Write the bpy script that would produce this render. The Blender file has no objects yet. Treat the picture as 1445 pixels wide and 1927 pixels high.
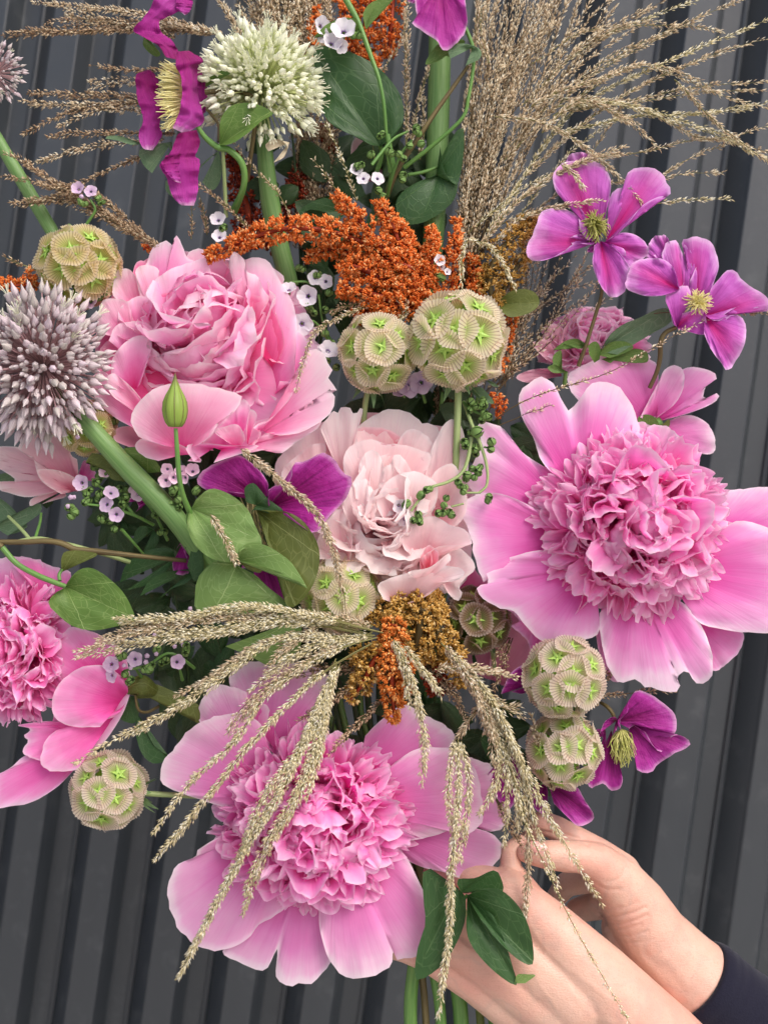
import bpy, math, random
import numpy as np
from mathutils import Vector, Matrix

# ------------------------------------------------------------------ frame of reference
S = 0.42 / 1445.0            # metres per picture unit at the bouquet
D = 0.62 / S                 # camera distance in the same unit
ROLL = Matrix.Rotation(math.radians(-9), 4, 'Y')   # the phone was held rolled by nine degrees
sc = bpy.context.scene
C = sc.collection

# ------------------------------------------------------------------ camera, sky, sun, exposure
cam = bpy.data.cameras.new('camera')
camo = bpy.data.objects.new('camera', cam); C.objects.link(camo)
cam.sensor_width = 36; cam.lens = 36 * 0.62 / (0.42 * 1927 / 1445)
cam.clip_start = 0.05; cam.clip_end = 200
cam.dof.use_dof = True; cam.dof.focus_distance = 0.60; cam.dof.aperture_fstop = 9
camo.matrix_world = ROLL @ Matrix.Translation((0, -0.62, 0)) @ Matrix.Rotation(math.radians(90), 4, 'X')
sc.camera = camo

w = bpy.data.worlds.new('World'); sc.world = w; w.use_nodes = True
nt = w.node_tree
bg = nt.nodes['Background']; sky = nt.nodes.new('ShaderNodeTexSky')
sky.sky_type = 'NISHITA'; sky.sun_disc = False
SUN_EL, SUN_AZ = 50, 148      # azimuth: degrees clockwise from +Y (the wall side); 180 = behind the camera
sky.sun_elevation = math.radians(SUN_EL); sky.sun_rotation = math.radians(SUN_AZ)
sky.air_density = 0.7; sky.dust_density = 5.0; sky.ozone_density = 0.7
nt.links.new(sky.outputs[0], bg.inputs[0]); bg.inputs[1].default_value = 0.15
sun = bpy.data.lights.new('sun', 'SUN'); sun.energy = 1.2; sun.angle = math.radians(40); sun.color = (1, .985, .965)
suno = bpy.data.objects.new('sun', sun); C.objects.link(suno)
az, el = math.radians(SUN_AZ), math.radians(SUN_EL)
sd = Vector((math.sin(az) * math.cos(el), math.cos(az) * math.cos(el), math.sin(el)))
suno.rotation_euler = sd.to_track_quat('Z', 'Y').to_euler()
sc.view_settings.view_transform = 'Standard'; sc.view_settings.look = 'None'
sc.view_settings.exposure = 0.46; sc.view_settings.gamma = 1
sc.cycles.max_bounces = 12; sc.cycles.transparent_max_bounces = 6
sc.cycles.diffuse_bounces = 8; sc.cycles.transmission_bounces = 6

# ------------------------------------------------------------------ helpers
rng = np.random.default_rng(7)
def lin(*c):
    return tuple(((v / 255) / 12.92 if v <= 10 else (((v / 255) + .055) / 1.055) ** 2.4) for v in c) + (1,)

def P(x, y, d=0.0):
    k = 1 + d / D
    return np.array([(x - 722.5) * k, d, (963.5 - y) * k])

def cr(pts, n, tip=None):
    """smooth curve through pts, n samples by arc length; tip = index that lands on the middle sample"""
    p = np.array(pts, float)
    if len(p) == 2:
        t = np.linspace(0, 1, n)[:, None]; return p[0] * (1 - t) + p[1] * t
    q = np.vstack([2 * p[0] - p[1], p, 2 * p[-1] - p[-2]])
    out = []
    m = 10
    for i in range(len(p) - 1):
        a, b, c, d = q[i], q[i + 1], q[i + 2], q[i + 3]
        t = np.linspace(0, 1, m, endpoint=False)[:, None]
        out.append(.5 * ((2 * b) + (c - a) * t + (2 * a - 5 * b + 4 * c - d) * t * t + (3 * b - a - 3 * c + d) * t ** 3))
    out.append(p[-1:]); o = np.vstack(out)
    L = np.concatenate([[0], np.cumsum(np.linalg.norm(np.diff(o, axis=0), axis=1))])
    if tip is None:
        tt = np.linspace(0, L[-1], n)
    else:
        k = tip * m; h = n // 2
        tt = np.concatenate([np.linspace(0, L[k], h + 1), np.linspace(L[k], L[-1], n - h)[1:]])
    return np.stack([np.interp(tt, L, o[:, i]) for i in range(o.shape[1])], 1)

def gridF(nv, nu, close=False):
    i = np.arange(nv - 1)[:, None]; j = np.arange(nu if close else nu - 1)[None, :]
    j2 = (j + 1) % nu
    return np.stack([i * nu + j, i * nu + j2, (i + 1) * nu + j2, (i + 1) * nu + j], -1).reshape(-1, 4)

ORG = {}
class MB:
    def __init__(s): s.V = []; s.F = []; s.U = []; s.M = []; s.n = 0
    def add(s, V, F, U=None, mi=0):
        V = np.asarray(V, float).reshape(-1, 3); F = np.asarray(F)
        if U is None: U = np.zeros((len(V), 2))
        s.V.append(V); s.U.append(np.asarray(U, float).reshape(-1, 2)); s.F.append(F + s.n); s.M.append(np.full(len(F), mi)); s.n += len(V)
        return s
    def mesh(s, name, mats, org=(0, 0, 0), smooth=True):
        V = (np.vstack(s.V) - np.array(org)) * S; U = np.vstack(s.U)
        me = bpy.data.meshes.new(name)
        me.vertices.add(len(V)); me.vertices.foreach_set('co', V.astype(np.float32).ravel())
        li = np.concatenate([f.ravel() for f in s.F]); tot = np.concatenate([np.full(len(f), f.shape[1]) for f in s.F])
        st = np.concatenate([[0], np.cumsum(tot)[:-1]])
        me.loops.add(len(li)); me.loops.foreach_set('vertex_index', li.astype(np.int32))
        me.polygons.add(len(tot)); me.polygons.foreach_set('loop_start', st.astype(np.int32))
        me.polygons.foreach_set('material_index', np.concatenate(s.M).astype(np.int32))
        me.polygons.foreach_set('use_smooth', np.full(len(tot), smooth))
        uv = me.uv_layers.new(name='UVMap'); uv.data.foreach_set('uv', U[li].astype(np.float32).ravel())
        for m in (mats if isinstance(mats, (list, tuple)) else [mats]): me.materials.append(m)
        me.update(calc_edges=True); me.validate()
        return me
    def obj(s, name, mats, parent=None, smooth=True, org=None):
        o_ = np.array(ORG[parent.name]) if parent is not None else (np.array(org) if org is not None else np.vstack(s.V).mean(0))
        me = s.mesh(name, mats, o_, smooth)
        o = bpy.data.objects.new(name, me); C.objects.link(o)
        if parent is not None: o.parent = parent
        else: o.matrix_basis = Matrix.Translation(Vector(o_ * S))
        ORG[o.name] = o_
        return o

def tag(o, label, cat, group=None, kind=None):
    o['label'] = label; o['category'] = cat
    if group: o['group'] = group
    if kind: o['kind'] = kind
    return o
def thing(name, org, label, cat, group=None):
    o = bpy.data.objects.new(name, None); C.objects.link(o); o.empty_display_size = .01
    org = np.array(org, float); o.matrix_basis = Matrix.Translation(Vector(org * S)); ORG[o.name] = org
    return tag(o, label, cat, group)
def inst(me, name, parent, M):
    """M in picture units, relative to the parent's origin"""
    o = bpy.data.objects.new(name, me); C.objects.link(o); o.parent = parent
    M = M.copy(); M.translation = M.translation * S
    o.matrix_basis = M
    return o
def frame(y, z, pos, sx=1, sy=1, sz=1):
    """matrix whose local +Y goes along y and +Z near z"""
    y = Vector(y).normalized(); z = Vector(z); x = y.cross(z)
    if x.length < 1e-6: x = y.cross(Vector((1, .1, 0)))
    x.normalize(); z = x.cross(y)
    return Matrix(((x[0] * sx, y[0] * sy, z[0] * sz, pos[0]), (x[1] * sx, y[1] * sy, z[1] * sz, pos[1]),
                   (x[2] * sx, y[2] * sy, z[2] * sz, pos[2]), (0, 0, 0, 1)))

def wob(x, seed, amp=1, f=1):
    r = np.random.default_rng(seed); o = 0
    for k in range(4): o = o + math.pow(.6, k) * np.sin(x * f * (k + 1) * 2.1 + r.uniform(0, 6.28))
    return amp * o / 2

seedc = [100]
def fan(outline, base, db, dt, arch=0, cup=0, ruf=0, ns=30, nt_=11, tip=None, jag=0, fr=7, T=None, kink=0, p=1.0, lean=0, bw=0.0):
    """a petal or leaf: sheet spanned between its attachment point and its rim.
    arch > 0 bulges towards the viewer, cup > 0 brings the side rims towards the viewer."""
    seedc[0] += 1; sd_ = seedc[0]
    o = cr(outline, ns, tip)
    b = np.array(base, float)
    if T: o = np.stack([T[0] + o[:, 0] / T[2], T[1] + o[:, 1] / T[2]], 1); b = np.array([T[0] + b[0] / T[2], T[1] + b[1] / T[2]])
    s = np.linspace(0, 1, ns)[None, :]; t = (np.linspace(0, 1, nt_)[:, None]) ** .85; t[0] = .015
    if jag:
        r = np.random.default_rng(sd_)
        o = o + (o - b) * (jag * (wob(s[0] * 40, sd_, .6) + .35 * r.normal(size=ns)))[:, None] * .02
    bb = b[None, :] + bw * ((o[0] + (o[-1] - o[0]) * s.T) - b)      # a broad attachment, as peony petals have
    X = bb[None, :, 0] + (o[None, :, 0] - bb[None, :, 0]) * t; Y = bb[None, :, 1] + (o[None, :, 1] - bb[None, :, 1]) * t
    c = (2 * s - 1)
    d = db + (dt - db) * t ** p - .62 * arch * np.sin(np.pi * np.clip(t, 0, 1) ** .9) * (1 - .3 * c * c) - cup * c * c * t + lean * c * t
    d = d + ruf * t ** 2 * (wob(s * fr, sd_) + .5 * wob(s * fr * 2.3 + t * 3, sd_ + 5000))
    d = d + ruf * .25 * t * wob(t * 5 + s * 2, sd_ + 9000)
    d = d + min(ruf, 6) * .45 * t ** 7 * wob(s * 31, sd_ + 700) + (.9 * t * wob(s * 23 + t * 9, sd_ + 800) + 1.5 * t * (1 - .4 * t) * wob(s * 11 - t * 5, sd_ + 900) * min(1, ruf))
    d = d + kink * np.exp(-(c / .12) ** 2) * t * (1 - .5 * t)
    V = np.stack([(X - 722.5) * (1 + d / D), d + 0 * X, (963.5 - Y) * (1 + d / D)], -1)
    U = np.stack([s + 0 * t, t + 0 * s], -1)
    return V.reshape(-1, 3), gridF(nt_, ns), U.reshape(-1, 2)

def strip(left, right, dl, dr, n=16, nu=9, T=None, bow=0, ruf=0, fr=6):
    """a twisted ribbon petal between two rims; dl, dr = depths along the two rims"""
    seedc[0] += 1
    l = cr(left, n); r = cr(right, n)
    if T:
        l = np.stack([T[0] + l[:, 0] / T[2], T[1] + l[:, 1] / T[2]], 1); r = np.stack([T[0] + r[:, 0] / T[2], T[1] + r[:, 1] / T[2]], 1)
    m_ = (l + r) / 2; l = m_ + (l - m_) * 1.15; r = m_ + (r - m_) * 1.15
    l = l + 1.2 * np.stack([wob(np.linspace(0, 1, n) * 14, seedc[0] + 1), wob(np.linspace(0, 1, n) * 14, seedc[0] + 2)], 1); r = r + 1.2 * np.stack([wob(np.linspace(0, 1, n) * 14, seedc[0] + 3), wob(np.linspace(0, 1, n) * 14, seedc[0] + 4)], 1)
    tt = np.linspace(0, 1, n); DL = np.interp(tt, np.linspace(0, 1, len(dl)), dl); DR = np.interp(tt, np.linspace(0, 1, len(dr)), dr)
    u = np.linspace(0, 1, nu)[None, :]
    X = l[:, 0:1] * (1 - u) + r[:, 0:1] * u; Y = l[:, 1:2] * (1 - u) + r[:, 1:2] * u
    d = DL[:, None] * (1 - u) + DR[:, None] * u - bow * np.sin(np.pi * u) + ruf * wob(tt * fr, seedc[0])[:, None] * np.abs(2 * u - 1) + .9 * wob(tt[:, None] * 18 + u * 3, seedc[0] + 50) * (.3 + np.abs(2 * u - 1)) + 1.2 * wob(u * 9 + tt[:, None] * 4, seedc[0] + 60)
    V = np.stack([(X - 722.5) * (1 + d / D), d, (963.5 - Y) * (1 + d / D)], -1)
    U = np.stack([u + 0 * X, tt[:, None] + 0 * X], -1)
    return V.reshape(-1, 3), gridF(n, nu), U.reshape(-1, 2)

def tube(pts, rad, ns=8, n=None, lobes=0, la=0.0, cap=True):
    """tube through 3D points (picture units)"""
    pts = np.array(pts, float); n = n or max(6, 4 * len(pts))
    if len(pts) != n: pts = cr(pts, n)
    rad = np.interp(np.linspace(0, 1, n), np.linspace(0, 1, len(np.atleast_1d(rad))), np.atleast_1d(rad))
    tg = np.gradient(pts, axis=0); tg /= np.linalg.norm(tg, axis=1)[:, None] + 1e-9
    ref = np.array([0.13, -1, 0.21]); A = np.cross(tg, ref); A /= np.linalg.norm(A, axis=1)[:, None] + 1e-9; B = np.cross(tg, A)
    a = np.linspace(0, 2 * np.pi, ns, endpoint=False)
    rr = 1 + la * np.cos(a * lobes) if lobes else np.ones(ns)
    V = pts[:, None, :] + rad[:, None, None] * rr[None, :, None] * (np.cos(a)[None, :, None] * A[:, None, :] + np.sin(a)[None, :, None] * B[:, None, :])
    L = np.concatenate([[0], np.cumsum(np.linalg.norm(np.diff(pts, axis=0), axis=1))])
    U = np.stack([np.broadcast_to(a[None, :] / 6.2832, (n, ns)), np.broadcast_to(L[:, None] / 100, (n, ns))], -1)
    V = V.reshape(-1, 3); F = gridF(n, ns, True)
    return V, F, U.reshape(-1, 2)

def path3(p, T=None):
    out = []
    for q in p:
        x, y, d = q if len(q) == 3 else (q[0], q[1], 0)
        if T: x = T[0] + x / T[2]; y = T[1] + y / T[2]
        out.append(P(x, y, d))
    return np.array(out)

def lathe(prof, ns=12, lobes=0, la=0.0, ph=0):
    """profile of (radius, height) around +Y"""
    pr = np.array(prof, float); a = np.linspace(0, 2 * np.pi, ns, endpoint=False) + ph
    rr = 1 + la * np.cos(a * lobes) if lobes else np.ones(ns)
    V = np.stack([pr[:, 0:1] * rr * np.cos(a), np.broadcast_to(pr[:, 1:2], (len(pr), ns)), pr[:, 0:1] * rr * np.sin(a)], -1)
    h = (pr[:, 1] - pr[0, 1]) / (pr[-1, 1] - pr[0, 1] + 1e-9)
    U = np.stack([np.broadcast_to(a / 6.2832, (len(pr), ns)), np.broadcast_to(h[:, None], (len(pr), ns))], -1)
    return V.reshape(-1, 3), gridF(len(pr), ns, True), U.reshape(-1, 2)

def xf(V, M):
    M = np.array(M); return V @ M[:3, :3].T + M[:3, 3]

# ------------------------------------------------------------------ materials
def nodes(name):
    m = bpy.data.materials.new(name); m.use_nodes = True; n = m.node_tree; n.nodes.clear()
    return m, n
def N(n, t, **k):
    x = n.nodes.new('ShaderNode' + t)
    for a, v in k.items(): setattr(x, a, v)
    return x
def ramp(n, stops, inp, interp='LINEAR'):
    r = N(n, 'ValToRGB'); r.color_ramp.interpolation = interp
    e = r.color_ramp.elements
    while len(e) < len(stops): e.new(.5)
    for i, (p, c) in enumerate(stops): e[i].position = p; e[i].color = c
    n.links.new(inp, r.inputs[0]); return r.outputs[0]
def mixc(n, a, b, f, mode='MIX'):
    m = N(n, 'Mix', data_type='RGBA', blend_type=mode)
    for sock, v in ((m.inputs[0], f), (m.inputs[6], a), (m.inputs[7], b)):
        if hasattr(v, 'is_output') or isinstance(v, bpy.types.NodeSocket): n.links.new(v, sock)
        else: sock.default_value = v
    return m.outputs[2]
def math_(n, op, a, b=None, c=None, clamp=False):
    m = N(n, 'Math', operation=op, use_clamp=clamp)
    for i, v in enumerate((a, b, c)):
        if v is None: continue
        if isinstance(v, bpy.types.NodeSocket): n.links.new(v, m.inputs[i])
        else: m.inputs[i].default_value = v
    return m.outputs[0]
def uvs(n):
    t = N(n, 'UVMap', uv_map='UVMap'); s = N(n, 'SeparateXYZ'); n.links.new(t.outputs[0], s.inputs[0])
    return s.outputs[0], s.outputs[1]
def comb(n, x, y, z=0.0):
    c = N(n, 'CombineXYZ')
    for i, v in enumerate((x, y, z)):
        if isinstance(v, bpy.types.NodeSocket): n.links.new(v, c.inputs[i])
        else: c.inputs[i].default_value = v
    return c.outputs[0]
def noise_(n, vec, scale=1.0, detail=3, rough=.5):
    t = N(n, 'TexNoise'); t.inputs['Scale'].default_value = scale; t.inputs['Detail'].default_value = detail; t.inputs['Roughness'].default_value = rough
    if vec is not None: n.links.new(vec, t.inputs['Vector'])
    return t.outputs[0]
def finish_mat(m, n, col, rough=.6, transl=0.0, bump=None, bs=.3, bd=.0004, spec=.3, tcol=None, sss=0, sheen=0, coat=0, metal=0):
    b = N(n, 'BsdfPrincipled'); out = N(n, 'OutputMaterial')
    if isinstance(col, bpy.types.NodeSocket): n.links.new(col, b.inputs['Base Color'])
    else: b.inputs['Base Color'].default_value = col
    if isinstance(rough, bpy.types.NodeSocket): n.links.new(rough, b.inputs['Roughness'])
    else: b.inputs['Roughness'].default_value = rough
    b.inputs['Specular IOR Level'].default_value = spec
    b.inputs['Metallic'].default_value = metal
    if sheen: b.inputs['Sheen Weight'].default_value = sheen; b.inputs['Sheen Roughness'].default_value = .4
    if coat: b.inputs['Coat Weight'].default_value = coat; b.inputs['Coat Roughness'].default_value = .3
    if sss:
        b.inputs['Subsurface Weight'].default_value = sss; b.inputs['Subsurface Radius'].default_value = (1, .35, .18); b.inputs['Subsurface Scale'].default_value = .004
    nrm = None
    if bump is not None:
        bu = N(n, 'Bump'); bu.inputs['Strength'].default_value = bs; bu.inputs['Distance'].default_value = bd
        n.links.new(bump, bu.inputs['Height']); n.links.new(bu.outputs[0], b.inputs['Normal']); nrm = bu.outputs[0]
    sh = b.outputs[0]
    if transl:
        t = N(n, 'BsdfTranslucent'); tc = tcol if tcol is not None else col
        if isinstance(tc, bpy.types.NodeSocket): n.links.new(tc, t.inputs[0])
        else: t.inputs[0].default_value = tc
        if nrm: n.links.new(nrm, t.inputs[1])
        x = N(n, 'MixShader'); x.inputs[0].default_value = transl
        n.links.new(sh, x.inputs[1]); n.links.new(t.outputs[0], x.inputs[2]); sh = x.outputs[0]
    n.links.new(sh, out.inputs[0]); return m

def petal_mat(name, stops, streak=.5, transl=.38, edge=None, su=55, rough=.55, mid=None, bs=.35, wrinkle=0.0, blotch=None, vcol=(.93, .66, .84, 1), vst=.5):
    m, n = nodes(name); u, v = uvs(n)
    oi = N(n, 'ObjectInfo').outputs['Random']; off = math_(n, 'MULTIPLY', oi, 37.0)
    rn = noise_(n, comb(n, math_(n, 'MULTIPLY', u, su), math_(n, 'MULTIPLY', v, 1.6), off), 1, 4, .6)
    bl = noise_(n, comb(n, math_(n, 'MULTIPLY', u, 3.5), math_(n, 'MULTIPLY', v, 2.5), off), 1, 2, .5)
    # position along the petal, disturbed so that the colour washes out unevenly
    vv = math_(n, 'ADD', v, math_(n, 'MULTIPLY', math_(n, 'SUBTRACT', bl, .5), .55))
    vv = math_(n, 'ADD', vv, math_(n, 'MULTIPLY', math_(n, 'SUBTRACT', rn, .5), .22 * streak * 2))
    vv = math_(n, 'ADD', vv, math_(n, 'MULTIPLY', math_(n, 'SUBTRACT', oi, .5), .12))
    col = ramp(n, stops, vv)
    if mid is not None:    # coloured bar along the midrib
        cu = math_(n, 'ABSOLUTE', math_(n, 'SUBTRACT', u, .5))
        cu = math_(n, 'ADD', cu, math_(n, 'MULTIPLY', math_(n, 'SUBTRACT', rn, .5), .12))
        f = math_(n, 'MULTIPLY', math_(n, 'SUBTRACT', 1, math_(n, 'DIVIDE', cu, .17), None, True), math_(n, 'SUBTRACT', 1.15, v, None, True))
        col = mixc(n, col, mid, f)
    rim = math_(n, 'MULTIPLY', math_(n, 'SUBTRACT', math_(n, 'ADD', v, math_(n, 'MULTIPLY', math_(n, 'SUBTRACT', bl, .5), .08)), .93, None, True), 14.0, None, True)
    rimc = stops[-1][1]
    col = mixc(n, col, tuple(min(1, c_ * .5 + .48) for c_ in rimc[:3]) + (1,), math_(n, 'MULTIPLY', rim, .75 if mid is None else .55))
    # fine veins
    vein = math_(n, 'GREATER_THAN', rn, .60)
    col = mixc(n, col, (.93, .80, .88, 1), math_(n, 'MULTIPLY', math_(n, 'SUBTRACT', rn, .42, None, True), streak * 1.5), 'MULTIPLY')
    r2 = noise_(n, comb(n, math_(n, 'MULTIPLY', u, su * 2.1), math_(n, 'MULTIPLY', v, 1.1), math_(n, 'ADD', off, 3.0)), 1, 3, .65)
    vf = math_(n, 'MULTIPLY', math_(n, 'SUBTRACT', r2, .52, None, True), 7.0, None, True)
    col = mixc(n, col, vcol, math_(n, 'MULTIPLY', vf, math_(n, 'MULTIPLY', math_(n, 'SUBTRACT', 1.25, v, None, True), vst)), 'MULTIPLY')
    if blotch is not None:
        col = mixc(n, col, blotch, math_(n, 'MULTIPLY', math_(n, 'SUBTRACT', rn, .58, None, True), math_(n, 'MULTIPLY', math_(n, 'SUBTRACT', bl, .45, None, True), 40.0), None, True))
    h = math_(n, 'ADD', math_(n, 'MULTIPLY', rn, 1.0), math_(n, 'MULTIPLY', bl, .6))
    if wrinkle:
        tc = N(n, 'TexCoord').outputs['Object']
        wn = noise_(n, tc, 260, 3, .6); h = math_(n, 'ADD', h, math_(n, 'MULTIPLY', wn, wrinkle))
    # translucent light comes through more saturated
    hs = N(n, 'HueSaturation'); hs.inputs['Saturation'].default_value = 1.2; n.links.new(col, hs.inputs['Color'])
    return finish_mat(m, n, col, rough, transl, h, bs, .0006, .22, tcol=hs.outputs[0], sheen=.15)

EDGE = lin(252, 205, 232)
M_pink = petal_mat('petal_pink', [(0, lin(226, 80, 168)), (.3, lin(240, 108, 192)), (.58, lin(244, 138, 208)), (.85, lin(248, 178, 226)), (1, lin(252, 216, 240))])
M_pinkD = petal_mat('petal_orchid_pink', [(0, lin(220, 84, 164)), (.3, lin(236, 120, 192)), (.6, lin(242, 150, 210)), (.88, lin(246, 186, 224)), (1, lin(252, 218, 238))])
M_hot = petal_mat('petal_hot_pink', [(0, lin(222, 66, 152)), (.35, lin(240, 100, 182)), (.75, lin(246, 144, 206)), (1, lin(250, 190, 230))])
M_pom = petal_mat('petal_pom_pink', [(0, lin(238, 76, 168)), (.35, lin(250, 124, 202)), (.7, lin(253, 162, 220)), (1, lin(254, 208, 238))], su=22, streak=.25, transl=.55)
M_pomD = petal_mat('petal_pom_orchid', [(0, lin(232, 64, 160)), (.35, lin(246, 118, 198)), (.7, lin(250, 156, 218)), (1, lin(254, 204, 238))], su=22, streak=.25, transl=.55)
M_rose = petal_mat('petal_rose', [(0, lin(238, 92, 168)), (.35, lin(248, 144, 204)), (.7, lin(252, 186, 226)), (1, lin(254, 224, 242))], streak=.3, transl=.5)
M_roseP = petal_mat('petal_rose_pale', [(0, lin(244, 120, 180)), (.4, lin(250, 164, 206)), (.75, lin(253, 200, 226)), (1, lin(254, 232, 242))], streak=.3, transl=.5)
M_roseX = petal_mat('petal_rose_deep', [(0, lin(226, 60, 130)), (.5, lin(242, 110, 170)), (1, lin(248, 160, 200))], streak=.4)
M_pale = petal_mat('petal_blush', [(0, lin(244, 176, 188)), (.4, lin(249, 208, 214)), (.75, lin(251, 226, 228)), (1, lin(252, 238, 238))], streak=.3, transl=.5)
M_paleW = petal_mat('petal_blush_white', [(0, lin(252, 206, 214)), (.4, lin(254, 228, 230)), (1, lin(255, 246, 245))], streak=.3, transl=.5)
M_paleX = petal_mat('petal_blush_deep', [(0, lin(236, 130, 150)), (.5, lin(244, 166, 182)), (1, lin(250, 208, 216))], streak=.3)
M_streak = petal_mat('petal_streaked', [(0, lin(226, 130, 160)), (.4, lin(240, 178, 194)), (.8, lin(246, 206, 212)), (1, lin(250, 226, 226))], streak=1.0, su=26, blotch=lin(190, 40, 90))
M_dusk = petal_mat('petal_dusty', [(0, lin(206, 120, 150)), (.5, lin(232, 160, 184)), (1, lin(242, 190, 206))], streak=.6)
M_clem = petal_mat('petal_violet', [(0, lin(166, 44, 144)), (.35, lin(184, 74, 172)), (.8, lin(198, 100, 194)), (1, lin(220, 150, 220))], streak=.9, su=40, mid=lin(206, 20, 120), wrinkle=.8, transl=.3, bs=.6, vcol=(.7, .35, .62, 1), vst=.8)
M_clemM = petal_mat('petal_magenta', [(0, lin(140, 18, 100)), (.4, lin(166, 36, 136)), (.8, lin(180, 60, 158)), (1, lin(198, 96, 184))], streak=.9, su=40, wrinkle=1.0, transl=.3, bs=.8, vcol=(.6, .3, .5, 1), vst=.9)
M_clemD = petal_mat('petal_deep_magenta', [(0, lin(112, 8, 84)), (.4, lin(146, 22, 118)), (.85, lin(166, 44, 144)), (1, lin(184, 80, 168))], streak=.9, su=34, mid=lin(120, 6, 86), wrinkle=1.4, transl=.28, bs=1.0, vcol=(.4, .2, .4, 1), vst=1.0)

def leaf_mat(name, a, b, vein, transl=.3, rough=.5, coat=0.0):
    m, n = nodes(name); u, v = uvs(n)
    oi = N(n, 'ObjectInfo').outputs['Random']; off = math_(n, 'MULTIPLY', oi, 31.0)
    tc = N(n, 'TexCoord').outputs['Object']
    bl = noise_(n, tc, 60, 3, .6)
    col = mixc(n, a, b, bl)
    # primary veins radiate from the petiole, secondary ones form a net
    c = math_(n, 'ABSOLUTE', math_(n, 'SUBTRACT', u, .5))
    wv = math_(n, 'ADD', c, math_(n, 'MULTIPLY', math_(n, 'SUBTRACT', noise_(n, comb(n, math_(n, 'MULTIPLY', u, 2), math_(n, 'MULTIPLY', v, 4), off), 1, 2), .5), .03))
    pv = math_(n, 'ABSOLUTE', math_(n, 'SUBTRACT', math_(n, 'FRACT', math_(n, 'ADD', math_(n, 'MULTIPLY', wv, 4.6), .5)), .5))
    lw = math_(n, 'DIVIDE', .016, math_(n, 'ADD', v, .12))
    pm = math_(n, 'SUBTRACT', 1, math_(n, 'DIVIDE', pv, lw), None, True)
    vo = N(n, 'TexVoronoi', feature='DISTANCE_TO_EDGE'); vo.inputs['Scale'].default_value = 1
    n.links.new(comb(n, math_(n, 'MULTIPLY', u, 11), math_(n, 'MULTIPLY', v, 8), off), vo.inputs['Vector'])
    sv = math_(n, 'SUBTRACT', 1, math_(n, 'DIVIDE', vo.outputs['Distance'], .06), None, True)
    vm = math_(n, 'MAXIMUM', math_(n, 'MULTIPLY', pm, .8), math_(n, 'MULTIPLY', sv, .28))
    col = mixc(n, col, vein, vm)
    h = math_(n, 'SUBTRACT', math_(n, 'MULTIPLY', bl, .7), vm)
    return finish_mat(m, n, col, rough, transl, h, .5, .0005, .4, coat=coat)
M_leaf = leaf_mat('leaf_green', lin(74, 108, 44), lin(108, 140, 64), lin(156, 180, 108))
M_leafL = leaf_mat('leaf_light', lin(98, 134, 66), lin(132, 162, 92), lin(176, 198, 134), rough=.55)
M_leafD = leaf_mat('leaf_dark', lin(44, 78, 40), lin(62, 98, 52), lin(104, 136, 88), rough=.42)
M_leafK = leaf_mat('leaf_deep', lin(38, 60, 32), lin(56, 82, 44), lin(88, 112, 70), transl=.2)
M_leafO = leaf_mat('leaf_olive', lin(84, 96, 40), lin(110, 120, 56), lin(150, 160, 96))
M_leafG = leaf_mat('leaf_greyish', lin(88, 118, 84), lin(112, 140, 104), lin(160, 180, 144), rough=.7)

def simple(name, a, b, scale=120, rough=.5, transl=0, bs=.3, spec=.3, stretch=None, sss=0):
    m, n = nodes(name)
    if stretch:
        u, v = uvs(n); vec = comb(n, math_(n, 'MULTIPLY', u, stretch[0]), math_(n, 'MULTIPLY', v, stretch[1])); x = noise_(n, vec, 1, 4, .6)
    else:
        x = noise_(n, N(n, 'TexCoord').outputs['Object'], scale, 4, .6)
    r = ramp(n, [(.3, a), (.7, b)], x)
    return finish_mat(m, n, r, rough, transl, x, bs, .0005, spec, sss=sss)
M_stem = simple('stem_green', lin(74, 118, 52), lin(108, 146, 74), stretch=(14, 1.2), rough=.4, spec=.4)
M_stemA = simple('stem_allium', lin(84, 122, 62), lin(118, 150, 92), stretch=(26, .9), rough=.45, spec=.35, bs=.2)
M_stemP = simple('stem_pale', lin(128, 150, 92), lin(158, 172, 120), stretch=(18, 1), rough=.5)
M_stemB = simple('stem_brown', lin(70, 58, 38), lin(116, 104, 66), stretch=(12, 1.2), rough=.55)
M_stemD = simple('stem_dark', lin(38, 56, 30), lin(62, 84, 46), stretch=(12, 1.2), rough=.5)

def grain_mat(name, cols, rough=.5, transl=.2):
    m, n = nodes(name); u, v = uvs(n)
    c = ramp(n, cols, u)
    return finish_mat(m, n, c, rough, transl, None, spec=.35)
M_am = grain_mat('amaranth_rust', [(0, lin(214, 100, 30)), (.35, lin(238, 128, 48)), (.75, lin(250, 162, 84)), (1, lin(255, 216, 156))], transl=.4)
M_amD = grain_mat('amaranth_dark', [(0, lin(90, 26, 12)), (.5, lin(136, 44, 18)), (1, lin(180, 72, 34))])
M_amG = grain_mat('amaranth_gold', [(0, lin(170, 124, 46)), (.4, lin(208, 162, 76)), (.8, lin(236, 198, 116)), (1, lin(252, 230, 172))], transl=.4)
M_amO = grain_mat('amaranth_orange', [(0, lin(206, 106, 34)), (.4, lin(236, 144, 64)), (.8, lin(250, 178, 94)), (1, lin(255, 216, 150))], transl=.4)
M_gr = grain_mat('grass_beige', [(0, lin(198, 174, 142)), (.45, lin(232, 214, 184)), (.8, lin(248, 238, 212)), (1, lin(255, 253, 242))], transl=.45)
M_grB = grain_mat('grass_brown', [(0, lin(156, 126, 98)), (.45, lin(200, 172, 140)), (.8, lin(228, 206, 174)), (1, lin(248, 236, 206))], transl=.4)
M_grG = grain_mat('grass_straw', [(0, lin(208, 198, 150)), (.35, lin(240, 230, 192)), (.7, lin(253, 247, 222)), (1, lin(255, 254, 244))], transl=.45)
M_grS = simple('grass_stalk', lin(96, 96, 52), lin(136, 130, 84), stretch=(4, 2), rough=.6)
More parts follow.
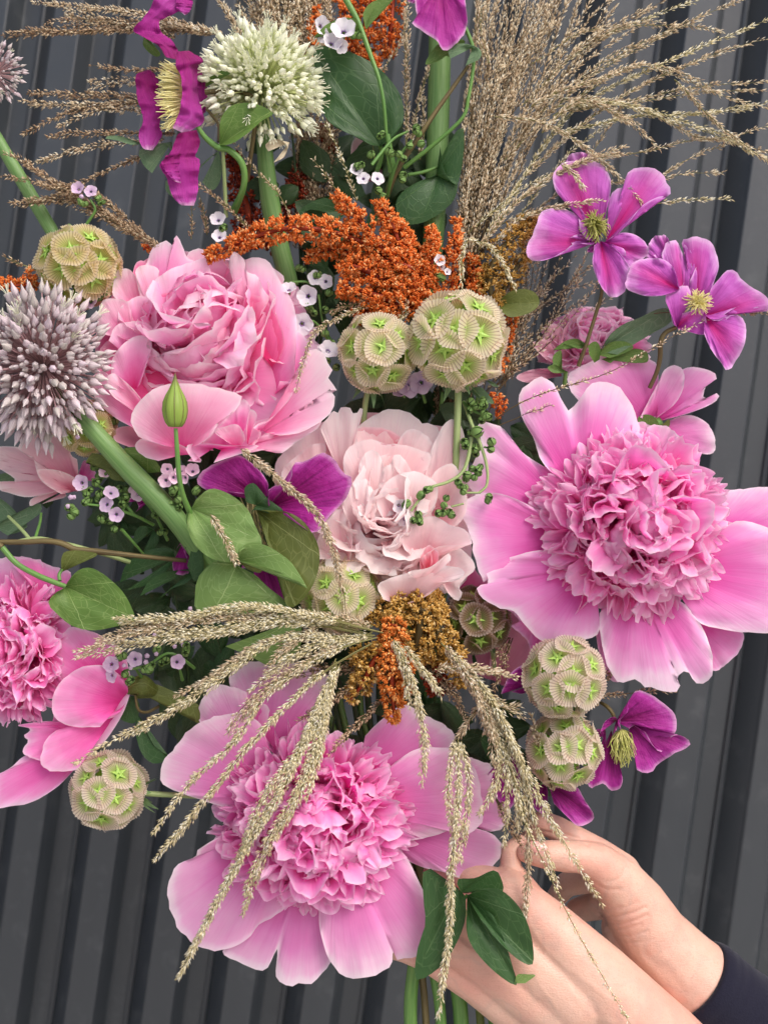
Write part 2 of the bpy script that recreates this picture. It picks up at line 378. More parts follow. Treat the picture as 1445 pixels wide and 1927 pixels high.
M_grSb = simple('grass_stalk_brown', lin(72, 58, 36), lin(110, 92, 62), stretch=(4, 2), rough=.6)
# ------------------------------------------------------------------ generators
def pom_petal(seed, curl, W, style):
    r = np.random.default_rng(seed); nu, nv = 13, 12
    u = np.linspace(-1, 1, nu)[None, :]; v = np.linspace(0, 1, nv)[:, None]
    prof = .22 + .78 * np.sin(np.pi * np.clip(v * .62, 0, .5)) ** 1.1
    if style == 'point': prof = prof * (1 - .55 * v ** 4)
    tipL = {'round': 1 - .22 * u ** 2, 'notch': 1 - .2 * u ** 2 - .16 * np.exp(-((u - r.uniform(-.3, .3)) / .18) ** 2), 'point': 1.06 - .42 * np.abs(u) ** 1.2,
            'frill': 1 - .2 * u ** 2 + .05 * np.sin(u * r.uniform(7, 10) + r.uniform(0, 6))}[style]
    y = v * (1 + (tipL - 1) * v ** 2); x = W * u * prof
    x = x + .05 * wob(v * 5, seed) * v
    cup = r.uniform(.35, .8) * W
    z = cup * (u ** 2) * np.sin(np.pi * np.clip(v, 0, 1) * .7) + .05 * v * wob(u * 4, seed + 9) + .025 * v ** 2 * wob(u * 7, seed + 19) + .03 * v * wob(u * 3 + v * 6, seed + 5)
    # bend along the length
    th = curl * np.clip((v - .35) / .65, 0, 1) ** 1.3 + r.uniform(-.1, .15)
    dv = np.diff(v[:, 0], prepend=0)
    cy = np.cumsum(np.cos(th[:, 0]) * dv); cz = np.cumsum(np.sin(th[:, 0]) * dv)
    k = (y / np.maximum(v, 1e-3)); k[0] = 1
    Y = cy[:, None] * k - z * np.sin(th); Z = cz[:, None] * k + z * np.cos(th)
    return np.stack([x + 0 * Y, Y, Z], -1).reshape(-1, 3), gridF(nv, nu), np.stack([(u + 1) / 2 + 0 * v, v + 0 * u], -1).reshape(-1, 2)

def make_variants(mat, tag_):
    out = []
    for i, (cu, W, st) in enumerate([(1.1, .46, 'round'), (1.5, .42, 'notch'), (.8, .48, 'round'), (1.9, .40, 'round'), (1.3, .42, 'notch'), (.5, .44, 'round'), (2.1, .44, 'frill'),
                                     (.1, .36, 'frill'), (-.4, .38, 'notch'), (-.7, .32, 'frill'), (.2, .30, 'notch'), (-.2, .42, 'round'), (.4, .26, 'point'), (-1.0, .34, 'notch')]):
        mb = MB(); mb.add(*pom_petal(i * 13 + 5, cu, W, st)); out.append(mb.mesh('petal_' + tag_, mat))
    return out[:7], out[7:]

def pom(parent, c, rx, ry, axis, n, variants, open_=False, L=.8, amax=84, seed=0, depth=.6, name='petal', wmul=1.0, fringe=.0, core=None):
    r = random.Random(seed); axis = Vector(axis).normalized(); inn, out = variants
    e1 = axis.cross(Vector((0, 0, 1))); e1.normalize(); e2 = axis.cross(e1)
    R = (rx + ry) / 2; cc = Vector(P(*c)) - Vector(ORG[parent.name])
    for i in range(n):
        t = math.sqrt((i + .5) / n); ph = i * 2.39996 + (r.uniform(-.7, .7) if open_ else r.uniform(-.25, .25))
        al = math.radians((t ** .78 if open_ else t) * amax + (r.gauss(0, 11) if open_ else r.uniform(-9, 9)))
        rad = e1 * math.cos(ph) + e2 * math.sin(ph)
        dr = axis * math.cos(al) + rad * math.sin(al)
        sc_ = rad * ((.46 if open_ else .26) * t * R)
        pos = cc - axis * (depth * R) + sc_ + (axis * (.42 * R * (1 - t ** 1.4) + r.gauss(0, .05) * R) if open_ else Vector((0, 0, 0)))
        q = t > .80
        me = r.choice(out if (q or r.random() < (.3 if open_ else .18)) else inn)
        Ln = R * L * r.uniform(.86, 1.12) * (1.04 if q else 1)
        if not q: Ln *= 1.08
        z = (axis * math.sin(al) - rad * math.cos(al))
        tw = r.gauss(0, .5 if open_ and not q else .28)
        z = (Matrix.Rotation(tw, 3, dr) @ z)
        wm = wmul * r.uniform(.75, 1.15) * (.72 if q else 1)
        M = frame(dr, z, pos, Ln * wm, Ln, Ln * r.choice((1, 1, .8)))
        # stretch into the ellipse seen in the photograph
        E = Matrix.Translation(pos * 0 + cc) @ Matrix.Diagonal((rx / R, 1, ry / R, 1)) @ Matrix.Translation(-cc)
        inst(me, name, parent, E @ M)

def fans(parent, lst, T, mat, name='petal', **kw):
    if parent.name.startswith('peony'): kw.setdefault('bw', .42)
    """lst of dict(o=outline, b=base, d=(base depth, tip depth), m=material, ...)"""
    for q in lst:
        k = dict(kw); k.update({a: v for a, v in q.items() if a not in ('o', 'b', 'd', 'm', 'lab')})
        mb = MB(); mb.add(*fan(q['o'], q['b'], q['d'][0], q['d'][1], T=T, **k))
        o = mb.obj(name, q.get('m', mat), parent)
        if 'lab' in q: o['label'] = q['lab']

# ---- starflower (scabiosa) seed heads
def sca_mats(tag_, rib, paper, inner):
    m, n = nodes('bract_' + tag_); u, v = uvs(n)
    f = math_(n, 'ABSOLUTE', math_(n, 'SUBTRACT', math_(n, 'FRACT', math_(n, 'MULTIPLY', u, 36)), .5))   # .5 on the rib
    rb = math_(n, 'MULTIPLY', math_(n, 'SUBTRACT', f, .31, None, True), 5.0, None, True)
    base = ramp(n, [(.24, inner), (.5, mixlin(inner, paper, .4)), (.78, paper), (1, mixlin(paper, (.86, .78, .72, 1), .5))], v)
    rb = math_(n, 'MULTIPLY', rb, ramp(n, [(.15, (.25, .25, .25, 1)), (.5, (.7, .7, .7, 1)), (.95, (.82, .82, .82, 1)), (1, (.4, .4, .4, 1))], v))
    col = mixc(n, base, rib, rb)
    return finish_mat(m, n, col, .65, .62, None, spec=.2)
def mixlin(a, b, f): return tuple(a[i] * (1 - f) + b[i] * f for i in range(4))
SCA = {'buff': sca_mats('buff', lin(150, 92, 76), lin(250, 238, 208), lin(186, 216, 104)),
       'tan': sca_mats('tan', lin(150, 108, 60), lin(240, 222, 172), lin(190, 210, 98)),
       'rosy': sca_mats('rosy', lin(138, 66, 74), lin(246, 230, 212), lin(186, 218, 106)),
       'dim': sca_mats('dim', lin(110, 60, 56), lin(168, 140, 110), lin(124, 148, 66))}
M_star = simple('star_green', lin(156, 196, 84), lin(186, 216, 118), scale=400, rough=.45, transl=.2)
M_pit = simple('pit_green', lin(104, 150, 50), lin(140, 184, 76), scale=400, rough=.5)
M_bract = simple('bract_green', lin(92, 124, 80), lin(128, 156, 108), scale=200, rough=.6, transl=.2)
def sca_floret(mat, sd=3):
    nr = 36; na = nr * 2; a = np.linspace(0, 2 * np.pi, na, endpoint=False)
    rs = np.array([.22, .34, .50, .68, .86, 1.0]); ribm = (np.arange(na) % 2 == 0)
    rg = np.random.default_rng(sd)
    V = []; U = []
    for i, r_ in enumerate(rs):
        z = .10 + .17 * r_ ** 1.6 + np.where(ribm, .012, -.012) * (i / 5) * 1.6 + (.05 * np.sin(a * 3 + sd) + .03 * np.sin(a * 5 + sd * 2) + .02 * np.sin(a * 2 + sd)) * r_ ** 2.5
        rr = r_ * (1 + .045 * r_ * np.sin(a * 2 + sd) + .03 * r_ * np.sin(a * 5 + sd * 3)) + (np.where(ribm, .05, -.03) * (1 + .4 * rg.normal(size=na)) if i == 5 else 0)
        V.append(np.stack([rr * np.cos(a), rr * np.sin(a), z], -1)); U.append(np.stack([(np.arange(na) + .0) / na, np.full(na, r_)], -1))
    U = np.array(U); U[..., 0] += .5 / 36
    mb = MB(); V = np.array(V)
    # close the seam with its own column so that the rib pattern stays even
    V2 = np.concatenate([V, V[:, :1]], 1); c = U[:, :1].copy(); c[..., 0] = U[:, :1, 0] + 1; U2 = np.concatenate([U, c], 1)
    mb.add(V2.reshape(-1, 3), gridF(6, na + 1), U2.reshape(-1, 2), 0)
    pv, pf, pu = lathe([(.001, -.02), (.14, -.01), (.2, .04), (.225, .12), (.27, .15), (.235, .10)], 16)
    mb.add(np.stack([pv[:, 0], pv[:, 2], pv[:, 1]], -1), pf, pu, 1)
    # stalk under the cup
    pv, pf, pu = lathe([(.16, -.05), (.13, -.3), (.1, -.7)], 6); mb.add(np.stack([pv[:, 0], pv[:, 2], pv[:, 1]], -1), pf, pu, 1)
    return mb.mesh('papery_floret', [mat, M_pit])
def star_mesh():
    a = np.arange(10) * np.pi / 5; r = np.where(np.arange(10) % 2 == 0, .54, .17); z = np.where(np.arange(10) % 2 == 0, .27, .19)
    V = [[0, 0, .20]] + [[r[i] * math.cos(a[i]), r[i] * math.sin(a[i]), z[i]] for i in range(10)] + [[0, 0, .02]] + [[r[i] * .8 * math.cos(a[i]), r[i] * .8 * math.sin(a[i]), z[i] - .05] for i in range(10)]
    F = [[0, 1 + i, 1 + (i + 1) % 10] for i in range(10)] + [[11, 12 + (i + 1) % 10, 12 + i] for i in range(10)]
    mb = MB(); mb.add(V, F)
    Q = [[1 + i, 12 + i, 12 + (i + 1) % 10, 1 + (i + 1) % 10] for i in range(10)]; mb.add(np.array(V), Q)
    b = lathe([(.001, .30), (.06, .28), (.07, .2)], 6); mb.add(np.stack([b[0][:, 0], b[0][:, 2], b[0][:, 1]], -1), b[1])
    return mb.mesh('star', M_star, smooth=False)
SCAF = {k: [sca_floret(m, s_) for s_ in (3, 4, 5)] for k, m in SCA.items()}; STAR = star_mesh()

def scabiosa(x, y, d, R, kind, label, up=(0, .25, 1), stem=None, seed=0, bracts=5, n=25, group='papery seed heads with green stars', fs=.47, front=(0, -1, .1)):
    c = P(x, y, d); t = thing('scabiosa_seed_head', c, label, 'seed head', group); r = random.Random(seed)
    mb = MB(); b = lathe([(R * .02, -R * .56), (R * .38, -R * .42), (R * .56, 0), (R * .48, R * .3), (R * .02, R * .56)], 16)
    mb.add(b[0] + c, b[1]); mb.obj('core', M_pit, t)
    f = Vector(front).normalized(); q = f.to_track_quat('Z', 'Y').to_matrix() @ Matrix.Rotation(r.uniform(0, 6.28), 3, 'Z')
    for i in range(n):
        z = 1 - 2 * (i + .12) / n; rr = math.sqrt(max(0, 1 - z * z)); ph = i * 2.39996
        nrm = q @ Vector((rr * math.cos(ph), rr * math.sin(ph), z)); nrm = (nrm + Vector([r.gauss(0, .07) for _ in range(3)])).normalized()
        s = R * fs * r.uniform(.84, 1.04); side = q @ Vector((r.uniform(-1, 1), r.uniform(-1, 1), .3))
        M = frame(nrm.cross(side), nrm, nrm * (R * (.75 + .03 * r.random() + .04 * (i % 3 == 0))), s, s, s)
        o = inst(r.choice(SCAF[kind]), 'papery_floret', t, M)
        so = bpy.data.objects.new('star', STAR); C.objects.link(so); so.parent = o
        so.matrix_basis = Matrix.Rotation(r.uniform(0, 6.28), 4, 'Z')
    if stem:
        p = np.vstack([c[None, :], path3(stem)]); mb = MB(); mb.add(*tube(p, [R * .075, R * .07], 8)); mb.obj('stem', M_stemP, t)
        dv = Vector(p[1] - p[0]).normalized(); e1 = dv.cross(Vector((0, 1, 0))).normalized(); e2 = dv.cross(e1)
        for k in range(bracts):
            a = k * 6.283 / bracts + r.uniform(-.3, .3); out = (e1 * math.cos(a) + e2 * math.sin(a)); L = R * r.uniform(.35, .7)
            p0 = Vector(p[0]) + dv * R * .72; p1 = p0 + out * L * .5 + dv * L * .25; p2 = p0 + out * L * .8 + dv * L * .9
            V = []; U = []
            sid = out.cross(dv).normalized()
            for j in range(6):
                tt = j / 5; pc = (p0 * (1 - tt) ** 2 + p1 * 2 * tt * (1 - tt) + p2 * tt * tt); wd = R * .09 * math.sin(math.pi * min(1, tt * .8 + .2)) + .3
                for s_ in (-1, 0, 1): V.append(list(pc + sid * wd * s_ + dv * (.2 * wd if s_ == 0 else 0))); U.append(((s_ + 1) / 2, tt))
            mb = MB(); mb.add(V, gridF(6, 3), U); mb.obj('bract', M_bract, t)
    return t

# ---- alliums
def allium_mat(name, a, b, stripe):
    m, n = nodes(name); u, v = uvs(n)
    f = math_(n, 'ABSOLUTE', math_(n, 'SUBTRACT', math_(n, 'FRACT', math_(n, 'MULTIPLY', u, 6)), .5))
    oi = N(n, 'ObjectInfo').outputs['Random']
    c = mixc(n, mixc(n, a, b, oi), stripe, math_(n, 'MULTIPLY', math_(n, 'SUBTRACT', f, .41, None, True), 7.5, None, True))
    c = mixc(n, c, (.88, .9, .84, 1), math_(n, 'MULTIPLY', math_(n, 'SUBTRACT', v, .8, None, True), 3))
    return finish_mat(m, n, c, .42, .25, None, spec=.35)
M_alW = allium_mat('allium_white', lin(254, 254, 240), lin(246, 248, 222), lin(186, 204, 140))
M_alP = allium_mat('allium_lilac', lin(226, 210, 218), lin(200, 194, 186), lin(138, 84, 128))
M_peW = simple('pedicel_green', lin(220, 228, 168), lin(238, 242, 200), scale=300, transl=.3)
M_peP = simple('pedicel_rose', lin(186, 140, 150), lin(206, 178, 172), scale=300, transl=.2)
M_fil = simple('filament_white', lin(236, 238, 214), lin(246, 246, 230), scale=300, transl=.3)
M_dry = simple('dried_bract', lin(186, 170, 140), lin(224, 212, 186), scale=150, transl=.3)
def allium_floret(mat, pm, kind, bl=.2):
    mb = MB()
    V, F, U = lathe([(.012, .05), (.010, .5), (.012, 1 - bl)], 4); mb.add(V, F, U, 1)
    w_ = bl * .31
    if kind == 'bud':
        pr = [(.01, 1 - bl), (w_ * .7, 1 - bl * .9), (w_, 1 - bl * .68), (w_ * .86, 1 - bl * .42), (w_ * .46, 1 - bl * .18), (.004, 1.03)]
    else:
        pr = [(.01, 1 - bl), (w_ * .7, 1 - bl * .9), (w_ * 1.02, 1 - bl * .6), (w_ * .98, 1 - bl * .3), (w_ * 1.1, 1 - bl * .08)]
    V, F, U = lathe(pr, 12, 6, .10); mb.add(V, F, U, 0)
    if kind == 'open':
        for k in range(6):
            a = k * 1.047 + .3; s = .028
            q = np.array([[.3 * w_ * math.cos(a), 1 - bl * .4, .3 * w_ * math.sin(a)], [.6 * w_ * math.cos(a), 1.02, .6 * w_ * math.sin(a)], [1.5 * w_ * math.cos(a), 1.10, 1.5 * w_ * math.sin(a)]])
            V, F, U = tube(q, [.006, .005, .009], 4, 5); mb.add(V, F, U, 2)
    return mb.mesh('floret', [mat, pm, M_fil])
AL = {'white': [allium_floret(M_alW, M_peW, 'bud', .165), allium_floret(M_alW, M_peW, 'bud', .14), allium_floret(M_alW, M_peW, 'open', .15)],
      'lilac': [allium_floret(M_alP, M_peP, 'bud', .185), allium_floret(M_alP, M_peP, 'bud', .155), allium_floret(M_alP, M_peP, 'open', .165)]}
def allium(x, y, d, R, kind, label, n, stem=None, stemr=20, seed=0, axis=(0, -1, .2), cone=115, sq=(1, 1, 1), opn=.2, rj=.06):
    c = P(x, y, d); t = thing('allium', c, label, 'allium'); r = random.Random(seed)
    f = Vector(axis).normalized(); q = f.to_track_quat('Z', 'Y').to_matrix()
    zm = math.cos(math.radians(cone))
    for i in range(n):
        z = 1 - (1 - zm) * (i + .5) / n; rr = math.sqrt(max(0, 1 - z * z)); ph = i * 2.39996
        v = q @ Vector((rr * math.cos(ph), rr * math.sin(ph), z)); v = (v + Vector([r.gauss(0, .085) for _ in range(3)])).normalized()
        L = R * r.uniform(1 - rj * 2.2, 1 + rj); vv = Vector((v[0] * sq[0], v[1] * sq[1], v[2] * sq[2]))
        L *= vv.length
        me = AL[kind][2] if r.random() < opn else r.choice(AL[kind][:2])
        th = R * r.uniform(.85, 1.1)
        inst(me, 'floret', t, frame(vv, Vector((r.random(), r.random(), r.random())), (0, 0, 0), th, L, th))
    # the crowded inner florets, too many to pick apart
    mats = list(AL[kind][0].materials); mb = MB()
    for i in range(int(n * 1.6)):
        z = 1 - (1 - zm) * r.random(); rr = math.sqrt(max(0, 1 - z * z)); ph = r.uniform(0, 6.283)
        v = q @ Vector((rr * math.cos(ph), rr * math.sin(ph), z)); vv = Vector((v[0] * sq[0], v[1] * sq[1], v[2] * sq[2])); L = R * r.uniform(.68, .93) * vv.length
        M = frame(vv, Vector((r.random(), r.random(), r.random())), c, R * .8, L, R * .8)
        b_ = .16; w_ = .046
        V, F, U = lathe([(.01, 1 - b_), (w_ * .7, 1 - b_ * .9), (w_, 1 - b_ * .66), (w_ * .84, 1 - b_ * .4), (w_ * .4, 1 - b_ * .15), (.004, 1.0)], 6, 3, .1); mb.add(xf(V, M), F, U, 0)
        V, F, U = lathe([(.009, .1), (.009, 1 - b_)], 3); mb.add(xf(V, M), F, U, 1)
    o = mb.obj('inner_florets', mats[:2], t); o['kind'] = 'stuff'
    if stem:
        p = path3(stem); mb = MB(); mb.add(*tube(np.vstack([c[None, :] * .6 + p[0] * .4, p]), [stemr * .7, stemr, stemr], 20, 14)); mb.obj('stem', M_stemA, t)
        mb = MB(); b = lathe([(1, -R * .16), (R * .13, -R * .1), (R * .17, 0), (R * .12, R * .12), (1, R * .17)], 12); mb.add(b[0] + c, b[1]); mb.obj('hub', M_stemA if kind == 'white' else M_peP, t)
    return t

# ---- amaranth and grass: thousands of grains
_g = np.array([[0, 0, 0], [1, .42, 0], [0, .42, .8], [-1, .42, 0], [0, .42, -.8], [0, 1, 0]]); _gf = np.array([[0, 1, 2], [0, 2, 3], [0, 3, 4], [0, 4, 1], [5, 2, 1], [5, 3, 2], [5, 4, 3], [5, 1, 4]])
def grains(pos, dr, L, W, r, ushift=0.0, uspread=1.0):
    """pos, dr: (n,3); L, W: (n,)"""
    n = len(pos); dr = dr / (np.linalg.norm(dr, axis=1)[:, None] + 1e-9)
    x = np.cross(dr, r.normal(size=(n, 3))); x /= np.linalg.norm(x, axis=1)[:, None] + 1e-9; z = np.cross(x, dr)
    V = pos[:, None, :] + _g[None, :, 0, None] * (x * W[:, None])[:, None, :] + _g[None, :, 1, None] * (dr * L[:, None])[:, None, :] + _g[None, :, 2, None] * (z * W[:, None])[:, None, :]
    F = (_gf[None] + (np.arange(n) * 6)[:, None, None]).reshape(-1, 3)
    uu = np.clip(r.random(n) * uspread + ushift, 0, 1)
    U = np.stack([np.broadcast_to(uu[:, None], (n, 6)), np.broadcast_to(_g[None, :, 1], (n, 6))], -1)
    return V.reshape(-1, 3), F, U.reshape(-1, 2)

def spike_arr(pts3, rad, r, dens=1.0, L=9.0, W=2.4, fwd=.45, shape=None):
    """clusters of grains round a curved axis"""
    p = cr(pts3, 60); seg = np.linalg.norm(np.diff(p, axis=0), axis=1).sum()
    rad = np.atleast_1d(rad); area = 2 * np.pi * seg * rad.mean(); n = int(area / 15 * dens)
    cl = max(8, n // 9)
    t = r.random(cl); ph = r.random(cl) * 6.283
    idx = t * 59; i0 = np.minimum(idx.astype(int), 58); fr_ = (idx - i0)[:, None]
    c = p[i0] * (1 - fr_) + p[i0 + 1] * fr_; tg = p[i0 + 1] - p[i0]; tg /= np.linalg.norm(tg, axis=1)[:, None]
    A = np.cross(tg, np.array([.1, -1, .2])); A /= np.linalg.norm(A, axis=1)[:, None]; B = np.cross(tg, A)
    R = np.interp(t, np.linspace(0, 1, len(rad)), rad) * np.sqrt(r.uniform(.12, 1.0, cl))
    o = np.cos(ph)[:, None] * A + np.sin(ph)[:, None] * B
    cc = c + o * R[:, None]
    k = 9; cc = np.repeat(cc, k, 0); oo = np.repeat(o, k, 0); tt = np.repeat(tg, k, 0)
    dr = oo * .9 + tt * fwd + r.normal(size=cc.shape) * .55
    pos = cc + r.normal(size=cc.shape) * 1.6
    return grains(pos, dr, L * r.uniform(.7, 1.15, len(cc)), W * r.uniform(.8, 1.2, len(cc)), r)

def amaranth(label, spikes, mat, seed, T=None, L=9, W=2.4, dens=1.0, group='amaranth plumes', stemmat=None):
    r = np.random.default_rng(seed); p0 = path3(spikes[0][0], T)[0]
    t = thing('amaranth', p0, label, 'amaranth', group)
    for pts, rad, *m in spikes:
        p = path3(pts, T); mb = MB(); rr = np.atleast_1d(rad)
        mb.add(*spike_arr(p, rr, r, dens, L, W), 0)
        mb.add(*tube(p, rr * .22, 6), 1)
        mb.obj('flower_spike', [m[0] if m else mat, stemmat or M_amD], t)
    return t

def grass_arr(p, r, dens=.55, L=9.5, W=1.5, spread=3.2, start=.0, ang=.8, thin=1.0):
    q = cr(p, 80); seg = np.linalg.norm(np.diff(q, axis=0), axis=1).sum(); n = int(seg * dens)
    t = start + (1 - start) * r.random(n); idx = t * 79; i0 = np.minimum(idx.astype(int), 78); f = (idx - i0)[:, None]
    clump = .55 + .45 * np.sin(t * seg / 9.0 + r.uniform(0, 6)); keep = r.random(n) < .35 + .65 * clump; t, idx, i0, f = t[keep], idx[keep], i0[keep], f[keep]; n = len(t)
    c = q[i0] * (1 - f) + q[i0 + 1] * f; tg = q[i0 + 1] - q[i0]; tg /= np.linalg.norm(tg, axis=1)[:, None]
    o = r.normal(size=c.shape); o -= (o * tg).sum(1)[:, None] * tg; o /= np.linalg.norm(o, axis=1)[:, None]
    env = np.minimum(1, (1 - t) * 9 + .25) * thin
    pos = c + o * (spread * r.random(n) * env)[:, None]
    dr = tg + o * ang * r.uniform(.5, 1.4, n)[:, None]
    return grains(pos, dr, L * r.uniform(.7, 1.25, n), W * r.uniform(.8, 1.25, n), r)

def grass(label, branches, seed, mat=None, stalk=None, dens=.55, L=8.5, W=1.4, spread=3.6, cat='grass', T=None, name='grass_plume', group='plumes of dried grass', ang=.8):
    """branches: list of (points, copies, jitter, start) or points"""
    r = np.random.default_rng(seed); mat = mat or M_gr; stalk = stalk or M_grS
    first = branches[0][0] if isinstance(branches[0], tuple) and isinstance(branches[0][0], list) else branches[0]
    t = thing(name, path3(first, T)[0], label, cat, group)
    for b in branches:
        pts, cp, jit, st, *mm = b if (isinstance(b, tuple)) else (b, 1, 0, 0)
        p = path3(pts, T)
        for k in range(cp):
            q = p.copy(); n = len(q)
            if k:
                a = r.normal(size=3) * jit; e = r.normal(size=3) * jit * .5
                q = q + np.linspace(.15, 1, n)[:, None] * a + np.sin(np.linspace(0, 3.14, n))[:, None] * e
                q = cr(q, 12)[:r.integers(9, 13)]
            q = cr(q, 10); q[1:-1] += r.normal(size=(8, 3)) * .8
            mb = MB(); mb.add(*grass_arr(q, r, dens, L, W, spread, st, ang), 0)
            V, F, U = tube(q, [1.1, .8, .4], 4, 14); mb.add(V, F, U, 1)
            mb.obj('grass_branch', [mm[0] if mm else mat, stalk], t)
    return t

# ---- small five-petalled flowers
def petal5_mat(name, a, b):
    m, n = nodes(name); u, v = uvs(n)
    c = ramp(n, [(0, lin(96, 70, 130)), (.05, lin(140, 110, 165)), (.14, a), (1, b)], v)
    return finish_mat(m, n, c, .6, .35, None, spec=.2)
M_fmn = petal5_mat('forget_me_not_lilac', lin(206, 176, 208), lin(228, 206, 228))
M_fmnW = petal5_mat('forget_me_not_white', lin(226, 220, 230), lin(244, 240, 244))
M_fmnP = petal5_mat('forget_me_not_pink', lin(236, 200, 222), lin(246, 222, 236))
M_cal = simple('calyx_green', lin(92, 126, 62), lin(138, 168, 100), scale=300, rough=.65, transl=.15)
def five_mesh(mat, fold):
    mb = MB()
    for k in range(5):
        a0 = k * 1.2566; nu, nv = 7, 6; u = np.linspace(-1, 1, nu)[None]; v = np.linspace(0, 1, nv)[:, None]
        r_ = .12 + .88 * v * (1 - .12 * u ** 2); wd = (.12 + .58 * np.sin(np.pi * np.clip(v * .62 + .1, 0, 1)) ** 1.2) * u * .78 * (1 - .25 * v ** 6)
        z = .1 - .12 * np.exp(-v * 9) + fold * v + .10 * u ** 2 * v + .04 * wob(u * 3 + k, k)
        V = np.stack([r_ * math.cos(a0) - wd * math.sin(a0), r_ * math.sin(a0) + wd * math.cos(a0), z + 0 * r_], -1)
        mb.add(V.reshape(-1, 3), gridF(nv, nu), np.stack([u + 0 * v, v + 0 * u], -1).reshape(-1, 2), 0)
    V, F, U = lathe([(.02, -.7), (.12, -.5), (.14, -.25), (.1, -.05)], 6); mb.add(np.stack([V[:, 0], V[:, 2], V[:, 1]], -1), F, U, 1)
    return mb.mesh('blossom', [mat, M_cal])
FIVE = {'lilac': [five_mesh(M_fmn, .1), five_mesh(M_fmn, .5)], 'white': [five_mesh(M_fmnW, .05), five_mesh(M_fmnW, .4)], 'pink': [five_mesh(M_fmnP, .15), five_mesh(M_fmnP, .6)]}
def calyx_mesh():
    mb = MB()
    for k in range(5):
        a = k * 1.2566; V = []; U = []
        for j, (r_, z, w_) in enumerate([(.12, 0, .12), (.42, .25, .3), (.52, .6, .30), (.42, .9, .22), (.22, 1.15, .04)]):
            for s_ in (-1, 0, 1): V.append([r_ * math.cos(a) * (1.12 if s_ == 0 else .95) - s_ * w_ * math.sin(a), r_ * math.sin(a) * (1.12 if s_ == 0 else .95) + s_ * w_ * math.cos(a), z]); U.append((.5, j / 4))
        mb.add(V, gridF(5, 3), U, 0)
    V, F, U = lathe([(.1, .1), (.34, .4), (.36, .7), (.1, 1.0)], 8); mb.add(np.stack([V[:, 0], V[:, 2], V[:, 1]], -1), F, U, 1)
    return mb.mesh('bud', [M_cal, M_stemD])
CAL = calyx_mesh()
def lilacbud():
    mb = MB(); V, F, U = lathe([(.05, 0), (.4, .3), (.5, .65), (.38, 1.0), (.05, 1.2)], 10, 5, .12); mb.add(np.stack([V[:, 0], V[:, 2], V[:, 1]], -1), F, U * .0 + .8, 0)
    return mb.mesh('petal_bud', M_fmn)
LB = lilacbud()
def sprig(label, col, flowers, buds, stems, seed=0, T=None, lbuds=(), leaves=(), group='sprigs of tiny five petalled flowers', fr_=12, br=13, sm=None):
    """flowers/buds: (x, y, d[, radius]); stems: lists of points"""
    r = random.Random(seed); c = path3([(flowers or buds)[0][:3]], T)[0]; t = thing('forget_me_not', c, label, 'small flowers', group)
    def put(me, q, nm, rad, tilt):
        p = Vector(path3([q[:3]], T)[0]) - Vector(c); s = (q[3] if len(q) > 3 else rad) * r.uniform(.9, 1.1)
        n = Vector((r.gauss(0, tilt), -1, r.gauss(.15, tilt))); inst(me, nm, t, frame(n.cross(Vector((r.random(), .2, r.random()))), n, p, s, s, s))
    for q in flowers: put(r.choice(FIVE[col]), q, 'blossom', fr_, .35)
    for q in buds:
        for k in range(2 if len(q) < 5 else q[4]):
            qq = (q[0] + r.gauss(0, 5 if k else 0) * (T[2] if T else 1), q[1] + r.gauss(0, 5 if k else 0) * (T[2] if T else 1), q[2] + r.uniform(-3, 4)) + tuple(q[3:4])
            put(CAL, qq, 'bud', br, .8)
    for q in lbuds: put(LB, q, 'petal_bud', 9, .7)
    for s in stems:
        p = path3(s[0] if isinstance(s, tuple) else s, T); mb = MB(); mb.add(*tube(p, s[1] if isinstance(s, tuple) else [3.4, 2.2], 7)); mb.obj('stem', sm or M_stem, t)
    for l in leaves: fans(t, [l], T, M_leafG, 'leaf', tip=len(l['o']) // 2)
    return t

def filaments(parent, base, tips, rad, mat, seed, bend=.25, name='stamen_tuft', n=5):
    mb = MB(); r = np.random.default_rng(seed)
    for b, t in zip(base, tips):
        m = (b + t) / 2 + r.normal(size=3) * np.linalg.norm(t - b) * bend * .4
        V, F, U = tube(np.array([b, m, t]), [rad, rad * 1.1, rad * .5], 4, n); mb.add(V, F, U)
    return mb.obj(name, mat, parent)
M_sta = simple('stamen_yellow', lin(236, 228, 150), lin(250, 246, 196), scale=300, transl=.25)
M_staG = simple('stamen_green', lin(170, 176, 84), lin(214, 210, 140), scale=300, transl=.2)
M_staB = simple('stamen_buff', lin(176, 160, 110), lin(214, 204, 156), scale=300, transl=.2)

def sprout(label, cat, parts, name='leafy_sprig', group=None, T=None):
    """leaves and stems that belong to one cut stem. parts: ('leaf', dict) or ('stem', pts, radii, mat)"""
    f = parts[0]; q = f[1]['b'] if f[0] == 'leaf' else f[1][0]
    dd = f[1]['d'][0] if f[0] == 'leaf' else (q[2] if len(q) > 2 else 0)
    t = thing(name, path3([(q[0], q[1], dd)], T)[0], label, cat, group)
    for p in parts:
        if p[0] == 'leaf':
            k = dict(p[1]); k.setdefault('tip', len(k['o']) // 2); k.setdefault('ns', 26)
            fans(t, [k], p[2] if len(p) > 2 else T, M_leaf, 'leaf')
        else:
            mb = MB(); mb.add(*tube(path3(p[1], p[4] if len(p) > 4 else T), p[2], 9)); mb.obj('stem', p[3] if len(p) > 3 else M_stem, t)
    return t
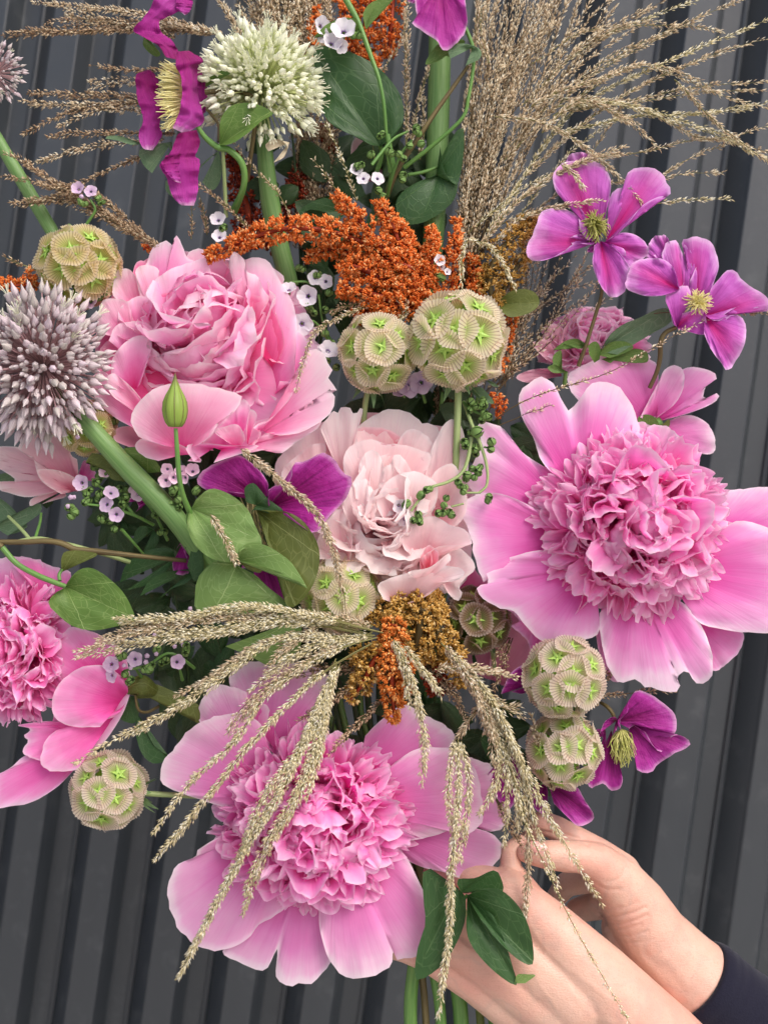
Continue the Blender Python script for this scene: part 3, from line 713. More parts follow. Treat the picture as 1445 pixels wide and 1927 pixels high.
# ------------------------------------------------------------------ the wall and the pavement
def wall_mat():
    m, n = nodes('dark_coated_steel')
    tc = N(n, 'TexCoord').outputs['Object']
    mp = N(n, 'Mapping'); mp.inputs['Scale'].default_value = (30, 30, 2.2); n.links.new(tc, mp.inputs[0])
    a = noise_(n, mp.outputs[0], 1.0, 5, .6); b = noise_(n, tc, 38, 4, .65); c = noise_(n, tc, 420, 2, .5)
    col = mixc(n, lin(41, 46, 51), lin(54, 59, 64), a)
    col = mixc(n, col, lin(82, 86, 88), math_(n, 'MULTIPLY', math_(n, 'SUBTRACT', b, .56, None, True), 2.2))
    col = mixc(n, col, lin(46, 50, 54), math_(n, 'MULTIPLY', math_(n, 'SUBTRACT', a, .60, None, True), 2.5))
    rg = math_(n, 'ADD', .30, math_(n, 'MULTIPLY', b, .28))
    return finish_mat(m, n, col, rg, 0, math_(n, 'ADD', b, math_(n, 'MULTIPLY', c, .25)), .25, .001, .7)
M_wall = wall_mat()
def build_wall():
    per = 232.0; W0 = np.array([0, 1150.0, 0])
    t = thing('wall', W0, 'dark grey ribbed sheet metal wall standing behind the whole bouquet', 'wall')
    # one rib of the profiled sheet, x across, y depth (positive away)
    prof = [(0, 0), (78, 0), (81, 2.5), (88, 30), (100, 66), (104, 70), (152, 70), (156, 69), (158, 62), (166, 60), (170, 62), (173, 66), (178, 60), (224, 8), (228, 2.5), (232, 0)]
    x = np.array([p[0] for p in prof], float); y = np.array([p[1] for p in prof], float)
    # each fold gets a doubled edge so that the sheet bends crisply
    zs = np.linspace(-4100, 5200, 14); V = []; U = []
    for z in zs:
        V.append(np.stack([x, y, np.full(len(x), z)], -1)); U.append(np.stack([x / per, np.full(len(x), z / 1000)], -1))
    mb = MB(); mb.add(np.array(V).reshape(-1, 3), gridF(len(zs), len(x))[:, ::-1], np.array(U).reshape(-1, 2))
    me = mb.mesh('ribbed_panel', M_wall, smooth=False)
    off = -21 * per - 33
    for k in range(45):
        o = bpy.data.objects.new('ribbed_panel', me); C.objects.link(o); o.parent = t; o.location = (S * (off + k * per), 0, 0)
    # small fixing screws on the crowns
    t.matrix_basis = Matrix.Translation(Vector(W0 * S)) @ Matrix.Rotation(math.radians(8.0), 4, 'Y') @ Matrix.Rotation(math.radians(-6), 4, 'Z')
build_wall()

def pavement():  # unseen ground, added below the view and kept pale to bounce light up
    m, n = nodes('pavement_stone'); tc = N(n, 'TexCoord').outputs['Object']
    a = noise_(n, tc, 3, 5, .6); b = noise_(n, tc, 90, 3, .6)
    c = mixc(n, mixc(n, lin(176, 173, 166), lin(196, 192, 185), a), lin(150, 148, 144), math_(n, 'MULTIPLY', b, .4))
    finish_mat(m, n, c, .85, 0, b, .3, .002)
    g = MB(); s_ = 40 / S; z = -1.15 / S
    g.add([[-s_, -s_, z], [s_, -s_, z], [s_, s_, z], [-s_, s_, z]], [[0, 1, 2, 3]], [[0, 0], [1, 0], [1, 1], [0, 1]])
    o = g.obj('ground', m, None, org=(0, 0, z)); o['kind'] = 'structure'; o['flat'] = 1
pavement()

# ------------------------------------------------------------------ person: two hands and sleeves
def skin_mat():
    m, n = nodes('skin'); tc = N(n, 'TexCoord').outputs['Object']
    a = noise_(n, tc, 22, 3, .6); b = noise_(n, tc, 130, 4, .6); c = noise_(n, tc, 900, 2, .6)
    col = mixc(n, lin(206, 162, 142), lin(217, 180, 162), b)
    col = mixc(n, col, lin(208, 138, 124), math_(n, 'MULTIPLY', math_(n, 'SUBTRACT', a, .42, None, True), 2.2))
    col = mixc(n, col, lin(178, 124, 104), math_(n, 'MULTIPLY', math_(n, 'SUBTRACT', c, .55, None, True), 1.6))
    vn = noise_(n, tc, 45, 2, .4); vb = math_(n, 'SUBTRACT', 1, math_(n, 'MULTIPLY', math_(n, 'ABSOLUTE', math_(n, 'SUBTRACT', vn, .5)), 26.0), None, True)
    col = mixc(n, col, lin(168, 148, 138), math_(n, 'MULTIPLY', vb, .22))
    mp = N(n, 'Mapping'); mp.inputs['Rotation'].default_value = (0, math.radians(42), 0); mp.inputs['Scale'].default_value = (260, 260, 1400); n.links.new(tc, mp.inputs[0])
    wr = noise_(n, mp.outputs[0], 1, 3, .7)
    h = math_(n, 'ADD', math_(n, 'MULTIPLY', c, .5), math_(n, 'MULTIPLY', wr, .5))
    return finish_mat(m, n, col, .44, 0, h, .75, .0006, .42, sss=.12)
M_skin = skin_mat()
M_nail = simple('nail', lin(232, 168, 160), lin(240, 188, 180), scale=100, rough=.2, spec=.6, bs=.05)
def cloth_mat():
    m, n = nodes('sleeve_knit'); u, v = uvs(n); tc = N(n, 'TexCoord').outputs['Object']
    a = noise_(n, tc, 900, 3, .7); b = noise_(n, tc, 30, 3, .5)
    col = mixc(n, lin(22, 22, 34), lin(38, 38, 52), a)
    return finish_mat(m, n, col, .9, 0, math_(n, 'ADD', a, b), .5, .0008, .1, sheen=.2)
M_cloth = cloth_mat()
TH = (730, 1490, 2.021)
def icos():
    bpy_m = bpy.data.meshes.new('tmp'); import bmesh
    bm = bmesh.new(); bmesh.ops.create_icosphere(bm, subdivisions=3, radius=1); bm.to_mesh(bpy_m); bm.free()
    V = np.array([v.co for v in bpy_m.vertices]); F = np.array([p.vertices[:] for p in bpy_m.polygons]); bpy.data.meshes.remove(bpy_m); return V, F
IV, IF = icos()
def flesh(name, chains, parent, creases=(), vox=3.0, smooth=13, flat=1.0):
    mb = MB()
    for ch in chains:
        p = path3([(q[0], q[1], q[2]) for q in ch], TH); rad = np.array([q[3] for q in ch]) / TH[2]
        L = np.linalg.norm(np.diff(p, axis=0), axis=1).sum(); n = max(3, int(L / (rad.min() * .16)))
        t = np.linspace(0, len(p) - 1, n); c = np.stack([np.interp(t, range(len(p)), p[:, i]) for i in range(3)], 1); rr = np.interp(t, range(len(p)), rad)
        for k in range(n): mb.add(IV * rr[k] + c[k], IF)
    V = np.vstack(mb.V); org = np.array(ORG[parent.name])
    me = mb.mesh(name, M_skin, org); o = bpy.data.objects.new('hand', me); C.objects.link(o); o.parent = parent; ORG[o.name] = org
    md = o.modifiers.new('r', 'REMESH'); md.mode = 'VOXEL'; md.voxel_size = vox * S; md.use_smooth_shade = True
    sm = o.modifiers.new('s', 'SMOOTH'); sm.factor = .6; sm.iterations = smooth
    dg = bpy.context.evaluated_depsgraph_get(); m2 = bpy.data.meshes.new_from_object(o.evaluated_get(dg)); o.modifiers.clear(); o.data = m2
    n = len(m2.vertices); co = np.empty(n * 3, np.float32); m2.vertices.foreach_get('co', co); co = co.reshape(-1, 3).astype(float)
    w_ = co / S + org; k = 1 + w_[:, 1] / D; px = w_[:, 0] / k + 722.5; py = 963.5 - w_[:, 2] / k
    no = np.empty(n * 3, np.float32); m2.vertices.foreach_get('normal', no); no = no.reshape(-1, 3)
    fr_ = np.clip(-no[:, 1] * 2, 0, 1)
    for pts, dep, wd in creases:
        q = cr(np.array([(TH[0] + a / TH[2], TH[1] + b / TH[2]) for a, b in pts]), 40)
        dd = np.min((px[:, None] - q[None, :, 0]) ** 2 + (py[:, None] - q[None, :, 1]) ** 2, axis=1)
        w_ = w_ - no * (dep * np.exp(-dd / wd ** 2) * fr_)[:, None]
    m2.vertices.foreach_set('co', ((w_ - org) * S).astype(np.float32).ravel())
    m2.polygons.foreach_set('use_smooth', np.ones(len(m2.polygons), bool)); m2.update()
    return o
person = thing('person', P(1250, 1850, 30), 'person with bare hands in dark sleeves holding the bouquet stems', 'person')
# rear hand: thumb and forefinger pinch at the binding point, the wrist runs down to the sleeve
flesh('hand', [
    [(520, 232, 22, 36), (560, 236, 16, 46), (610, 240, 12, 56), (680, 246, 14, 60), (740, 248, 22, 62), (800, 270, 34, 74), (880, 350, 62, 104), (940, 440, 82, 128), (1010, 560, 96, 146), (1120, 680, 108, 166), (1290, 830, 120, 186), (1500, 1010, 130, 200)],
    [(585, 112, 60, 42), (640, 140, 62, 50), (720, 190, 66, 58), (800, 240, 70, 66), (880, 310, 80, 84)],
    [(585, 112, 60, 42), (560, 150, 76, 36), (520, 190, 88, 30)],
    [(840, 320, 120, 70), (760, 330, 150, 58), (680, 350, 170, 50), (640, 400, 176, 42)],
    [(880, 400, 130, 80), (800, 430, 170, 60), (720, 450, 190, 50)],
    [(900, 520, 110, 95), (960, 620, 110, 120), (1060, 740, 120, 150)]],
    person, creases=[([(800, 470), (860, 476), (930, 462), (980, 440)], 2.6, 3.2), ([(815, 498), (880, 505), (940, 490), (985, 470)], 2.4, 3.0), ([(830, 522), (890, 524), (960, 505)], 1.6, 2.6), ([(850, 450), (900, 440), (950, 418)], 1.2, 2.2), ([(870, 545), (920, 548), (990, 530)], 1.4, 2.4), ([(900, 575), (960, 572), (1010, 560)], 1.0, 2.4), ([(800, 438), (840, 444), (880, 436)], 1.2, 2.2), ([(930, 640), (990, 700), (1030, 770)], 1.5, 8), ([(980, 620), (1060, 690), (1120, 760)], 1.5, 9), ([(600, 120), (612, 145), (606, 160)], 1.2, 2.2),
                     ([(830, 345), (880, 330), (905, 290)], 1.5, 4), ([(790, 350), (830, 372), (880, 372)], 1.8, 4), ([(705, 205), (712, 250), (706, 290)], .9, 2.5), ([(720, 200), (728, 250), (722, 300)], .9, 2.5),
                     ([(632, 90), (640, 120), (668, 150)], 1.6, 3), ([(560, 148), (620, 158), (700, 170), (760, 200)], 3.5, 3.5)])
# nearer hand: back of the hand towards the camera, fingers wrapped round the stems
flesh('hand', [
    [(455, 380, -6, 84), (620, 540, -10, 116), (800, 730, -4, 150), (960, 900, 14, 172), (1180, 1120, 40, 196)],
    [(330, 480, -10, 88), (500, 610, -14, 112), (700, 780, -10, 140)],
    [(235, 570, -2, 74), (400, 670, -10, 96), (640, 830, -4, 130)],
    [(165, 640, 14, 54), (330, 730, 2, 72), (560, 880, 8, 100)],
    [(455, 380, -6, 78), (330, 330, 30, 62), (210, 300, 80, 52), (140, 320, 120, 46)],
    [(330, 480, -10, 72), (200, 430, 30, 60), (90, 420, 84, 52)],
    [(235, 570, -2, 66), (110, 530, 36, 56), (20, 520, 90, 50)],
    [(165, 640, 14, 50), (60, 606, 44, 42), (-10, 590, 90, 40)],
    [(520, 400, 10, 70), (468, 300, 24, 44), (462, 230, 34, 38), (500, 190, 44, 30)]],
    person, creases=[([(300, 560), (400, 640), (520, 720)], 1.0, 16), ([(220, 640), (340, 715), (460, 790)], 1.0, 14), ([(430, 470), (540, 560), (640, 660)], 1.0, 12), ([(520, 470), (600, 600), (720, 700), (860, 800)], -.9, 5), ([(600, 600), (560, 700), (640, 820)], -.7, 4.5), ([(660, 700), (760, 840), (860, 880)], -.7, 4.5), ([(430, 330), (452, 345), (480, 350)], 1.0, 2.5), ([(420, 350), (446, 366), (478, 372)], .8, 2.5),
                     ([(425, 290), (470, 305), (520, 300)], 1.6, 4), ([(225, 690), (330, 760), (480, 850)], -1.0, 8), ([(270, 595), (400, 690), (560, 790)], -.8, 9)])
# thumb nail: a shallow curved plate
def nail():
    mb = MB(); V = []; U = []
    for j, t in enumerate(np.linspace(-1, 1, 9)):
        for i, s_ in enumerate(np.linspace(-1, 1, 9)):
            x = 570 + 32 * s_ * math.sqrt(max(0, 1 - .35 * t * t)); y = 211 + 23 * t * math.sqrt(max(0, 1 - .3 * s_ * s_)) + 4 * s_
            V.append(path3([(x, y, -11.5 + 5.5 * t * t - 2.5 * t + 2 * s_ * s_ - 1 * s_)], TH)[0]); U.append((s_ / 2 + .5, t / 2 + .5))
    mb.add(V, gridF(9, 9), U); mb.obj('fingernail', M_nail, person)
nail()
def sleeve(ring_pts, depth, name='sleeve'):
    """tube of cloth: list of (centre x, centre y, depth, radius) in hand-crop pixels, with a turned hem"""
    p = path3([q[:3] for q in ring_pts], TH); r_ = np.array([q[3] for q in ring_pts]) / TH[2]
    n = 46; pp = cr(p, n); rr = np.interp(np.linspace(0, 1, n), np.linspace(0, 1, len(r_)), r_)
    V, F, U = tube(pp, rr, 64, n)
    V = V.reshape(n, 64, 3); a = np.linspace(0, 6.283, 64, endpoint=False)
    c = pp[:, None, :]; t = np.linspace(0, 1, n)[:, None]
    f = 1 + .035 * np.sin(a * 3 + t * 9) * t + .02 * np.sin(a * 5 - t * 23) * t + .012 * np.sin(t * 60 + a * 2) * t
    f[0] = .90; f[1] = .965; f[2] = 1.0; f[3] = 1.012; f[6] = 1.012; f[7] = .992
    V = c + (V - c) * f[..., None]
    # inner turn of the hem
    inner = c[2] + (V[2] - c[2]) * .86
    V = np.concatenate([inner[None], V], 0); mb = MB(); U2 = np.zeros((n + 1, 64, 2)); U2[..., 0] = a / 6.283; U2[..., 1] = np.arange(n + 1)[:, None] / n
    mb.add(V.reshape(-1, 3), gridF(n + 1, 64, True), U2.reshape(-1, 2)); return mb.obj(name, M_cloth, person)
sleeve([(1150, 712, 108, 192), (1250, 800, 116, 206), (1420, 950, 126, 226), (1620, 1120, 134, 250)], 0)
sleeve([(1122, 1062, 34, 214), (1240, 1180, 44, 232), (1400, 1330, 60, 250)], 0)
# ------------------------------------------------------------------ peonies
V_pom = make_variants(M_pom, 'pom'); V_pomD = make_variants(M_pomD, 'orchid'); V_pale = make_variants(M_pale, 'blush'); V_paleW = make_variants(M_paleW, 'blush_white'); V_paleX = make_variants(M_paleX, 'blush_deep')
V_rose = make_variants(M_rose, 'rose'); V_dusk = make_variants(M_dusk, 'dusty'); V_roseX = make_variants(M_roseX, 'rose_deep'); V_hotp = make_variants(M_hot, 'hot')
def peony(x, y, d, label): return thing('peony', P(x, y, d), label, 'peony', 'peonies in the bouquet')
def calyx(parent, x, y, d, R, stem=None):
    mb = MB(); c = P(x, y, d); V, F, U = lathe([(1, -R), (R * .6, -R * .7), (R, 0), (R * .6, R * .7), (1, R)], 12); mb.add(V + c, F, U); mb.obj('receptacle', M_stem, parent)
    if stem: mb = MB(); mb.add(*tube(np.vstack([c, path3(stem)]), [R * .5, 9, 8], 10)); mb.obj('stem', M_stem, parent)

# the large rose-pink double peony at upper left
TA = (160, 440, 2.89)
A = peony(400, 660, 60, 'large rose pink double peony under the left end of the rust amaranth arch')
K = dict(jag=.55)
X, Q, R_ = M_roseX, M_roseP, M_rose
back = [dict(o=[(60, 760), (60, 560), (100, 400), (230, 250), (330, 140), (480, 110), (600, 230), (640, 500)], b=(560, 760), d=(40, 42), m=X, arch=-20),
        dict(o=[(520, 300), (600, 150), (760, 180), (900, 170), (1060, 290), (1130, 430), (1140, 640), (900, 760)], b=(700, 760), d=(40, 40), m=X, arch=-20),
        dict(o=[(700, 1180), (400, 1120), (140, 960), (60, 830), (100, 600), (300, 560), (500, 600)], b=(600, 900), d=(10, 16), m=X),
        dict(o=[(760, 420), (980, 420), (1140, 620), (1190, 800), (1150, 1000), (900, 1120), (600, 1160)], b=(720, 800), d=(10, 16), m=R_)]
fans(A, back, TA, X, ruf=4)
L_ = [
 dict(o=[(940, 330), (960, 150), (990, 165), (1060, 210), (1086, 240), (1075, 290), (1120, 280), (1146, 310), (1110, 356), (1050, 360)], b=(1000, 470), d=(34, 30), m=Q),
 dict(o=[(265, 300), (264, 200), (290, 150), (330, 152), (350, 200), (340, 260)], b=(330, 420), d=(28, 28), m=X),
 dict(o=[(290, 260), (340, 150), (360, 90), (400, 52), (450, 40), (490, 76), (484, 22), (496, 8), (520, 40), (540, 90), (556, 130), (600, 160), (560, 260), (470, 300)], b=(430, 420), d=(30, 14), arch=18, ruf=5, m=R_),
 dict(o=[(540, 180), (560, 110), (600, 84), (650, 88), (655, 130), (640, 200)], b=(590, 330), d=(30, 24), m=Q),
 dict(o=[(190, 365), (152, 330), (160, 250), (180, 196), (240, 192), (285, 250), (300, 330), (280, 370)], b=(330, 470), d=(26, 12), cup=6, m=Q, ruf=3),
 dict(o=[(335, 400), (300, 330), (280, 240), (278, 192), (330, 168), (400, 190), (400, 260), (380, 340), (400, 420)], b=(430, 500), d=(24, 6), arch=10, m=Q, ruf=4),
 dict(o=[(345, 420), (328, 330), (370, 262), (470, 190), (600, 148), (655, 130), (685, 190), (692, 270), (690, 400), (640, 470)], b=(520, 620), d=(28, 2), arch=20, m=R_, ruf=4),
 dict(o=[(100, 545), (70, 480), (84, 390), (118, 352), (215, 360), (245, 400), (262, 480), (240, 540)], b=(300, 600), d=(16, -4), arch=10, m=Q, ruf=4),
 dict(o=[(180, 500), (188, 410), (262, 350), (330, 340), (370, 380), (340, 450), (300, 520)], b=(350, 600), d=(14, -2), arch=4, m=R_, ruf=4),
 dict(o=[(300, 540), (252, 430), (340, 372), (430, 322), (500, 316), (540, 360), (520, 480), (480, 560)], b=(420, 640), d=(24, 0), arch=-12, m=X, ruf=4),
 dict(o=[(130, 580), (170, 500), (250, 476), (330, 480), (380, 540), (330, 620), (220, 640)], b=(300, 720), d=(6, -12), arch=8, m=R_, ruf=5),
 # right hand group
 dict(o=[(900, 330), (870, 200), (880, 140), (970, 130), (1015, 175), (1064, 262), (1130, 370), (1152, 500), (1155, 650), (1150, 790), (1060, 800)], b=(1000, 960), d=(24, 4), arch=20, m=R_, ruf=4),
 dict(o=[(830, 340), (792, 210), (784, 150), (808, 98), (850, 122), (872, 150), (880, 200), (940, 232), (970, 300), (1004, 352), (960, 420)], b=(900, 600), d=(18, -10), arch=14, m=Q, ruf=7),
 dict(o=[(900, 480), (862, 420), (872, 340), (920, 330), (985, 360), (1040, 440), (1085, 580), (1060, 680)], b=(980, 760), d=(10, -8), arch=-10, m=X, ruf=4),
 dict(o=[(1140, 800), (1148, 640), (1150, 530), (1192, 558), (1222, 604), (1200, 700), (1180, 800)], b=(1120, 980), d=(0, -20), m=R_, ruf=3),
 # heart of the flower
 dict(o=[(200, 840), (150, 790), (148, 690), (190, 620), (262, 562), (335, 556), (366, 600), (340, 700), (300, 820)], b=(270, 860), d=(0, -30), arch=16, m=R_, ruf=5),
 # front wall of overlapping petals
 dict(o=[(320, 1080), (180, 1010), (84, 930), (40, 860), (34, 800), (90, 740), (150, 790), (220, 880), (290, 960), (380, 1060)], b=(480, 1170), d=(20, -16), arch=20, m=R_, ruf=4),
 dict(o=[(420, 1150), (300, 1108), (256, 1040), (248, 990), (270, 960), (290, 916), (400, 832), (560, 812), (720, 838), (850, 880), (820, 960), (740, 1010), (690, 1096), (620, 1146)], b=(540, 1172), d=(-46, -104), arch=34, m=Q, ruf=4, cup=-14),
 # right flare
 dict(o=[(900, 1190), (970, 1090), (1100, 1080), (1200, 1060), (1290, 1000), (1262, 1060), (1140, 1140), (1062, 1196), (1000, 1172), (950, 1180), (880, 1196)], b=(860, 1130), d=(-30, -40), arch=8, m=Q, ruf=5),
 dict(o=[(960, 1080), (910, 1046), (975, 1020), (1030, 990), (1120, 890), (1170, 760), (1215, 630), (1262, 625), (1300, 652), (1322, 700), (1346, 742), (1322, 792), (1378, 852), (1326, 840), (1358, 884), (1346, 960), (1284, 1020), (1170, 1082), (1060, 1098)], b=(930, 1070), d=(-30, -44), arch=12, cup=10, m=Q, ruf=5),
 # skirt
 dict(o=[(240, 1160), (160, 1120), (170, 1060), (260, 1050), (320, 1110), (300, 1170)], b=(400, 1150), d=(20, 6), m=M_dusk),
 dict(o=[(400, 1235), (320, 1210), (272, 1155), (310, 1114), (400, 1108), (500, 1138), (580, 1180), (640, 1240), (560, 1236)], b=(620, 1180), d=(-30, -60), arch=8, cup=8, m=Q, ruf=4),
 dict(o=[(590, 1240), (550, 1154), (660, 1140), (780, 1150), (880, 1150), (950, 1150), (900, 1180), (800, 1212), (700, 1246)], b=(780, 1110), d=(-30, -62), arch=10, cup=8, m=R_, ruf=4),
 dict(o=[(740, 1100), (718, 1060), (790, 980), (860, 900), (900, 950), (886, 1040), (850, 1090)], b=(850, 1130), d=(-40, -72), m=R_, ruf=9),
 dict(o=[(770, 1130), (704, 1075), (764, 1048), (832, 1038), (872, 1110), (852, 1152)], b=(840, 1170), d=(-50, -80), arch=8, m=Q, ruf=5),
 dict(o=[(880, 1120), (880, 1040), (900, 955), (936, 985), (912, 1060), (890, 1130)], b=(885, 1160), d=(-50, -92), m=Q, ruf=3)]
L_ += [dict(o=[(640, 1140), (700, 1040), (760, 940), (850, 900), (900, 1000), (960, 1100), (860, 1180), (720, 1200)], b=(800, 1200), d=(-10, -40), m=R_, ruf=6), dict(o=[(880, 1150), (900, 1040), (1000, 1000), (1100, 980), (1200, 960), (1180, 1080), (1040, 1150)], b=(900, 1190), d=(0, -26), m=R_, ruf=6), dict(o=[(260, 960), (150, 880), (120, 800), (160, 760), (260, 840), (330, 930)], b=(420, 1060), d=(0, -36), m=Q, ruf=6)]
fans(A, L_, TA, R_, **K)

V_roseP = make_variants(M_roseP, 'rose_pale')
pom(A, (398, 648, 92), 176, 158, (-.22, -1, .32), 104, (V_rose[0] + V_roseP[0][:4], V_rose[1] + V_roseP[1][:4]), L=.72, seed=52, depth=.06, wmul=1.3, open_=True)
# blush peony in the middle
TB = (500, 750, 3.44)
B = peony(730, 950, 70, 'pale blush double peony in the middle, the lightest of the peonies')
fans(B, [dict(o=[(80, 700), (60, 450), (180, 280), (420, 130), (700, 90), (1000, 160), (1240, 220), (1300, 500), (1250, 800)], b=(700, 800), d=(60, 66), m=M_paleX, arch=-20),
         dict(o=[(1250, 500), (1330, 900), (1280, 1200), (1000, 1290), (700, 1290), (400, 1100), (300, 800)], b=(760, 700), d=(56, 40), m=M_pale)], TB, M_pale, ruf=6)
PX, PW, PP = M_paleX, M_paleW, M_pale
fans(B, [
 dict(o=[(150, 620), (60, 460), (90, 380), (180, 300), (262, 225), (375, 180), (385, 250), (380, 340), (300, 480), (240, 600)], b=(420, 720), d=(50, 18), arch=16, m=PW, ruf=5),
 dict(o=[(590, 300), (575, 210), (650, 138), (740, 88), (830, 68), (920, 90), (985, 128), (1005, 160), (1060, 158), (1124, 210), (1080, 350), (960, 430)], b=(840, 560), d=(48, 16), arch=18, m=PW, ruf=6),
 dict(o=[(400, 300), (355, 190), (400, 130), (432, 78), (462, 95), (492, 58), (540, 58), (578, 100), (622, 50), (628, 90), (600, 170), (590, 250), (600, 400), (520, 440)], b=(530, 620), d=(36, 0), arch=14, m=PW, ruf=6),
 dict(o=[(130, 580), (100, 500), (140, 420), (200, 372), (280, 306), (372, 292), (390, 340), (330, 440), (260, 560)], b=(420, 700), d=(36, 8), arch=10, m=PP, ruf=6),
 dict(o=[(600, 420), (578, 300), (576, 200), (640, 184), (760, 192), (850, 230), (900, 290), (900, 400), (780, 440)], b=(730, 520), d=(34, 14), arch=-12, m=PX, ruf=4),
 dict(o=[(820, 400), (860, 270), (920, 200), (990, 210), (1060, 260), (1100, 360), (1040, 480), (900, 500)], b=(900, 620), d=(30, 6), arch=10, m=PP, ruf=6),
 dict(o=[(1030, 500), (1060, 360), (1120, 220), (1180, 142), (1240, 142), (1284, 240), (1310, 400), (1300, 560), (1260, 640), (1150, 660)], b=(1080, 800), d=(26, -4), arch=18, m=PP, ruf=6),
 dict(o=[(540, 560), (500, 440), (520, 340), (600, 280), (690, 262), (770, 290), (900, 300), (1000, 332), (1066, 372), (1030, 480), (900, 580)], b=(760, 820), d=(26, -6), arch=12, m=PP, ruf=5),
 dict(o=[(740, 470), (700, 370), (720, 300), (840, 300), (980, 352), (1036, 440), (1020, 500), (880, 560)], b=(860, 640), d=(22, -4), arch=-12, m=PX, ruf=4),
 dict(o=[(640, 600), (600, 460), (640, 360), (698, 334), (742, 372), (772, 500), (765, 620)], b=(710, 820), d=(10, -22), arch=12, m=PW, ruf=5),
 dict(o=[(780, 640), (752, 500), (770, 440), (812, 420), (828, 370), (872, 366), (930, 440), (950, 520), (880, 600)], b=(820, 760), d=(8, -22), arch=8, m=PW, ruf=7),
 dict(o=[(1060, 680), (1050, 560), (1120, 450), (1222, 430), (1282, 560), (1304, 700), (1240, 820), (1120, 840)], b=(1080, 920), d=(16, -18), arch=12, m=PP, ruf=6),
 dict(o=[(760, 780), (718, 690), (738, 600), (790, 530), (870, 488), (970, 470), (1040, 500), (1110, 560), (1090, 700), (960, 800)], b=(900, 940), d=(4, -34), arch=18, m=PP, ruf=5),
 dict(o=[(520, 780), (490, 640), (560, 568), (655, 520), (664, 610), (700, 680), (720, 740), (660, 800)], b=(600, 940), d=(6, -32), arch=14, m=PW, ruf=7),
 dict(o=[(340, 1040), (325, 940), (420, 760), (500, 720), (560, 860), (540, 1060), (430, 1080)], b=(600, 1040), d=(10, -22), arch=10, m=PP, ruf=5),
 dict(o=[(900, 980), (872, 890), (960, 800), (1080, 760), (1200, 822), (1292, 850), (1334, 940), (1240, 950), (1110, 960), (1000, 1040)], b=(1040, 1090), d=(0, -44), arch=12, m=PP, ruf=7),
 dict(o=[(1190, 1170), (1190, 1040), (1200, 950), (1260, 970), (1340, 1050), (1352, 1110), (1292, 1162), (1250, 1220), (1272, 1262), (1240, 1310), (1180, 1262), (1160, 1200)], b=(1090, 1140), d=(6, -22), arch=8, m=PP, ruf=7),
 dict(o=[(1000, 1110), (1000, 1030), (1050, 950), (1090, 970), (1120, 1000), (1110, 1070), (1080, 1110)], b=(1040, 1160), d=(-14, -50), arch=-6, m=PX, ruf=7),
 dict(o=[(1040, 1120), (1010, 1040), (1066, 990), (1080, 1060)], b=(1040, 1160), d=(-14, -58), m=PX, ruf=7),
 dict(o=[(760, 1300), (730, 1200), (920, 1130), (1060, 1126), (1192, 1170), (1130, 1210), (1040, 1280), (920, 1320)], b=(930, 1360), d=(0, -46), arch=16, m=PP, ruf=5),
 dict(o=[(960, 1160), (920, 1120), (1050, 1096), (1120, 1050), (1186, 1000), (1196, 1050), (1160, 1080), (1260, 1096), (1284, 1140), (1224, 1180), (1120, 1190)], b=(1010, 1200), d=(-20, -66), arch=12, m=PW, ruf=6)], TB, PP, jag=.5)
pom(B, (728, 985, 76), 150, 122, (.0, -1, .3), 95, V_paleW, L=.76, seed=4, wmul=1.25, depth=.1, open_=True)
pom(B, (815, 1045, 0), 46, 40, (.2, -1, -.1), 18, V_pale, L=.8, seed=5)

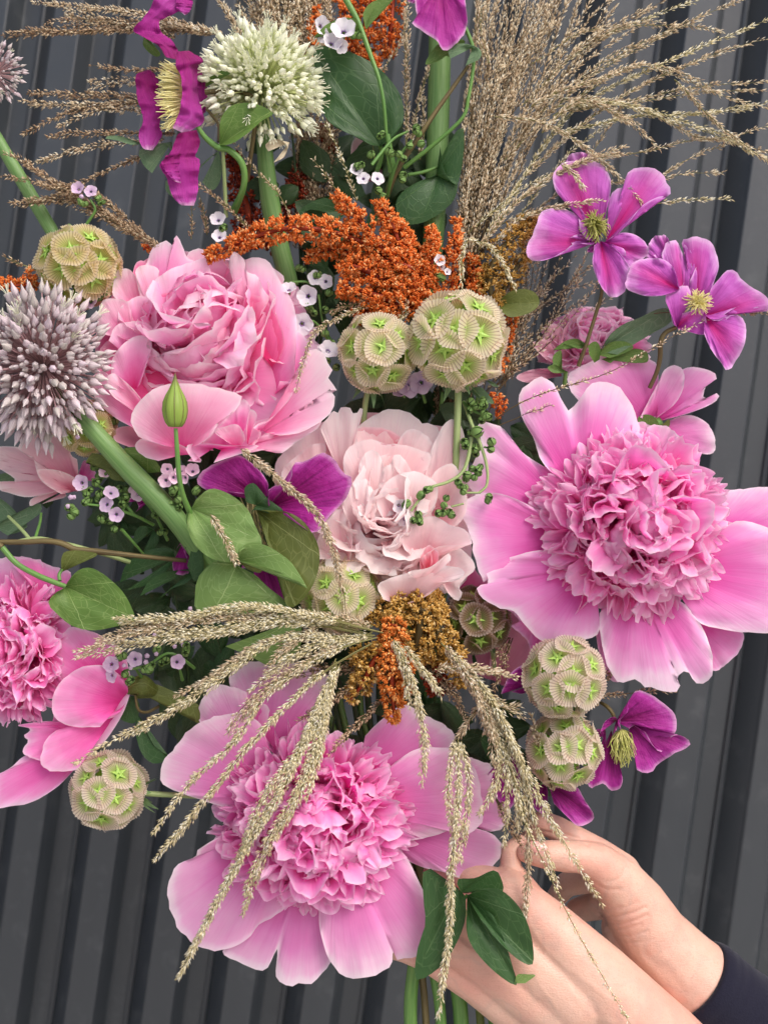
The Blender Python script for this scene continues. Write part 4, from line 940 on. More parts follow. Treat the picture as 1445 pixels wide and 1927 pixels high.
# the big open pink peony at right
TC = (860, 680, 2.47)
Cp = peony(1180, 985, 30, 'open bright pink peony at the right with a frilled centre and broad outer petals')
fans(Cp, [
 dict(o=[(1180, 800), (1220, 640), (1228, 600), (1300, 596), (1400, 584), (1500, 592), (1620, 650), (1640, 780), (1440, 800)], b=(1080, 850), d=(14, 22), arch=8, m=M_pink, ruf=5),
 dict(o=[(420, 500), (378, 440), (360, 370), (305, 270), (286, 200), (290, 140), (340, 95), (402, 72), (452, 112), (482, 172), (516, 226), (560, 188), (612, 110), (662, 92), (742, 112), (792, 170), (832, 260), (846, 330), (800, 420), (700, 480)], b=(590, 640), d=(14, 10), arch=22, m=M_pink, ruf=7, cup=12, kink=8),
 dict(o=[(360, 740), (240, 690), (100, 630), (50, 560), (84, 450), (112, 400), (95, 292), (140, 284), (212, 310), (262, 380), (312, 430), (372, 470), (450, 520)], b=(520, 700), d=(12, 18), arch=10, m=M_pink, ruf=5),
 dict(o=[(200, 1140), (262, 1174), (332, 1254), (420, 1275), (382, 1372), (342, 1372), (325, 1300), (250, 1230)], b=(500, 1100), d=(14, 26), m=M_hot, ruf=5),
 dict(o=[(1110, 1214), (1200, 1238), (1324, 1258), (1318, 1330), (1270, 1390), (1190, 1438), (1150, 1340)], b=(1020, 1100), d=(12, 24), arch=-8, m=M_hot, ruf=4),
 dict(o=[(640, 1250), (664, 1380), (700, 1470), (760, 1480), (740, 1300)], b=(720, 1080), d=(14, 22), m=M_hot, ruf=3),
 dict(o=[(380, 900), (262, 920), (140, 1000), (124, 1032), (85, 930), (60, 800), (20, 706), (36, 650), (104, 614), (205, 616), (320, 662), (420, 720)], b=(540, 820), d=(8, -14), arch=22, cup=12, m=M_pink, ruf=6),
 dict(o=[(1060, 1130), (1120, 1212), (1230, 1246), (1350, 1260), (1500, 1262), (1700, 1210), (1760, 1000), (1620, 830), (1440, 772), (1344, 742), (1270, 752), (1180, 840)], b=(960, 960), d=(4, -16), arch=20, m=M_pink, ruf=7, cup=6),
 dict(o=[(650, 1120), (658, 1260), (560, 1300), (420, 1310), (330, 1244), (262, 1162), (182, 1142), (102, 1084), (95, 1044), (152, 1030), (135, 990), (190, 932), (272, 904), (380, 878), (470, 900)], b=(640, 940), d=(2, -20), arch=26, cup=8, m=M_pink, ruf=7),
 dict(o=[(660, 1170), (662, 1250), (690, 1392), (740, 1482), (778, 1498), (812, 1478), (850, 1492), (870, 1516), (902, 1512), (960, 1532), (1012, 1532), (1036, 1500), (1016, 1468), (1066, 1438), (1110, 1497), (1172, 1482), (1186, 1430), (1176, 1330), (1130, 1222), (1060, 1130)], b=(850, 1000), d=(0, -18), arch=22, m=M_pink, ruf=7)],
 TC, M_pink, ns=44, jag=.5)
mb = MB(); V_, F_, U_ = lathe([(1, -60), (40, -50), (62, 0), (40, 50), (1, 60)], 20); mb.add(V_ * np.array([1, .45, 1]) + P(1180, 985, 10), F_, U_); mb.obj('receptacle', M_hot, Cp)
pom(Cp, (1182, 985, 6), 172, 170, (0, -1, .06), 292, V_pom, L=.66, seed=11, depth=.06, wmul=.8, open_=True)

# the open orchid-pink peony at the bottom
TD = (280, 1230, 2.064)
Dp = peony(590, 1540, 30, 'open orchid pink peony at the bottom, its tightly curled pompon crossed by straw grass')
fans(Dp, [
 dict(o=[(320, 134), (312, 90), (350, 50), (432, 28), (600, 40), (700, 90), (690, 200), (600, 330), (430, 330)], b=(560, 470), d=(20, 34), arch=6, m=M_pinkD, ruf=5),
 dict(o=[(202, 274), (190, 226), (236, 130), (290, 122), (372, 145), (460, 200), (480, 330), (330, 380)], b=(520, 500), d=(20, 26), arch=6, m=M_pinkD, ruf=5),
 dict(o=[(840, 320), (900, 260), (990, 196), (1060, 236), (1140, 272), (1186, 312), (1172, 362), (1060, 400), (960, 420)], b=(800, 520), d=(18, 24), arch=-8, m=M_pinkD, ruf=5),
 dict(o=[(1240, 400), (1290, 420), (1340, 450), (1396, 640), (1330, 692), (1270, 660)], b=(900, 560), d=(22, 36), m=M_pinkD, ruf=4),
 dict(o=[(960, 760), (1000, 800), (1070, 832), (1150, 850), (1210, 872), (1290, 860), (1364, 790), (1362, 730), (1310, 690), (1180, 660), (1050, 660)], b=(820, 640), d=(18, 20), arch=8, m=M_pinkD, ruf=4),
 dict(o=[(300, 600), (140, 546), (62, 512), (44, 462), (60, 410), (102, 366), (165, 290), (250, 248), (360, 232), (440, 280), (450, 380)], b=(560, 560), d=(10, -4), arch=24, cup=10, m=M_pinkD, ruf=5),
 dict(o=[(980, 730), (1050, 722), (1130, 700), (1164, 690), (1232, 702), (1292, 652), (1294, 560), (1272, 460), (1220, 396), (1150, 366), (1040, 370), (960, 420)], b=(780, 580), d=(8, -4), arch=14, m=M_pinkD, ruf=6),
 dict(o=[(470, 1000), (292, 1150), (300, 1172), (342, 1196), (440, 1232), (472, 1202), (500, 1148), (496, 1262), (552, 1292), (580, 1278), (622, 1284), (684, 1232), (708, 1180), (690, 1080), (690, 960)], b=(620, 700), d=(10, -4), arch=14, m=M_pinkD, ruf=5),
 dict(o=[(280, 706), (190, 764), (182, 790), (112, 820), (80, 882), (78, 960), (100, 1020), (112, 1062), (182, 1134), (282, 1152), (380, 1112), (430, 1050), (480, 1026), (550, 962), (580, 860)], b=(560, 640), d=(6, -24), arch=22, cup=6, m=M_pinkD, ruf=8),
 dict(o=[(660, 960), (666, 1080), (702, 1192), (760, 1252), (830, 1262), (934, 1222), (948, 1150), (962, 1188), (1022, 1182), (1092, 1140), (1116, 1060), (1082, 960), (1032, 850), (992, 780), (900, 700)], b=(740, 620), d=(2, -34), arch=26, cup=-4, m=M_pinkD, ruf=7, kink=10)],
 TD, M_pinkD, ns=44, jag=.5)
mb = MB(); mb.add(V_ * np.array([1, .45, 1]) + P(590, 1540, 10), F_, U_); mb.obj('receptacle', M_hot, Dp)
pom(Dp, (592, 1538, 6), 176, 160, (-.05, -1, -.02), 290, V_pomD, L=.66, seed=23, depth=.06, wmul=.72, open_=True)

# the cropped peony on the left edge
TE = (0, 1020, 3.707)
E = peony(100, 1250, 30, 'bright pink sideways peony cut by the left edge of the photo')
fans(E, [
 dict(o=[(-100, 500), (-160, 300), (-60, 120), (0, 122), (62, 98), (130, 104), (200, 110), (300, 142), (300, 260), (290, 420), (100, 560)], b=(160, 800), d=(24, 10), arch=-12, m=M_hot, ruf=3),
 dict(o=[(240, 280), (96, 172), (130, 104), (210, 112), (300, 142), (380, 172), (478, 200), (500, 232), (470, 300), (420, 420)], b=(460, 620), d=(30, 10), arch=16, m=M_hot, ruf=4),
 dict(o=[(520, 1590), (400, 1710), (230, 1812), (80, 1842), (-100, 1860), (-120, 1690), (46, 1592), (110, 1548), (160, 1500), (300, 1440)], b=(760, 1300), d=(14, 0), arch=16, m=M_hot, ruf=4),
 dict(o=[(330, 1540), (204, 1500), (158, 1454), (200, 1390), (170, 1354), (214, 1302), (118, 1280), (216, 1262), (330, 1250), (560, 1250)], b=(760, 1230), d=(4, -10), arch=6, m=M_hot, ruf=6)], TE, M_hot, ns=40, jag=.5)
mb = MB(); V2_, F2_, U2_ = lathe([(1, -45), (24, -36), (36, 0), (24, 36), (1, 45)], 20); mb.add(V2_ * np.array([.9, .6, 1.2]) + P(50, 1235, 6), F2_, U2_); mb.obj('receptacle', M_hot, E)
pom(E, (46, 1226, 14), 84, 130, (-.42, -1, .15), 180, V_hotp, L=.7, seed=31, wmul=.85, open_=True, depth=.05)
fans(E, [
 dict(o=[(330, 700), (500, 600), (700, 660), (850, 770), (905, 900), (915, 1020), (880, 1150), (800, 1300), (690, 1440), (530, 1590), (380, 1600), (300, 1480), (340, 1330), (380, 1200), (350, 1000), (360, 850)], b=(760, 1110), d=(-2, 4), arch=14, m=M_hot, ruf=2),
 dict(o=[(440, 975), (362, 860), (338, 780), (330, 684), (366, 622), (440, 640), (500, 592), (640, 624), (720, 660), (860, 760), (900, 900), (890, 1010)], b=(900, 1060), d=(0, -24), arch=26, m=M_hot, ruf=4),
 dict(o=[(540, 1590), (370, 1602), (284, 1540), (300, 1450), (324, 1382), (400, 1312), (540, 1282), (800, 1220), (860, 1160)], b=(892, 1090), d=(0, -26), arch=26, m=M_hot, ruf=4),
 dict(o=[(700, 1290), (540, 1290), (430, 1260), (372, 1192), (370, 1084), (420, 984), (530, 892), (620, 862), (750, 868), (860, 950), (895, 1020)], b=(896, 1072), d=(-4, -40), arch=34, m=M_hot, ruf=4)], TE, M_hot, ns=40, jag=.5)
mb = MB(); mb.add(*tube(path3([(238, 1300, 0), (262, 1290, 6), (290, 1300, 30)]), [8, 22, 12], 12)); mb.obj('receptacle', M_leafO, E)

# small ruffled peony behind the clematis, upper right
F = peony(1115, 640, 110, 'small half hidden ruffled pink peony behind the clematis stem')
mb = MB(); mb.add(V_ * np.array([.62, .4, .5]) + P(1115, 655, 128), F_, U_); mb.obj('receptacle', M_dusk, F)
pom(F, (1118, 650, 120), 104, 66, (-.1, -1, .35), 90, V_rose, L=.86, seed=41, wmul=1.3, depth=.1)
TK = (960, 260, 2.98)
fans(F, [dict(o=[(300, 1290), (200, 1240), (120, 1150), (180, 1130), (215, 1060), (250, 1040), (330, 1100), (380, 1200)], b=(340, 1310), d=(120, 90), arch=10, m=M_dusk, ruf=6),
         dict(o=[(240, 1340), (100, 1371), (30, 1340), (110, 1300), (220, 1290)], b=(330, 1330), d=(120, 100), m=M_dusk, ruf=4),
         dict(o=[(280, 1250), (290, 1100), (340, 1010), (400, 1000), (430, 1120), (420, 1260)], b=(370, 1330), d=(110, 84), arch=10, m=M_dusk, ruf=6)], TK, M_dusk, jag=.5)

# peony seen from behind, upper right
G = peony(1230, 790, 70, 'pink peony turned away above the big right one, showing its green calyx')
fans(G, [
 dict(o=[(900, 330), (1000, 268), (1080, 250), (1152, 280), (1192, 340), (1198, 408), (1166, 432), (1080, 420)], b=(930, 300), d=(76, 86), arch=-6, m=M_pinkD, ruf=4),
 dict(o=[(880, 340), (700, 280), (560, 180), (510, 80), (556, 30), (620, 0), (700, -44), (782, -60), (862, -22), (925, 10), (935, 110), (930, 240)], b=(925, 300), d=(74, 60), arch=14, m=M_pinkD, ruf=5),
 dict(o=[(900, 262), (962, 220), (1000, 140), (1040, 40), (1120, 30), (1190, 50), (1203, 82), (1152, 120), (1146, 176), (1216, 144), (1192, 192), (1062, 246), (970, 264)], b=(915, 290), d=(72, 66), arch=12, m=M_pink, ruf=5),
 dict(o=[(850, 260), (900, 160), (932, 100), (962, 40), (1012, 18), (1052, 50), (1048, 130), (1004, 204), (930, 256)], b=(905, 290), d=(70, 50), arch=12, m=M_pinkD, ruf=4)], TC, M_pinkD, ns=36, jag=.5)
calyx(G, 1233, 798, 66, 15)
fans(G, [dict(o=[(850, 330), (840, 260), (900, 250), (940, 300), (900, 340)], b=(900, 310), d=(56, 50), m=M_leaf), dict(o=[(920, 330), (980, 270), (985, 300), (950, 335)], b=(930, 300), d=(54, 50), m=M_leafO)], TC, M_leaf)

# streaked pale peony at left
TL = (0, 780, 3.80)
H = peony(90, 880, 70, 'pale peony with dark red streaks under the lilac allium at the left')
fans(H, [
 dict(o=[(560, 460), (566, 420), (600, 330), (640, 350), (690, 420), (680, 470), (620, 470)], b=(560, 480), d=(66, 60), m=M_hot, ruf=4),
 dict(o=[(420, 540), (240, 650), (214, 640), (232, 600), (330, 560), (400, 480), (470, 560), (470, 590), (420, 606), (300, 640)], b=(560, 500), d=(66, 60), m=M_streak, ruf=4),
 dict(o=[(380, 560), (200, 592), (60, 560), (-20, 530), (-60, 480), (120, 480), (20, 400), (-60, 370), (-60, 260), (0, 230), (120, 230), (200, 260), (330, 330)], b=(560, 470), d=(64, 50), arch=10, m=M_streak, ruf=5),
 dict(o=[(480, 560), (400, 540), (300, 480), (262, 400), (240, 310), (180, 280), (130, 230), (230, 140), (330, 90), (420, 60), (470, 100), (470, 200), (520, 300), (560, 330), (552, 430), (600, 500)], b=(560, 520), d=(60, 26), arch=22, m=M_streak, ruf=5),
 dict(o=[(440, 570), (330, 500), (265, 405), (330, 390), (420, 400), (500, 430), (560, 470), (590, 520), (540, 560)], b=(580, 540), d=(56, 16), arch=12, m=M_streak, ruf=5)], TL, M_streak, ns=36, jag=.4)

# pale blooms glimpsed between the others
I1 = peony(960, 1220, 100, 'dusty pale pink bloom mostly hidden under the right edge of the big open peony')
fans(I1, [dict(o=[(880, 1260), (860, 1200), (900, 1130), (960, 1120), (1010, 1180), (1010, 1260), (950, 1290)], b=(940, 1290), d=(120, 100), arch=14, m=M_dusk),
          dict(o=[(920, 1260), (930, 1200), (980, 1170), (1010, 1190), (1005, 1250), (980, 1280)], b=(930, 1290), d=(110, 84), arch=14, m=M_dusk),
          dict(o=[(850, 1120), (880, 1050), (900, 1080), (960, 1130), (930, 1180)], b=(870, 1180), d=(110, 100), arch=6, m=M_roseX)], None, M_dusk, jag=.4, ruf=5)
I2 = peony(700, 290, 160, 'pale pink bloom glimpsed behind the white flower sprig at the top')
fans(I2, [dict(o=[(660, 320), (662, 270), (680, 255), (700, 290), (705, 330)], b=(690, 350), d=(165, 160), m=M_streak), dict(o=[(690, 330), (700, 280), (735, 270), (745, 300), (730, 340)], b=(700, 350), d=(160, 150), m=M_streak)], None, M_streak, ruf=4)
# ------------------------------------------------------------------ alliums
allium(492, 168, 40, 122, 'white', 'round white allium head with green tinged buds behind the magenta clematis', 298, stem=[(500, 300, 60), (512, 400, 90), (545, 540, 110)], stemr=19, seed=2, axis=(-.05, -.8, .45), cone=112, opn=.3, rj=.08)
allium(82, 690, -70, 124, 'lilac', 'lilac tinged allium head at the left edge, in front of the rose pink peony', 290, stem=[(150, 780, -52), (230, 870, -36), (330, 975, -14), (400, 1075, 30)], stemr=20, seed=5, axis=(-.25, -.9, .1), cone=118, sq=(1, 1, 1.22), opn=.12, rj=.1)
allium(-12, 138, 30, 62, 'lilac', 'lilac white allium cut off by the top left corner of the photo', 80, stem=[(-40, 190, 50), (10, 285, 60), (60, 370, 66), (108, 452, 60), (140, 520, 70)], stemr=13, seed=8, axis=(.2, -1, 0), cone=118, opn=.1, rj=.1)
t = thing('allium', P(826, 60, 80), 'allium whose thick pale green stem stands upright below the top clematis petal', 'allium')
mb = MB(); mb.add(*tube(path3([(828, 30, 92), (826, 160, 92), (822, 300, 96), (816, 440, 104), (800, 620, 120)]), [22, 22, 21, 20], 20, 16)); mb.obj('stem', M_stemA, t)
t = thing('dried_leaf', P(520, 290, 0), 'papery dried bract hanging under the white allium', 'dried leaf')
fans(t, [dict(o=[(505, 285), (500, 272), (520, 262), (540, 275), (535, 295), (515, 306)], b=(545, 268), d=(10, -8), arch=6)], None, M_dry, 'leaf', ruf=5)

# ------------------------------------------------------------------ seed heads
scabiosa(150, 500, 0, 78, 'tan', 'tan papery seed head at left, above the lilac allium', stem=[(190, 560, 40), (260, 700, 90)], seed=1, front=(.15, -1, -.35), bracts=0)
scabiosa(712, 665, -10, 76, 'buff', 'buff papery seed head left of the biggest one, its stem going down', stem=[(690, 745, 20), (684, 800, 40), (680, 860, 80)], seed=2, front=(0, -1, -.05), bracts=5)
scabiosa(862, 640, -34, 93, 'buff', 'largest buff seed head, standing on a straight pale stem beside its smaller neighbour', stem=[(862, 740, -16), (859, 830, -10), (856, 925, 10)], seed=3, front=(-.05, -1, .02), bracts=6)
scabiosa(642, 1118, 10, 76, 'buff', 'buff seed head in the centre, crossed by a drooping grass spike', stem=[(660, 1200, 50)], seed=4, front=(0, -1, -.15), bracts=0)
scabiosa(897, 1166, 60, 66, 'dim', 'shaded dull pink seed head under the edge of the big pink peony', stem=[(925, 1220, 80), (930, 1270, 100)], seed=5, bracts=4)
scabiosa(1062, 1275, -60, 76, 'rosy', 'rosy rimmed seed head below the big pink peony, upper of two', stem=[(1070, 1340, 0), (1040, 1420, 60)], seed=6, front=(-.1, -1, -.02), bracts=5)
scabiosa(1060, 1412, -20, 71, 'rosy', 'rosy rimmed seed head tucked beneath another, touching the lower clematis', stem=[(1030, 1470, 40)], seed=7, front=(-.2, -1, .05), bracts=3)
scabiosa(205, 1487, -10, 72, 'rosy', 'pinkish seed head at lower left on a stem running right behind the bottom peony', stem=[(270, 1493, 10), (330, 1496, 20), (420, 1500, 60)], seed=8, front=(-.1, -1, .05), bracts=6)
scabiosa(165, 805, 10, 54, 'tan', 'small tan seed head half hidden by the thick green allium stem', stem=[(230, 850, 50)], seed=9, bracts=0)

# ------------------------------------------------------------------ amaranth
amaranth('rust orange amaranth with a long arching plume, in the middle above the seed heads', [
 ([(735, 520, 30), (690, 462, 16), (620, 436, 0), (540, 430, -10), (460, 452, -14), (388, 484, -6)], [24, 26, 25, 22, 19, 9]),
 ([(760, 540, 40), (700, 490, 40), (620, 470, 40), (575, 488, 40)], [24, 22, 18, 8]),
 ([(740, 510, 20), (700, 440, 4), (660, 400, 0), (632, 366, 0)], [26, 24, 17, 8]),
 ([(760, 500, 16), (745, 440, 4), (725, 400, 4), (710, 378, 6)], [26, 24, 16, 8]),
 ([(780, 500, 26), (760, 450, 14), (745, 420, 20)], [24, 20, 10]),
 ([(800, 560, 20), (812, 500, 10), (814, 460, 8), (810, 428, 10)], [24, 22, 14, 7]),
 ([(845, 600, 40), (852, 520, 30), (856, 460, 26), (858, 412, 26)], [18, 17, 13, 6]),
 ([(890, 600, 44), (893, 540, 36), (890, 480, 36)], [18, 15, 7]),
 ([(760, 560, 20), (710, 520, 6), (660, 500, 4), (640, 510, 4)], [30, 32, 26, 14]),
 ([(780, 580, 16), (720, 560, -2), (670, 545, 0), (640, 545, 6)], [28, 30, 26, 14]),
 ([(800, 520, 14), (760, 500, 0), (720, 490, -6)], [34, 32, 20]),
 ([(820, 580, 20), (770, 570, 2), (720, 580, 2), (668, 596, 8)], [26, 26, 22, 12]),
 ([(800, 500, 30), (775, 540, 4), (740, 545, -4)], [30, 32, 20])], M_am, 1, dens=1.25)
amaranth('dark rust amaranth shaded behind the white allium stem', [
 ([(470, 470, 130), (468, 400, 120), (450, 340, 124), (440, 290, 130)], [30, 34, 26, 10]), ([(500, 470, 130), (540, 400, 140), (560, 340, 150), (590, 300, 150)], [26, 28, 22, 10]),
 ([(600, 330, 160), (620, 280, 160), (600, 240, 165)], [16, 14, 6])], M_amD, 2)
amaranth('bright orange amaranth at the top edge behind the large dark leaf', [
 ([(700, 150, 120), (690, 90, 110), (690, 30, 110), (700, -30, 110)], [20, 30, 30, 20]), ([(730, 110, 110), (735, 60, 104), (740, 0, 104), (750, -30, 100)], [10, 24, 22, 16]),
 ([(720, 180, 120), (700, 130, 114), (665, 95, 110), (640, 60, 110)], [6, 18, 20, 10]), ([(586, 95, 110), (590, 50, 110), (598, 10, 110)], [7, 9, 5]),
 ([(650, 90, 112), (650, 40, 112), (645, -20, 112)], [12, 16, 16])], M_am, 3)
amaranth('small orange amaranth tip between the tan seed head and the left edge', [
 ([(-30, 545, 20), (20, 540, 20), (70, 530, 22)], [16, 15, 6]), ([(40, 548, 20), (60, 522, 16), (52, 514, 16)], [9, 8, 4]), ([(270, 470, 60), (290, 462, 60), (310, 470, 60)], [10, 9, 5])], M_am, 4)
amaranth('thin rust amaranth spikes hanging right of the largest seed head', [
 ([(950, 560, 60), (962, 600, 60), (950, 660, 60), (940, 700, 64)], [7, 9, 10, 5]), ([(925, 740, 70), (940, 760, 66), (932, 780, 70)], [9, 14, 6]), ([(920, 700, 70), (930, 660, 70)], [10, 6])], M_am, 5)
amaranth('bronze yellow amaranth leaning right, beside the tall dried grass', [
 ([(930, 590, 44), (922, 530, 36), (936, 480, 30), (972, 440, 26), (1008, 404, 28)], [16, 28, 30, 24, 9]), ([(935, 570, 44), (962, 520, 36), (996, 470, 36)], [18, 22, 9]), ([(920, 540, 44), (905, 500, 40)], [14, 8])], M_amG, 6, W=2.0, L=8, dens=1.3, stemmat=M_stemB)
amaranth('gold brown amaranth clump under the blush peony', [
 ([(760, 1240, 10), (740, 1180, -20), (735, 1140, -20), (760, 1112, -8)], [24, 30, 26, 14]), ([(780, 1240, 10), (790, 1180, -26), (795, 1140, -24), (790, 1108, -10)], [24, 32, 30, 14]),
 ([(800, 1250, 10), (825, 1190, -14), (822, 1140, -10), (815, 1118, 0)], [22, 24, 20, 10]), ([(760, 1180, -20), (720, 1150, -18), (692, 1160, -8)], [22, 20, 10]),
 ([(830, 1190, -10), (850, 1230, 0), (870, 1290, 20)], [22, 22, 10]), ([(810, 1250, 20), (830, 1300, 40)], [26, 20], M_amD), ([(770, 1140, -30), (800, 1150, -34), (830, 1160, -22)], [20, 24, 14])], M_amG, 7, L=10, W=2.5, dens=1.3, stemmat=M_stemB)
amaranth('orange brown amaranth hanging down over the bottom peony', [
 ([(730, 1190, -34), (735, 1230, -50), (738, 1290, -54), (742, 1355, -44)], [16, 28, 22, 9], M_amO), ([(720, 1210, -34), (700, 1250, -40), (680, 1290, -36), (656, 1318, -28)], [18, 26, 20, 8]),
 ([(690, 1220, -26), (670, 1240, -24), (660, 1230, -20)], [16, 16, 8]), ([(750, 1230, -40), (765, 1270, -44), (770, 1300, -36)], [16, 16, 8], M_amO), ([(715, 1190, -40), (740, 1175, -46), (765, 1200, -44)], [12, 14, 8], M_amO)], M_amG, 8, L=10, W=2.6, dens=1.2)

# ------------------------------------------------------------------ clematis
def clematis(x, y, d, label): return thing('clematis', P(x, y, d), label, 'clematis', 'violet clematis flowers')
VK = dict(jag=.7, ruf=9, ns=32, nt_=14)
k1 = clematis(330, 190, -40, 'magenta clematis seen from the side in front of the white allium, with long yellow stamens')
TS = (230, 0, 3.524)
def strips(par, lst, T, mat):
    for q in lst:
        mb = MB(); mb.add(*strip(*q[:4], T=T, n=34, nu=13, bow=.45 * q[4], ruf=1.5 * q[5], fr=11)); mb.obj('petal', q[6] if len(q) > 6 else mat, par)
strips(k1, [
 ([(300, 380), (230, 290), (90, 205), (150, 120), (200, 50), (240, -40), (370, -80)], [(390, 400), (340, 290), (255, 215), (238, 150), (290, 110), (370, 66), (440, -20)], (-50, -44, -40, -46, -30), (-20, -24, -30, -20, -16), 9, 6),
 ([(370, -70), (366, 20), (374, 66), (400, 84)], [(440, -60), (462, 20), (440, 80), (416, 98)], (-30, -36, -34), (-14, -20, -26), 5, 3),
 ([(165, 462), (105, 500), (104, 600), (130, 700), (150, 790), (124, 870), (130, 960), (160, 995)], [(190, 462), (236, 540), (230, 620), (330, 712), (270, 760), (240, 830), (256, 900), (200, 995)], (-4, -10, -14, -20), (-2, 0, 4, -6), 10, 5),
 ([(495, 440), (500, 520), (500, 640), (505, 740), (512, 785)], [(520, 460), (556, 560), (562, 660), (548, 740), (522, 788)], (-10, -6, 0), (10, 14, 10), 4, 3),
 ([(372, 340), (368, 430), (400, 520), (404, 650), (385, 760), (340, 850)], [(440, 338), (528, 400), (494, 460), (500, 640), (530, 800), (410, 884)], (-60, -64, -66, -58, -50), (-34, -30, -22, -24, -30), 14, 8),
 ([(385, 880), (350, 960), (330, 1020), (268, 1090), (310, 1180), (345, 1300), (400, 1362)], [(490, 860), (504, 960), (470, 1040), (500, 1060), (494, 1150), (490, 1280), (470, 1366)], (-44, -50, -46, -36, -30), (-26, -20, -30, -16, -14), 10, 5),
 ([(300, 1030), (270, 1090), (320, 1170), (350, 1200)], [(380, 1010), (376, 1080), (375, 1150), (390, 1215)], (-50, -56, -50), (-44, -40, -44), 3, 3)], TS, M_clemM)
def side_fil(par, T, n, seed, mat):
    r = np.random.default_rng(seed); b = []; t_ = []
    for i in range(n):
        f = r.random(); y0 = 400 + 470 * f; x0 = 405 - 10 * r.random(); L = r.uniform(120, 200) * (1 - .5 * abs(f - .45)); dz = r.uniform(-26, 22)
        b.append(path3([(x0, y0 * .7 + 190, -30 + dz * .3)], T)[0]); t_.append(path3([(x0 - L, y0 + r.uniform(-20, 20), -32 + dz)], T)[0])
    return filaments(par, np.array(b), np.array(t_), 1.15, mat, seed)
side_fil(k1, TS, 170, 3, M_sta)
mb = MB(); mb.add(*tube(path3([(550, 612, -24), (700, 600, -22), (800, 612, -20), (870, 650, -16), (888, 690, -14), (880, 850, -10), (850, 1050, 10), (830, 1200, 40)], TS), [4.6, 4.6, 4.2, 4], 10)); mb.obj('stem', M_stemB, k1)
k2 = clematis(830, 10, 0, 'magenta clematis petal hanging into view at the top edge')
fans(k2, [dict(o=[(760, -40), (780, 0), (800, 16), (840, 20), (860, -60)], b=(960, -140), d=(-6, -2)),
          dict(o=[(830, -60), (844, 60), (848, 120), (818, 168), (866, 206), (930, 250), (992, 288), (1038, 362), (1100, 340), (1170, 270), (1206, 200), (1212, 120), (1190, -40)], b=(1020, -120), d=(0, -20), arch=14, kink=8, tip=7)], (560, 0, 3.80), M_clemM, **VK)
TKx = (960, 260, 2.98)
k3 = clematis(1125, 440, 0, 'violet clematis with six petals, the upper of the two at the right, partly behind grass')
fans(k3, [
 dict(o=[(310, 150), (318, 110), (350, 84), (400, 80), (450, 94), (450, 160)], b=(430, 300), d=(4, 10)),
 dict(o=[(440, 500), (400, 400), (340, 356), (270, 322), (240, 252), (246, 190), (312, 130), (400, 134), (480, 130), (540, 180), (564, 242), (556, 335), (540, 390), (530, 500)], b=(490, 570), d=(0, -10), arch=12, kink=8, tip=6),
 dict(o=[(550, 500), (546, 400), (560, 322), (600, 282), (690, 272), (650, 236), (646, 206), (702, 166), (772, 160), (842, 190), (880, 260), (896, 315), (822, 330), (740, 376), (718, 404), (660, 480), (610, 532)], b=(535, 580), d=(0, -18), arch=14, kink=8, tip=9),
 dict(o=[(566, 560), (610, 532), (682, 535), (742, 570), (774, 622), (760, 664), (704, 700), (672, 732), (650, 680), (640, 624), (580, 596)], b=(520, 585), d=(0, -12), arch=12, kink=6, tip=5),
 dict(o=[(350, 600), (330, 560), (390, 540), (430, 560), (460, 595), (420, 616)], b=(480, 590), d=(-4, -14), arch=4),
 dict(o=[(430, 570), (390, 520), (384, 450), (342, 412), (282, 396), (192, 400), (160, 432), (130, 530), (90, 612), (110, 682), (204, 682), (302, 630), (362, 590), (440, 600)], b=(500, 580), d=(0, -16), arch=12, kink=8, tip=8),
 dict(o=[(470, 600), (460, 700), (482, 782), (522, 852), (572, 896), (622, 880), (652, 832), (666, 730), (640, 680), (590, 620), (540, 590)], b=(505, 575), d=(-2, -22), arch=10, kink=8, tip=4),
 dict(o=[(440, 610), (430, 636), (470, 640), (490, 600)], b=(490, 585), d=(0, -6))], TKx, M_clem, **VK)
def ball_fil(par, c, rx, ry, T, n, seed, mat, down=0.0, L=1.0):
    r = np.random.default_rng(seed); cc = path3([c], T)[0]; b = []; t_ = []
    for i in range(n):
        z = r.uniform(-.25, 1); ph = r.uniform(0, 6.283); q = math.sqrt(1 - min(1, z * z)) ; v = np.array([q * math.cos(ph) * rx, -z * (rx + ry) / 2, q * math.sin(ph) * ry - down * ry * .3]) / T[2]
        b.append(cc + v * .12 + np.array([0, 4, down * ry * .5 / T[2]])); t_.append(cc + v * r.uniform(.8, 1.05) * L)
    o = filaments(par, np.array(b), np.array(t_), 1.15, mat, seed, bend=.28)
    return o
ball_fil(k3, (470, 490, -14), 88, 98, TKx, 130, 4, M_staG, down=.3)
mb = MB(); mb.add(*tube(path3([(515, 590, 6), (512, 860, 20), (480, 980, 26), (430, 1140, 34), (380, 1280, 44)], TKx), [3, 3.6, 4], 8)); mb.obj('stem', M_stemB, k3)
k4 = clematis(1310, 570, -20, 'violet clematis near the right edge with upright curled petals')
